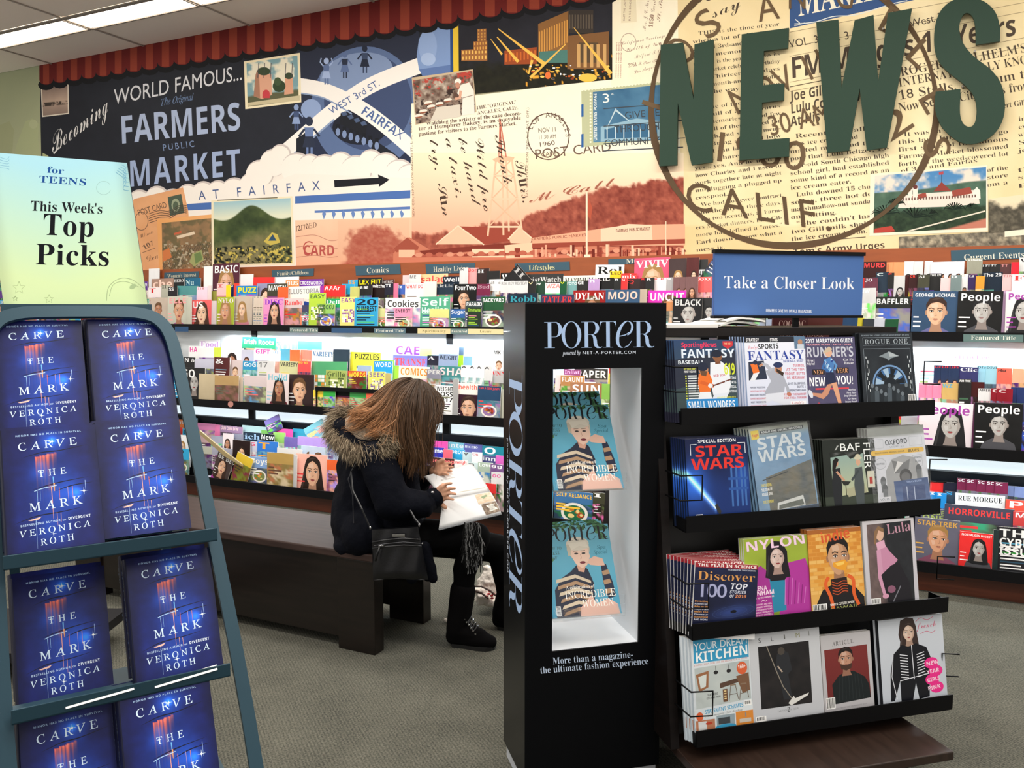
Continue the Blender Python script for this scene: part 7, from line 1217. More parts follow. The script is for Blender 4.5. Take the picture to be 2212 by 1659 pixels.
def cv_french():
    a = bg(Art(), 132, lambda p, q: mixc('ccd2da', 'bfc6d0', q), 4, 4); a.poly([(30, 26), (34, 4), (44, -1), (54, 2), (58, 16), (60, 42), (50, 48), (34, 46)], '3a2c28'); face(a, 46, 24, 27, 'd8bca8', '3a2c28', 0, True); a.poly([(20, 56), (34, 42), (44, 46), (56, 42), (72, 50), (80, 74), (82, 98), (74, 98), (72, 128), (56, 130), (52, 104), (46, 130), (28, 130), (28, 98), (18, 128), (12, 128), (14, 86)], '15161c')
    for s_ in (-1, 1):
        for k in range(9): x = 49 + s_ * 7; a.line([(x, 60 + k * 4.4), (x + s_ * 12, 57 + k * 4.4)], 1.3, 'e0e2ea')
    a.line([(49, 44), (50, 98)], 1.1, 'e0e2ea'); a.line([(20, 56), (16, 90), (22, 126)], 1, 'e0e2ea'); a.line([(28, 98), (50, 95), (72, 92)], 1.2, 'e0e2ea'); a.text('french', 60, 20, 90, 19, 11, 'c8486a', 'c'); a.curve([(58, 8), (66, 3), (76, 7), (86, 3)], .8, 'c8486a'); a.curve([(64, 28), (74, 25), (82, 28), (88, 25)], .8, 'c8486a')
    for i, t in enumerate(('NEW', 'YEAR', 'GIRLS', 'PINK')): a.ell(78 + (i % 2) * 6, 76 + i * 13, 11, 9, 'e8308a', n=14); a.text(t, 70, 80 + i * 13, 90, 78 + i * 13, 6, 'f8d4e6', 'b')
    return a
def frontmag(px0, px1, pyt, si, cover, H_, label, copies=1, step=.006, cdx=-.003, roll=0, lean=9, t=.006, back='eee', spine=None, lift=0.0, dz=0.0, nback=0.0, blab=None):
    n, z = LIPS[si]; n -= .010 + nback; zb = z - .045 + lift; n_t = n - .26 * math.sin(R(lean)); n_m = n - .13 * math.sin(R(lean))
    u0, _ = onp(px0, pyt + 90, YR, n_m); u1, _ = onp(px1, pyt + 90, YR, n_m); _, zt = onp((px0 + px1) / 2, pyt, YR, n_t)
    w = u1 - u0; h = (zt - zb) / math.cos(R(lean)) - w * abs(math.sin(R(roll))) * .5; cover.rect(0, H_ - .5, 100, H_ * 1.13, back); H_ = H_ * 1.13; me = mag_mesh('magazine', cover, w, h, t, H=H_, back=back, spine=spine)
    for i in range(copies):
        q = n - i * (t + .0012) ; o = inst('magazine', me, uv3(YR, u0 + cdx * i, q, zb + step * i * 0 + dz * i), YR, R(lean), R(roll))
        tag(o, label if i == 0 else ORD[i] + ' copy hidden behind the ' + label.split(',')[0], 'magazine', 'copies of ' + label.split(',')[0])
    return u0, u1, n, zb, h
FM = {}
FM['sport'] = frontmag(1459, 1591, 735, 0, cv_sporting(), 128, 'baseball magazine with small wonders headline, first on the top shelf of the stand', 6, cdx=-.004, t=.007, back='223')
FM['lindy'] = frontmag(1612, 1743, 727, 0, cv_lindy(), 128, 'white baseball magazine with pitcher, second on the top shelf of the stand', 6, cdx=-.0055, back='dde', spine='9fb4d8')
FM['runner'] = frontmag(1742, 1851, 728, 0, cv_runner(), 128, 'purple running magazine, third on the top shelf of the stand', 2, cdx=-.002, back='334')
FM['rogue'] = frontmag(1862, 1976, 719, 0, cv_rogue(), 124, 'dark film magazine with blue wheel emblem, fourth on the top shelf of the stand', 2, t=.012, cdx=-.006, back='1c2024', spine='101418')
FM['sw1'] = frontmag(1485, 1619, 946, 1, cv_sw1(), 126, 'thick blue special with red headline letters, first on the second shelf of the stand', 7, t=.0075, cdx=-.0035, back='14203c', spine='1a2438')
FM['sw2'] = frontmag(1640, 1768, 918, 1, cv_sw2(), 132, 'bagged blue magazine with grey headline letters, second on the second shelf', 6, t=.006, cdx=-.006, roll=-5, back='2c3c50', spine='3a4a5c')
FM['baff'] = frontmag(1780, 1893, 948, 1, cv_baffler(), 118, 'dark magazine with couple under a hat, third on the second shelf of the stand', 5, t=.006, cdx=-.004, back='161816', spine='101210')
FM['oxf'] = frontmag(1885, 2007, 922, 1, cv_oxford(), 138, 'pale bagged magazine with yellow band and blue booklet, fourth on second shelf', 4, t=.006, cdx=-.006, roll=-2, back='999')
FM['disc'] = frontmag(1488, 1624, 1198, 2, cv_discover(), 128, 'dark blue science magazine with 100 top stories, front of its fanned stack', 1, roll=7, back='eee')
u0, u1, n_, zb_, h_ = FM['disc']
_cv = cv_discover(); _cv.rect(0, 127.5, 100, 144.6, '222'); _dm = mag_mesh('magazine', _cv, u1 - u0, h_, .004, H=144.6, back='e8e8e8')
for i in range(8): tag(inst('magazine', _dm, uv3(YR, u0 - .004 * (i + 1), n_ - .0095 * (i + 1), zb_ + .004), YR, R(9), R(6 - i * .8)), ORD[i + 1] + ' copy from the front in the fan of dark blue science magazines', 'magazine', 'copies of dark blue science magazine')
FM['nylon'] = frontmag(1612, 1751, 1160, 2, cv_nylon(), 128, 'magazine with woman in shiny magenta coat, second on the third shelf of the stand', 3, nback=.004, cdx=-.003, back='ddd')
FM['indie'] = frontmag(1751, 1866, 1142, 2, cv_indie(), 130, 'orange magazine with orange slice in a mouth, third on the third shelf of the stand', 3, t=.008, cdx=-.004, back='b87838', spine='a06030')
FM['lula'] = frontmag(1871, 1982, 1123, 2, cv_lula(), 136, 'white-framed magazine with pink ruffled blouse, fourth on third shelf of the stand', 1, t=.01, back='ccc')
FM['kit'] = frontmag(1499, 1625, 1376, 3, cv_kitchen(), 145, 'kitchen magazine with blue title block, first on the lowest shelf of the stand', 4, t=.009, cdx=-.006, back='cdd8e0', spine='c4d0da')
FM['slimi'] = frontmag(1625, 1777, 1364, 3, cv_slimi(), 134, 'white magazine with dark square photograph, second on the lowest shelf of the stand', 2, back='ccc', lift=.0)
FM['art'] = frontmag(1778, 1885, 1368, 3, cv_article(), 150, 'white-bordered magazine with man on red, third on the lowest shelf of the stand', 2, t=.008, nback=.004, back='bbb')
FM['fre'] = frontmag(1905, 2043, 1334, 3, cv_french(), 132, 'white magazine with woman in striped black jacket, last on lowest shelf of the stand', 2, t=.014, cdx=-.007, back='c4ccd6', spine='1a1a20')
# clear bags over two of them
film = mat('clear_film', 'f0f4f6', .12, alpha=.07, spec=.8, bump=(26, .9, .02))
for k, nm in (('sw2', 'clear bag'), ('oxf', 'clear bag')):
    u0, u1, n_, zb_, h_ = FM[k]; tgt = [o for o in COL.objects if o.get('label', '').startswith('bagged blue' if k == 'sw2' else 'pale bagged')][0]
    V = []; nx, ny = 14, 18; rs = random.Random(len(k) + ord(k[0]))
    for j in range(ny + 1):
        for i in range(nx + 1): V.append((-.004 + (u1 - u0 + .008) * i / nx, -.004 - rs.uniform(0, .0035), (h_ + .012) * j / ny))
    F = [(j*(nx+1)+i, j*(nx+1)+i+1, (j+1)*(nx+1)+i+1, (j+1)*(nx+1)+i) for j in range(ny) for i in range(nx)]
    b_ = MB(); b_.v = V; b_.f = F; b_.build('plastic_bag', film, tgt, smooth=True)
# on top / far side of the stand
def topmag(px0, px1, pyt, bgc, title, tc, k, n, label, zb=1.20, H_=None, cover=None, t=.008):
    u0, _ = onp(px0, pyt + 20, YR, n); u1, zt = onp(px1, pyt, YR, n); w = u1 - u0; h = zt - zb; Hh = 100 * h / w
    a = cover or small_cover(bgc, title, tc, k, Hh, int(px0)); tag(inst('magazine', mag_mesh('magazine', a, w, h, t, H=Hh, back=bgc), uv3(YR, u0, n, zb), YR, R(-3)), label, 'magazine', 'magazines along the far side of the stand')
def cv_cognac():
    a = Art(); a.rect(0, 0, 100, 130, '4a1c1c'); a.quad([(50, 0), (100, 0), (100, 130), (50, 130)], '5a2a24')
    for i, t in enumerate(('COGNAC', 'AFICIONADOS,', 'YOUR TEQUILA')): a.text(t, 8, 11 + i * 13, 20 + len(t) * 4.4, 11 + i * 13, 8, 'c9a79a', 'r')
    return a
topmag(1665, 1816, 686, '4a1c1c', '', 'c9a', 'w', -2.74, 'dark red magazine about cognac, behind the stand top below the blue board', cover=cv_cognac())
topmag(1813, 1848, 686, '28486e', '', 'fff', 'b', -2.745, 'blue magazine with white dots, behind the stand top right of the cognac one')
topmag(1846, 1862, 686, 'd8c83a', '', 'fff', 'w', -2.75, 'yellow strip of a magazine behind the stand top')
topmag(1860, 1884, 688, '3a4048', '', 'ccc', 'b', -2.745, 'grey magazine behind the stand top, next to the yellow strip')
topmag(1884, 1908, 688, 'd8dce8', '', '88a', 'b', -2.75, 'white magazine with grey dots, behind the stand top')
topmag(1908, 1936, 689, '1f5a38', '', '111', 'b', -2.745, 'dark green magazine with crossed lines, last behind the stand top')
topmag(1548, 1640, 706, '2a2624', '', 'ccc', 'b', -2.74, 'dark magazine lying low behind the stand top, left of the cognac one')
pp = MB(); ua, za = onp(1442, 732, YR, -2.40); ub, _ = onp(1552, 732, YR, -2.40)
pp.box(0, ub - ua, 0, .26, 0, .010); o = pp.build('magazine', mat('paper_white', 'f2f0ea', .6)); o.matrix_local = Matrix.Translation(uv3(YR, ua, -2.405, 1.441)) @ Matrix.Rotation(YR, 4, 'Z'); tag(o, 'white-topped magazine pile lying on the top of the stand, left end', 'magazine')
for k, (a0, a1, rz) in enumerate(((1556, 1640, 4), (1568, 1650, -3))):
    ua, za = onp(a0, 728, YR, -2.43); ub, _ = onp(a1, 728, YR, -2.43); q = MB(); N_ = 12
    for i in range(N_ + 1): x = (ub - ua) * i / N_; zz = .004 + .012 * math.sin(math.pi * i / N_) * (1 if i < N_ / 2 else .8); q.v += [(x, 0, zz), (x, .2, zz), (x, 0, zz + .006), (x, .2, zz + .006)]
    for i in range(N_): b0 = 4 * i; q.f += [(b0, b0+4, b0+6, b0+2), (b0+2, b0+6, b0+7, b0+3), (b0+3, b0+7, b0+5, b0+1), (b0, b0+1, b0+5, b0+4)]
    o = q.build('magazine', mat('paper_white', 'f2f0ea', .6)); o.matrix_local = Matrix.Translation(uv3(YR, ua, -2.43, 1.441 + .012 * k)) @ Matrix.Rotation(YR + R(rz), 4, 'Z'); tag(o, ('lower' if k == 0 else 'upper') + ' of two bowed magazines lying flat on top of the stand', 'magazine')
# ================================================================== bench
bw_ = mat('bench_wood', '140d0a', .3, noise=(4, .35, (1, 12, 12)), coat=.1); bt = mat('bench_top_wood', '3a2c28', .5, noise=(3, .25, (1, 12, 12)), spec=.22)
BU, BN = -3.0, -3.115
be = thing('bench', 'long dark wooden bench the reading person sits on', 'bench', YW, uv3(YW, BU, BN))
x0, x1, y0, y1 = -.98, .97, -.235, .235
MB().box(x0, x1, y0 - .01, y1 + .01, .415, .45).build('seat', bt, be, bevel=.006)
MB().box(x0 + .03, x1 - .10, y0 + .012, y0 + .035, .05, .415).build('front_apron', bw_, be); MB().box(x0 + .03, x1 - .10, y1 - .035, y1 - .012, .05, .415).build('rear_apron', bw_, be)
MB().box(x1 - .10, x1 - .04, y0 + .1, y1 - .1, .30, .415).build('end_rail', bw_, be)
for x in (x0 + .02, x1 - .205):
    for y in (y0, y1 - .07): MB().box(x, x + .195, y, y + .07, 0, .415).build('leg', bw_, be, bevel=.003)
# ================================================================== seated reader
def capsules(parts, name='blob'):
    b = MB()
    for p in parts:
        (a, ra), (c, rc) = p[0], p[1]; a = Vector(a); c = Vector(c); d = c - a; L_ = d.length
        pts = []; rr = []
        dn = d.normalized() if L_ > 1e-6 else Vector((0, 0, 1))
        for k in range(5): t = math.pi / 2 * (1 - k / 4); pts.append(a - dn * ra * math.sin(t)); rr.append(max(ra * math.cos(t), .0005))
        for k in range(1, 4): f_ = k / 4; pts.append(a + d * f_); rr.append(ra + (rc - ra) * f_)
        for k in range(5): t = math.pi / 2 * k / 4; pts.append(c + dn * rc * math.sin(t)); rr.append(max(rc * math.cos(t), .0005))
        b.tube(pts, rr, 14)
    return b
def solid(parts, name, m, parent, voxel=.008, smooth=6, noise=None, extra=None):
    b = capsules(parts)
    if extra: extra(b)
    me = bpy.data.meshes.new('tmp'); me.from_pydata(b.v, [], b.f); ob = link(bpy.data.objects.new('tmp', me))
    r_ = ob.modifiers.new('r', 'REMESH'); r_.mode = 'VOXEL'; r_.voxel_size = voxel; s_ = ob.modifiers.new('s', 'SMOOTH'); s_.iterations = smooth; s_.factor = .5
    dg = bpy.context.evaluated_depsgraph_get(); m2 = bpy.data.meshes.new_from_object(ob.evaluated_get(dg)); bpy.data.objects.remove(ob)
    n = len(m2.vertices); V = np.zeros(n * 3, np.float32); m2.vertices.foreach_get('co', V); V = V.reshape(-1, 3)
    if noise:
        N = np.zeros(n * 3, np.float32); m2.vertices.foreach_get('normal', N); N = N.reshape(-1, 3); sc_, amp, st_ = noise
        f_ = fbm(V[:, 0] * 100 * st_[0] + 50 + V[:, 1] * 31, V[:, 2] * 100 * st_[1] + 70 + V[:, 1] * 47, sc_, 9, 3) - .5; V = V + N * (f_ * amp * 2)[:, None]; m2.vertices.foreach_set('co', np.ascontiguousarray(V, np.float32).ravel())
    m2.name = name; m2.materials.clear(); m2.materials.append(m); m2.polygons.foreach_set('use_smooth', np.ones(len(m2.polygons), bool)); m2.update()
    return link(bpy.data.objects.new(name, m2), parent)
Y0 = 3.70
def pp_(x, y, dy=0.0): return atY(x, y, Y0 + dy)
pe = thing('person', 'person with long brown hair in a dark hooded coat, seated reading on the bench', 'person')
skin = mat('skin', 'd6a184', .5, spec=.35); coat_m = mat('navy_black_coat', '070912', .8, spec=.1, bump=(60, .3, .01)); legm = mat('black_leggings', '050506', .9, spec=.08); boot_m = mat('black_suede', '080708', .9, spec=.08)
hip = pp_(792, 1150, 0); hipf = pp_(800, 1150, -.09); hipb = pp_(800, 1145, .09); waist = pp_(790, 1090); chest = pp_(800, 1010); neck = pp_(858, 948); head = pp_(880, 885)
sN = pp_(815, 985, -.15); sF = pp_(822, 985, .15); eN = pp_(846, 1092, -.20); wN = pp_(945, 1080, -.14); eF = pp_(860, 1080, .20); wF = pp_(938, 1022, .10)
kN = pp_(1028, 1160, -.10); aN = pp_(1000, 1300, -.10); kF = pp_(1080, 1185, .08); aF = pp_(1098, 1320, .10); 
body_parts = [((hipf, .075), (hipb, .075)), ((hip, .09), (waist, .075)), ((waist, .075), (chest, .09)), ((sN, .045), (sF, .045)), ((chest, .08), (neck, .05)), ((neck, .045), (pp_(872, 915), .045)),
 ((pp_(876, 872), .078), (pp_(888, 890), .074)), ((pp_(900, 905), .045), (pp_(918, 912), .03)), ((pp_(923, 893), .010), (pp_(931, 900), .012)), ((sN, .042), (eN, .036)), ((eN, .034), (wN, .026)), ((sF, .05), (eF, .042)), ((eF, .04), (wF, .026)),
 ((hipf, .065), (kN, .048)), ((kN, .046), (pp_(1004, 1230, -.10), .042)), ((pp_(1004, 1230, -.10), .042), (aN, .032)), ((hipb, .065), (kF, .048)), ((kF, .046), (pp_(1092, 1255, .09), .042)), ((pp_(1092, 1255, .09), .042), (aF, .032))]
def hand(w, tips, palm_end, thumb, r=.0088):
    out = [((w, .024), (palm_end[0], .013)), ((w, .022), (palm_end[1], .013)), ((w, .022), (palm_end[2], .013)), ((w, .022), (palm_end[3], .012))]
    for i, (k, t) in enumerate(zip(palm_end, tips)): m_ = k.lerp(t, .5) + Vector((0, 0, .004)); out += [((k, r * 1.08), (m_, r)), ((m_, r), (t, r * .82))]
    b0 = w.lerp(palm_end[3], .25); out += [((b0, .013), (thumb[0], .0105)), ((thumb[0], .0105), (thumb[1], .009))]; return out
wN2 = pp_(943, 1068, -.155)
body_parts += hand(wN2, [pp_(975, 1044, -.20), pp_(983, 1055, -.20), pp_(984, 1067, -.20), pp_(979, 1079, -.195)], [pp_(957, 1050, -.18), pp_(961, 1059, -.18), pp_(961, 1068, -.18), pp_(958, 1077, -.175)], (pp_(953, 1088, -.17), pp_(962, 1096, -.18)), .0072)
wF2 = pp_(938, 1018, .02)
body_parts += hand(wF2, [pp_(974, 1000, .0), pp_(978, 1009, -.02), pp_(975, 1018, -.035), pp_(968, 1025, -.05)], [pp_(951, 1006, .01), pp_(955, 1012, .0), pp_(954, 1019, -.01), pp_(950, 1025, -.02)], (pp_(944, 1000, .0), pp_(958, 993, .0)), .0075)
solid(body_parts, 'body', skin, pe, .0042, 2)
for dy in (-.034, .02):
    e_ = MB(); c_ = pp_(921, 887, dy); e_.lathe([(0, -.011), (.008, -.008), (.011, 0), (.008, .008), (0, .011)], 12, tuple(c_)); e_.build('eye', mat('eye_white', 'e8e4e0', .2), pe, smooth=True)
lp_ = MB().tube([pp_(924, 912, -.018), pp_(927, 912, -.004), pp_(924, 912, .012)], [.003, .006, .003], 8); lp_.build('lips', mat('lips', 'b06a60', .4), pe, smooth=True)
# coat
def fold(b): pass
cp = [((pp_(790, 1150, -.13), .115), (pp_(790, 1150, .13), .115)), ((pp_(775, 1165, -.12), .085), (pp_(775, 1165, .12), .085)), ((pp_(745, 1178, -.12), .055), (pp_(745, 1178, .12), .055)), ((pp_(790, 1130, -.03), .16), (pp_(788, 1080, 0), .15)), ((pp_(788, 1080, -.05), .12), (pp_(796, 1010, -.07), .11)), ((pp_(788, 1080, .05), .12), (pp_(796, 1010, .07), .11)),
 ((pp_(796, 1010), .15), (pp_(815, 975), .115)), ((pp_(818, 985, -.15), .075), (pp_(815, 985, .15), .075)), ((pp_(858, 1010, -.02), .10), (pp_(872, 1090, -.02), .09)), ((pp_(872, 1090, -.02), .10), (pp_(880, 1160, -.02), .10)),
 ((sN + Vector((0, -.02, 0)), .078), (pp_(848, 1085, -.22), .080)), ((pp_(850, 1088, -.22), .078), (pp_(912, 1090, -.20), .062)), ((pp_(912, 1090, -.20), .060), (pp_(934, 1079, -.168), .046)),
 ((sF, .078), (pp_(862, 1080, .20), .075)), ((pp_(862, 1080, .20), .072), (pp_(925, 1026, .08), .045)),
 ((pp_(850, 1165, -.10), .095), (pp_(930, 1160, -.10), .070)), ((pp_(850, 1165, .10), .095), (pp_(930, 1160, .08), .075)),
 ((pp_(915, 1180, -.17), .035), (pp_(936, 1250, -.185), .022)), ((pp_(860, 1130, -.10), .10), (pp_(880, 1150, -.10), .10)), ((pp_(880, 1180, -.19), .03), (pp_(890, 1250, -.20), .024)), ((pp_(850, 1185, -.2), .03), (pp_(858, 1240, -.21), .022)), ((pp_(820, 1180, -.19), .035), (pp_(826, 1215, -.20), .022)), ((pp_(905, 1180, -.12), .03), (pp_(925, 1245, -.15), .024))]
solid(cp, 'coat', coat_m, pe, .009, 7, noise=(9, .010, (1, .7)))
# hood bag behind the neck
solid([((pp_(748, 950, -.10), .055), (pp_(748, 950, .10), .055)), ((pp_(735, 925, -.08), .05), (pp_(735, 925, .08), .05)), ((pp_(760, 968, -.12), .055), (pp_(800, 975, -.13), .05)), ((pp_(800, 975, -.12), .05), (pp_(845, 965, -.11), .045)), ((pp_(760, 968, .12), .055), (pp_(830, 965, .12), .05)), ((pp_(845, 965, -.10), .045), (pp_(862, 985, -.06), .035))], 'hood', coat_m, pe, .009, 6)
solid([((pp_(765, 925, -.07), .06), (pp_(765, 925, .07), .06)), ((pp_(790, 940, -.08), .065), (pp_(830, 945, -.06), .055)), ((pp_(790, 940, .07), .065), (pp_(830, 945, .06), .055)), ((pp_(815, 915), .06), (pp_(790, 910), .055))], 'fleece_lining', mat('fleece', 'b5a08a', .95, bump=(140, 1.0, .03)), pe, .009, 4)
solid([((pp_(930, 1080, -.168), .047), (pp_(937, 1076, -.168), .047))], 'cuff', coat_m, pe, .006, 3)
for x, y, dy in ((934, 1063, -.222), (853, 974, -.175), (906, 1003, -.12)): MB().lathe([(0, -.003), (.008, -.003), (.009, 0), (.006, .004), (0, .005)], 14, tuple(pp_(x, y, dy))).build('snap_button', mat('chrome', 'c8c8cc', .2, metal=1), pe, smooth=True)
MB().tube([pp_(768, 1000, -.2), pp_(752, 1035, -.21), pp_(762, 1070, -.215), pp_(764, 1130, -.22)], .0025, 6).build('drawcord', mat('cord', '2a2a30', .6), pe)
# legs and boots
solid([((pp_(900, 1160, -.10), .086), (kN, .066)), ((kN, .063), (pp_(1004, 1230, -.10), .055)), ((pp_(1004, 1230, -.10), .053), (aN, .042)), ((pp_(900, 1160, .09), .086), (kF, .066)), ((kF, .063), (pp_(1092, 1255, .09), .054)), ((pp_(1092, 1255, .09), .052), (aF, .042))], 'leggings', legm, pe, .008, 4)
def boot(top, heel, ball, toe, label=None):
    top, heel, ball, toe = map(Vector, (top, heel, ball, toe)); ank = heel + Vector((0, 0, .07)) + (ball - heel) * .12
    o = solid([((top, .058), (ank, .052)), ((heel + Vector((0, 0, .04)), .040), (ball + Vector((0, 0, .035)), .042)), ((ank, .05), (ball + Vector((0, 0, .05)), .035)), ((ball + Vector((0, 0, .035)), .042), (toe + Vector((0, 0, .030)), .032))], 'boot', boot_m, pe, .006, 4)
    d = (toe - heel).normalized(); s_ = Vector((-d.y, d.x, 0)); P = []
    for t, w in ((-.03, .02), (0, .036), (.35, .035), (.7, .044), (.95, .040), (1.08, .026), (1.14, .01)): P.append((t, w))
    L_ = (toe - heel).length; out = [heel + d * L_ * t + s_ * w for t, w in P] + [heel + d * L_ * t - s_ * w for t, w in P[::-1]]
    MB().prism([(p.x, p.y) for p in out], .0, .016, 'z').build('sole', mat('rubber_sole', '0c0c0c', .6), o)
    lc = MB(); 
    for k in range(6):
        f_ = k / 5; c_ = (ank + d * .048 + Vector((0, 0, .07))).lerp(ball + Vector((0, 0, .078)) + d * -.01, f_); lc.tube([c_ - s_ * .026 + Vector((0, 0, -.006)), c_ + d * .006 + Vector((0, 0, .006)), c_ + s_ * .026 + Vector((0, 0, -.018))], .0024, 6); lc.tube([c_ + s_ * .026 + Vector((0, 0, -.006)), c_ + d * .006 + Vector((0, 0, .006)), c_ - s_ * .026 + Vector((0, 0, -.018))], .0024, 6)
    lc.build('lace', mat('lace', '2c2c2e', .6), o); ey = MB()
    for k in range(6):
        c_ = (ank + d * .044 + Vector((0, 0, .065))).lerp(ball + Vector((0, 0, .072)) + d * -.012, k / 5)
        for s2 in (-1, 1): ey.tube([c_ + s_ * s2 * .028, c_ + s_ * s2 * .034], .004, 8)
    ey.build('eyelet', mat('chrome', 'c8c8cc', .2, metal=1), o); return o
g0 = lambda x, y: Vector((*(lambda d, t: (d[0] * t, d[1] * t))(ray(x, y), -EYE / ray(x, y)[2]), 0))
boot(pp_(1000, 1275, -.10), Vector((pp_(985, 1380).x, Y0 - .10, 0)), Vector((pp_(1040, 1380).x, Y0 - .13, 0)), Vector((pp_(1060, 1380).x, Y0 - .145, 0)))
boot(pp_(1098, 1285, .10), Vector((pp_(1080, 1350).x, Y0 + .10, 0)), Vector((pp_(1128, 1350).x, Y0 + .06, 0)), Vector((pp_(1150, 1350).x, Y0 + .04, 0)))
# ------------------------------------------------------------------ strands
def strands(name, paths, rad, cols, m, parent, taper=True):
    """flat-sided ribbons along each path; cols is (root, tip)"""
    P = np.array(paths, float); n, k, _ = P.shape; d = np.gradient(P, axis=1); d /= np.maximum(np.linalg.norm(d, axis=2), 1e-9)[..., None]
    rs = np.random.RandomState(len(name) + n); rv = rs.normal(size=(n, 1, 3)); a = np.cross(d, rv); a /= np.maximum(np.linalg.norm(a, axis=2), 1e-9)[..., None]; b_ = np.cross(d, a)
    t = np.linspace(0, 1, k); w = rad * (1 - .85 * t ** 2 if taper else np.ones(k)); V = np.stack([P + a * w[None, :, None], P - .5 * a * w[None, :, None] + .87 * b_ * w[None, :, None], P - .5 * a * w[None, :, None] - .87 * b_ * w[None, :, None]], 2)
    base = (np.arange(n)[:, None] * k + np.arange(k - 1)[None]) * 3; T = []
    for j in range(3): j2 = (j + 1) % 3; T += [np.stack([base + j, base + j2, base + 3 + j2], -1), np.stack([base + j, base + 3 + j2, base + 3 + j], -1)]
    T = np.concatenate([x.reshape(-1, 3) for x in T]); r_, tp = cols; C = r_[:, None, :] * (1 - t[None, :, None]) + tp[:, None, :] * t[None, :, None]
    C = np.repeat(C[:, :, None, :], 3, 2).reshape(-1, 3); o = link(bpy.data.objects.new(name, tri_mesh(name, V.reshape(-1, 3), T, C, smooth=True, mats=(m,))), parent); return o
rs = np.random.RandomState(11)
def gd(pts): return np.array([tuple(pp_(x, y, dy)) for x, y, dy in pts])
# guide locks: from the crown outwards and down (picture place, depth)
G = [gd(g) for g in (
 [(893, 818, -.02), (862, 822, -.06), (826, 845, -.09), (790, 880, -.10), (757, 905, -.11), (738, 916, -.12)],
 [(893, 818, -.03), (858, 830, -.08), (830, 862, -.12), (800, 892, -.14), (778, 905, -.15), (760, 915, -.15)],
 [(895, 820, -.04), (862, 842, -.10), (842, 880, -.14), (826, 912, -.16), (808, 925, -.17), (788, 930, -.17)],
 [(896, 820, -.05), (868, 850, -.12), (852, 895, -.15), (842, 930, -.17), (826, 942, -.18), (806, 935, -.18)],
 [(900, 820, -.05), (876, 856, -.13), (864, 905, -.16), (862, 950, -.17), (870, 985, -.17), (872, 1010, -.16)],
 [(903, 820, -.05), (886, 860, -.13), (878, 910, -.16), (880, 955, -.17), (888, 990, -.17), (880, 1022, -.16)],
 [(906, 820, -.04), (900, 860, -.12), (896, 910, -.15), (898, 955, -.16), (904, 995, -.16), (912, 1025, -.15)],
 [(910, 820, -.03), (918, 855, -.10), (918, 905, -.14), (916, 950, -.15), (920, 985, -.15), (914, 1018, -.14)],
 [(914, 822, -.01), (934, 850, -.07), (938, 892, -.11), (926, 930, -.13), (926, 970, -.13), (920, 1005, -.13)],
 [(916, 824, .0), (944, 852, -.03), (952, 880, -.06), (938, 912, -.10), (928, 940, -.11), (926, 975, -.12)],
 [(914, 822, .02), (940, 848, .03), (954, 872, .02), (944, 900, -.02), (930, 930, -.05), (925, 965, -.07)],
 [(905, 818, .03), (925, 848, .08), (930, 890, .09), (922, 935, .08), (918, 975, .06), (915, 1010, .04)],
 [(895, 818, .03), (880, 845, .10), (870, 895, .12), (872, 945, .12), (880, 985, .10), (890, 1015, .06)],
 [(890, 818, .01), (858, 835, .06), (832, 872, .09), (806, 905, .09), (785, 920, .08), (762, 925, .07)],
 [(892, 818, .0), (860, 824, .0), (824, 846, -.01), (790, 878, -.02), (760, 900, -.03), (742, 912, -.05)])]
G = np.array(G)
def smooth_path(P, k=14):
    t = np.linspace(0, P.shape[0] - 1.001, k); i = t.astype(int); f_ = (t - i)[:, None]; a = P[np.maximum(i - 1, 0)]; b_ = P[i]; c = P[i + 1]; d = P[np.minimum(i + 2, len(P) - 1)]
    return .5 * (2*b_ + (c - a)*f_ + (2*a - 5*b_ + 4*c - d)*f_**2 + (3*b_ - a - 3*c + d)*f_**3)
cen = np.array(tuple(pp_(888, 880, 0)))
paths = []; c0 = []; c1 = []; n_h = 6500
for i in range(n_h):
    q = rs.uniform(0, len(G)); j = int(q) % len(G); j2 = (j + 1) % len(G); f_ = q - int(q); P = smooth_path(G[j] * (1 - f_) + G[j2] * f_)
    k = len(P); t = np.linspace(0, 1, k)[:, None]; inn = rs.uniform(0, 1) ** 1.6; P = P + (cen - P) * (inn * .16) * (1 - t * .6) + rs.normal(size=3) * .008 * t ** .6 + np.array([math.sin(i), 0, math.cos(i * 1.7)]) * .004 * t * np.sin(t * rs.uniform(5, 15) + i)
    cl = int(q * 5); rc = np.random.RandomState(cl); P = P + rc.normal(size=3) * .016 * t + rc.normal(size=3) * .012 * np.sin(t * rc.uniform(5, 11) + rc.uniform(0, 6)) * t ** .7
    if rs.rand() < .05: P = P + rs.normal(size=3) * .03 * t
    L_ = rs.uniform(.72, 1.03); tt = np.linspace(0, 1, k) * L_ * (k - 1); ii = np.minimum(tt.astype(int), k - 2); P = P[ii] + (P[ii + 1] - P[ii]) * (tt - ii)[:, None]; paths.append(P)
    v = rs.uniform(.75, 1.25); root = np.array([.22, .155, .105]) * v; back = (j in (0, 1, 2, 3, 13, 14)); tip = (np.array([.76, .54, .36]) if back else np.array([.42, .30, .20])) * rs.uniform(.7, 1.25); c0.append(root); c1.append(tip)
hb = solid([((pp_(886, 868, -.01), .090), (pp_(902, 880, 0), .088)), ((pp_(872, 878, -.01), .080), (pp_(830, 905, -.03), .052)), ((pp_(890, 910, -.06), .060), (pp_(896, 985, -.09), .028)), ((pp_(912, 900, -.03), .055), (pp_(915, 970, -.07), .022)), ((pp_(880, 915, .05), .055), (pp_(896, 975, .05), .025)), ((pp_(835, 900, -.03), .05), (pp_(785, 915, -.05), .022))], 'hair', mat('brown_hair', '3c2a1e', .5), pe, .008, 4)
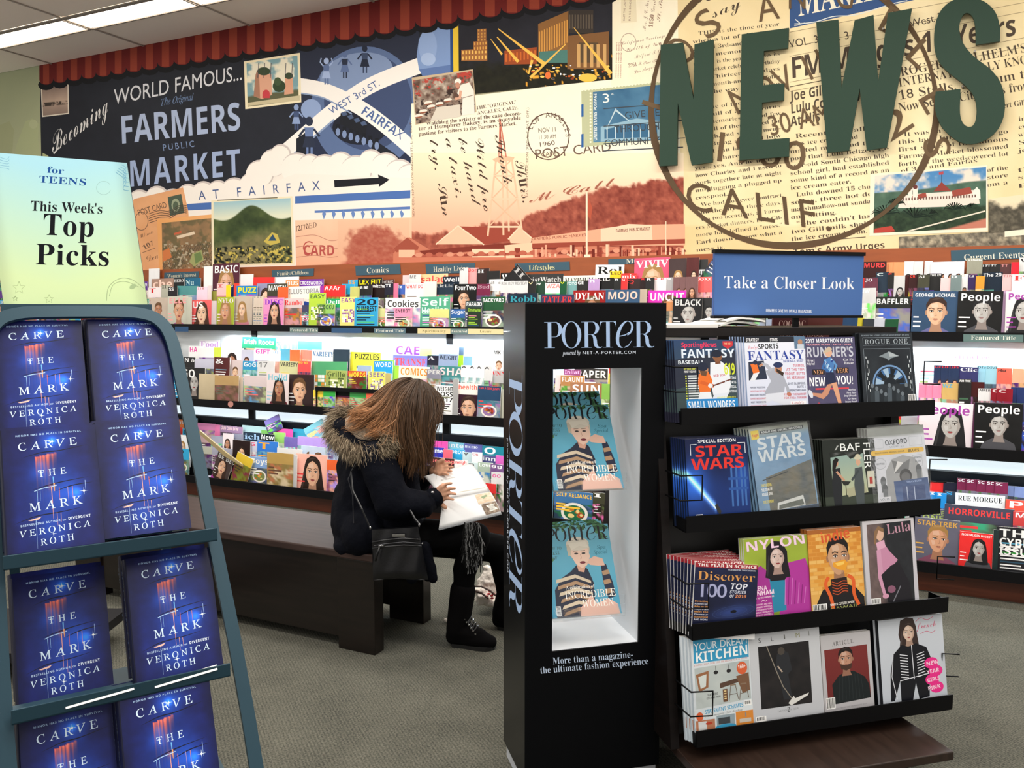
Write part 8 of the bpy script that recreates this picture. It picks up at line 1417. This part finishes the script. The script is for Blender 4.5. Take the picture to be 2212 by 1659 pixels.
s_o = strands('hair_strands', paths, .0016, (np.array(c0), np.array(c1)), STRAND, hb); s_o['kind'] = 'stuff'
# fur ruff
ring = smooth_path(gd([(760, 893, -.02), (735, 898, -.05), (724, 925, -.08), (738, 952, -.13), (770, 972, -.17), (805, 975, -.19), (832, 962, -.19), (836, 945, -.17)]), 60); ring2 = smooth_path(gd([(770, 893, .04), (738, 900, .06), (728, 930, .09), (745, 960, .13), (790, 968, .15), (835, 955, .15)]), 40)
paths = []; c0 = []; c1 = []
for i in range(13000):
    rg = ring if i % 4 else ring2; j = rs.randint(0, len(rg) - 1); p = rg[j] + rs.normal(size=3) * .014; tan = rg[j + 1] - rg[j]; tan /= np.linalg.norm(tan); cc = np.array(tuple(pp_(790, 930, -.05))); out = p - cc; out /= np.linalg.norm(out); d = out * rs.uniform(.3, 1) + tan * rs.uniform(-.1, .9) + rs.normal(size=3) * .24 + np.array([0, -.25, -.12]); d /= np.linalg.norm(d)
    L_ = rs.uniform(.025, .058); t = np.linspace(0, 1, 5)[:, None]; paths.append(p + d * L_ * t + np.array([0, 0, -1]) * .012 * t ** 2)
    v = rs.uniform(.6, 1.2); c0.append(np.array([.44, .38, .31]) * v); c1.append(np.array([.80, .73, .62]) * v if rs.rand() < .65 else np.array([.36, .30, .24]))
s_o = strands('fur_trim', paths, .0009, (np.array(c0), np.array(c1)), FUR, pe); s_o['kind'] = 'stuff'
# scarf fringe
paths = []; c0 = []; c1 = []
for i in range(230):
    x = rs.uniform(1004, 1034); y0_ = 1128 + rs.uniform(0, 20); ln = rs.uniform(45, 95); dx = rs.uniform(-10, 14)
    paths.append(np.array([tuple(pp_(x + dx * t + 2 * math.sin(t * 9 + i), y0_ + ln * t, -.185 - .01 * t)) for t in np.linspace(0, 1, 8)])); g_ = rs.choice([.05, .08, .45, .6], p=[.4, .3, .2, .1]); c0.append(np.full(3, g_)); c1.append(np.full(3, g_ * .9))
s_o = strands('scarf_fringe', paths, .0021, (np.array(c0), np.array(c1)), FUR, pe, taper=False); s_o['kind'] = 'stuff'
# ================================================================== open magazine in her hands
om = thing('magazine', 'large open magazine with white pages held by the seated person', 'magazine')
def page(c4, bulge, name, m, artf=None):
    nx, ny = 16, 8; c = [Vector(p) for p in c4]; nrm = (c[1] - c[0]).cross(c[3] - c[0]).normalized(); V = []; T = []
    if nrm.z < 0: nrm = -nrm
    for j in range(ny + 1):
        for i in range(nx + 1):
            a, b_ = i / nx, j / ny; p = c[0].lerp(c[1], a).lerp(c[3].lerp(c[2], a), b_) + nrm * bulge * math.sin(math.pi * b_ ** .8); V.append(tuple(p))
    k = len(V); V += [tuple(Vector(p) - nrm * .004) for p in V[:k]]
    for j in range(ny):
        for i in range(nx): q = j*(nx+1)+i; T += [(q, q+1, q+nx+2), (q, q+nx+2, q+nx+1), (k+q, k+q+nx+2, k+q+1), (k+q, k+q+nx+1, k+q+nx+2)]
    for e in ([j*(nx+1) for j in range(ny+1)], [j*(nx+1)+nx for j in range(ny+1)], list(range(nx+1)), list(range(ny*(nx+1), (ny+1)*(nx+1)))):
        for a, b_ in zip(e, e[1:]): T += [(a, b_, k + b_), (a, k + b_, k + a)]
    C = np.ones((len(V), 3)) * .93; o = link(bpy.data.objects.new(name, tri_mesh(name, V, T, C, smooth=False, mats=(PAPER,))), om)
    if artf:
        A_ = Art(); artf(A_); Va, Ta, Ca, La = A_.arrays(); W3 = []
        for (x, y), l_ in zip(Va, La): a, b_ = x / 100, y / 100; p = c[0].lerp(c[1], a).lerp(c[3].lerp(c[2], a), b_) + nrm * (bulge * math.sin(math.pi * b_ ** .8) + .0009 + l_ * .00012); W3.append(tuple(p))
        link(bpy.data.objects.new('printed_page', tri_mesh('printed_page', W3, Ta, Ca, mats=(PAPER,))), o)
    return o
TLc, TRc, SL, SR, BLc, BRc = pp_(915, 1029, -.02), pp_(1018, 1001, .04), pp_(955, 1077, -.14), pp_(1058, 1060, -.05), pp_(948, 1142, -.20), pp_(1083, 1108, -.12)
page([TLc, TRc, SR, SL], .012, 'upper_page', PAPER, lambda a: (a.text('the season issue', 22, 40, 52, 40, 4, 'b0a8a0', 'r'), a.rect(40, 88, 94, 90, 'd8d0c0')))
def lowp(a):
    a.grid([(66, 8), (97, 6), (98, 46), (68, 48)], 12, 12, lambda p, q: mixc('b89a7c', 'e8dccc', fbm(p * 60, q * 60, 10, 3))); a.ell(82, 22, 9, 7, 'd8c4a8'); a.poly([(76, 20), (88, 14), (90, 22), (80, 30)], '8a9a7c')
    a.grid([(72, 50), (99, 48), (99, 92), (76, 94)], 14, 14, lambda p, q: mixc('5a4a40', 'c8b8a4', 1.4 * fbm(p * 60, q * 60, 8, 6) - .3)); a.poly([(80, 58), (96, 56), (97, 80), (84, 84)], 'ece6dc')
    for i in range(6): a.rect(84, 60 + i * 3.6, 93, 61.4 + i * 3.6, '777', up=i == 0)
page([SL, SR, BRc, BLc], .008, 'lower_page', PAPER, lowp)
MB().bar(BLc + Vector((0, 0, -.004)), BRc + Vector((0, 0, -.004)), .012, .004).build('cover_edge', mat('cover_grey', '8a8c90', .4), om)
# ================================================================== handbag
leather = mat('black_leather', '0d0d11', .38, spec=.5, bump=(120, .12, .004)); hbg = thing('handbag', 'black leather crossbody bag hanging at the seated person\'s side', 'bag')
PB = lambda x, y, dy=-.30: atY(x, y, Y0 + dy)
nx, ny = 22, 20; V = []; F = []
TL, TR, BR_, BL = PB(803, 1144), PB(903, 1138), PB(925, 1250), PB(806, 1254)
for sgn in (-1, 1):
    for j in range(ny + 1):
        for i in range(nx + 1):
            a, b_ = i / nx, j / ny; p = TL.lerp(TR, a).lerp(BL.lerp(BR_, a), b_); bul = .026 * (1 - (2*a - 1) ** 4) * (.35 + .65 * b_) * (1 - max(0, (b_ - .82) / .18) ** 2); bul += .002 * math.sin(a * 17 + b_ * 9)
            V.append((p.x, p.y + sgn * bul, p.z + .004 * math.sin(a * 5) * b_))
K = (nx + 1) * (ny + 1)
for j in range(ny):
    for i in range(nx): q = j*(nx+1)+i; F += [(q, q+1, q+nx+2, q+nx+1), (K+q, K+q+nx+1, K+q+nx+2, K+q+1)]
b_ = MB(); b_.v = V; b_.f = F; b_.build('pouch', leather, hbg, smooth=True)
MB().tube([PB(804, 1172, -.315), PB(830, 1167, -.326), PB(870, 1163, -.326), PB(907, 1166, -.315)], .0045, 8).tube([PB(805, 1185, -.32), PB(832, 1181, -.334), PB(872, 1178, -.334), PB(910, 1180, -.32)], .004, 8).build('zip_piping', leather, hbg, smooth=True)
MB().tube([PB(808, 1179, -.32), PB(832, 1175, -.332), PB(872, 1171, -.332), PB(908, 1174, -.32)], .0022, 6).build('zipper', mat('zip_dark', '3a3a3e', .4, metal=.6), hbg)
chrome = mat('chrome', 'c8c8cc', .2, metal=1)
p = PB(861, 1156, -.322); MB().box(p.x - .027, p.x + .027, p.y - .004, p.y, p.z - .006, p.z + .006).build('name_plate', chrome, hbg, bevel=.001)
MB().tube([PB(818, 1180, -.336), PB(824, 1178, -.338), PB(830, 1179, -.336)], .003, 6).tube([PB(800, 1137, -.30), PB(800, 1143, -.30)], .004, 8).tube([PB(906, 1131, -.30), PB(905, 1138, -.30)], .004, 8).tube([PB(911, 1174, -.322), PB(914, 1174, -.322)], .004, 8).build('metal_fitting', chrome, hbg, smooth=True)
MB().tube([PB(820, 1182, -.338), PB(815, 1196, -.338), PB(811, 1212, -.338)], [.003, .005, .004], 8).build('zip_pull', leather, hbg, smooth=True)
MB().tube([PB(801, 1143, -.30), PB(782, 1100, -.29), PB(762, 1060, -.26), PB(758, 1020, -.22), PB(775, 990, -.21), PB(800, 972, -.19)], .0042, 6).tube([PB(906, 1132, -.30), PB(896, 1120, -.29), PB(885, 1100, -.27)], .0042, 6).build('strap', leather, hbg)
# ================================================================== crumpled bag on the floor behind her boots
bagw = mat('white_plastic', 'e9dfd4', .45, spec=.5, bump=(30, .6, .02)); yb = 4.02
sbg = thing('shopping_bag', 'crumpled white shopping bag with red print on the floor behind the boots', 'bag')
def Pb(x, y, dy=0): return atY(x, y, yb + dy)
def crum(p): return p
o = solid([((Pb(1040, 1335, -.03), .045), (Pb(1100, 1325, .05), .06)), ((Pb(1052, 1310), .05), (Pb(1095, 1300, .05), .06)), ((Pb(1050, 1278), .028), (Pb(1058, 1300), .045)), ((Pb(1080, 1285, .03), .04), (Pb(1115, 1300, .03), .06)), ((Pb(1032, 1322, -.05), .03), (Pb(1060, 1345, -.06), .028))], 'bag_body', bagw, sbg, .007, 2, noise=(4, .022, (1, 1)))
zf = min((v.co.z for v in o.data.vertices)); sbg.location.z = -zf + .001
MB().tube([Pb(1022, 1312, -.09), Pb(1040, 1312, -.10), Pb(1060, 1322, -.105), Pb(1075, 1335, -.10)], .005, 6).tube([Pb(1024, 1322, -.09), Pb(1040, 1326, -.10), Pb(1055, 1338, -.10)], .005, 6).build('handle', mat('brown_cord', '4a342c', .6), sbg)
RA = MB()
for dx, dy_ in ((0, 0), (6, 4), (3, -5), (10, 0), (-5, 5), (7, 9)):
    c_ = Pb(1056 + dx, 1328 + dy_, -.088); RA.lathe([(0, -.006), (.009, -.002), (.009, .002), (0, .006)], 8, tuple(c_))
RA.build('red_print', mat('red_ink', 'd0303c', .5), sbg)
pl = tag(solid([((atY(962, 1336, 3.86), .008), (atY(966, 1338, 3.86), .009))], 'paper_scrap', bagw, None, .003, 1), 'tiny white scrap of paper on the carpet behind the boot', 'litter')
pl.location.z -= min(v.co.z for v in pl.data.vertices) - .0005
# dark trolley glimpsed behind the book stand
tr = thing('book_cart', 'dark low book cart on casters glimpsed through the book stand', 'cart')
c_ = atY(50, 1165, 3.2); c_.z = 0; tr.location = c_; MB().box(-.5, .16, 0, .5, .09, .13).build('deck', mat('black_metal', '15151a', .45), tr)
for x in (-.4, .11): 
    q = MB(); q.lathe([(0, -.01), (.03, -.01), (.035, 0), (.03, .01), (0, .01)], 16); q.v = [(v[0], v[2], v[1] + .035) for v in q.v]; o = q.build('caster', mat('black_rubber', '101012', .6), tr, smooth=True); o.location = (x, .05, 0); MB().box(-.02, .02, -.016, .016, .055, .09).build('caster_fork', frame_m, o)
# ================================================================== the smallest, most hidden copies join one object
def fill_gaps():
    rnd = random.Random(21); pool = {}
    for n, zb, lean, cover, tops in ROWS:
        if len(cover) < 5 or n == -4.955: continue
        hs = sorted(tops)[len(tops) // 2]; iv = sorted(cover); edges = []; last = -8.4
        for a, b in iv:
            if a - last > .10: edges.append((last, a))
            last = max(last, b)
        if 2.3 - last > .10: edges.append((last, 2.3))
        for a, b in edges:
            u = a + .004
            while u < b - .07:
                w = min(rnd.uniform(.11, .19), b - u - .004); k = rnd.randint(0, 23)
                p0 = uv3(YW, u, n, zb + .1); p1 = uv3(YW, u + w, n, zb + .1); e0, e1 = [CX + F_PX * q.x / (q.y * math.cos(PITCH) - (q.z - EYE) * math.sin(PITCH)) for q in (p0, p1)]
                spans = ((325, 1546), (1862, 2214)) if zb > 1.3 else (((395, 1090), (1195, 1312), (1965, 2214)) if zb > .5 else ((425, 735), (915, 1090), (1195, 1312), (1975, 2214)))
                if any(e1 > s0 and e0 < s1 for s0, s1 in spans): u += .03; continue
                if (k, round(hs, 1)) not in pool: bgc = rnd.choice(['c33', '248', 'eee', 'ec4', '222', 'd6a', '5a8', 'e84', 'cba', '639', '3ad']); pool[(k, round(hs, 1))] = mag_mesh('magazine', small_cover(bgc, rnd.choice(['', '', 'HOME', 'STYLE', 'ART', 'GO', 'CARS', 'WORLD']), rnd.choice(['fff', '222', 'e33']), rnd.choice('pbtfb'), 150, k * 7), .15, hs, .005, H=150, back=bgc)
                o = inst('magazine', pool[(k, round(hs, 1))], uv3(YW, u, n + rnd.choice([0, .011]), zb), YW, R(lean), 0); o.scale = (w / .15, 1, rnd.uniform(.9, 1.02)); tag(o, 'filler', 'magazine'); SCORE[o.name] = 0; u += w + .004
fill_gaps()
def join_small(keep):
    mags = [o for o in COL.objects if o.get('category') == 'magazine' and o.type == 'MESH' and not o.children]
    for o in mags:
        if o.name not in SCORE: SCORE[o.name] = 5.0 if 'copy hidden behind' in o['label'] else 999
    mags.sort(key=lambda o: -SCORE[o.name]); rest = mags[keep:]; VV = []; TT = []; CC = []; n = 0
    for o in rest:
        me = o.data; V = np.zeros(len(me.vertices) * 3, np.float32); me.vertices.foreach_get('co', V); V = V.reshape(-1, 3); T = np.zeros(len(me.loops), np.int32); me.loops.foreach_get('vertex_index', T)
        C = np.zeros(len(V) * 4, np.float32); me.color_attributes['Col'].data.foreach_get('color', C); C = C.reshape(-1, 4)[:, :3]; M_ = np.array(o.matrix_basis); V = V @ M_[:3, :3].T + M_[:3, 3]
        VV.append(V); TT.append(T.reshape(-1, 3) + n); CC.append(C); n += len(V)
    V, T, C = np.vstack(VV), np.vstack(TT), np.vstack(CC); C = np.where(C <= .0031308, C * 12.92, 1.055 * np.maximum(C, 1e-9) ** (1 / 2.4) - .055)
    for o in rest: bpy.data.objects.remove(o)
    o = link(bpy.data.objects.new('magazines', tri_mesh('magazines', V, T, C, mats=(PRINT,))))
    tag(o, 'slivers of magazines peeking out between the larger ones on racks and stand', 'magazines', kind='stuff')
join_small(292)
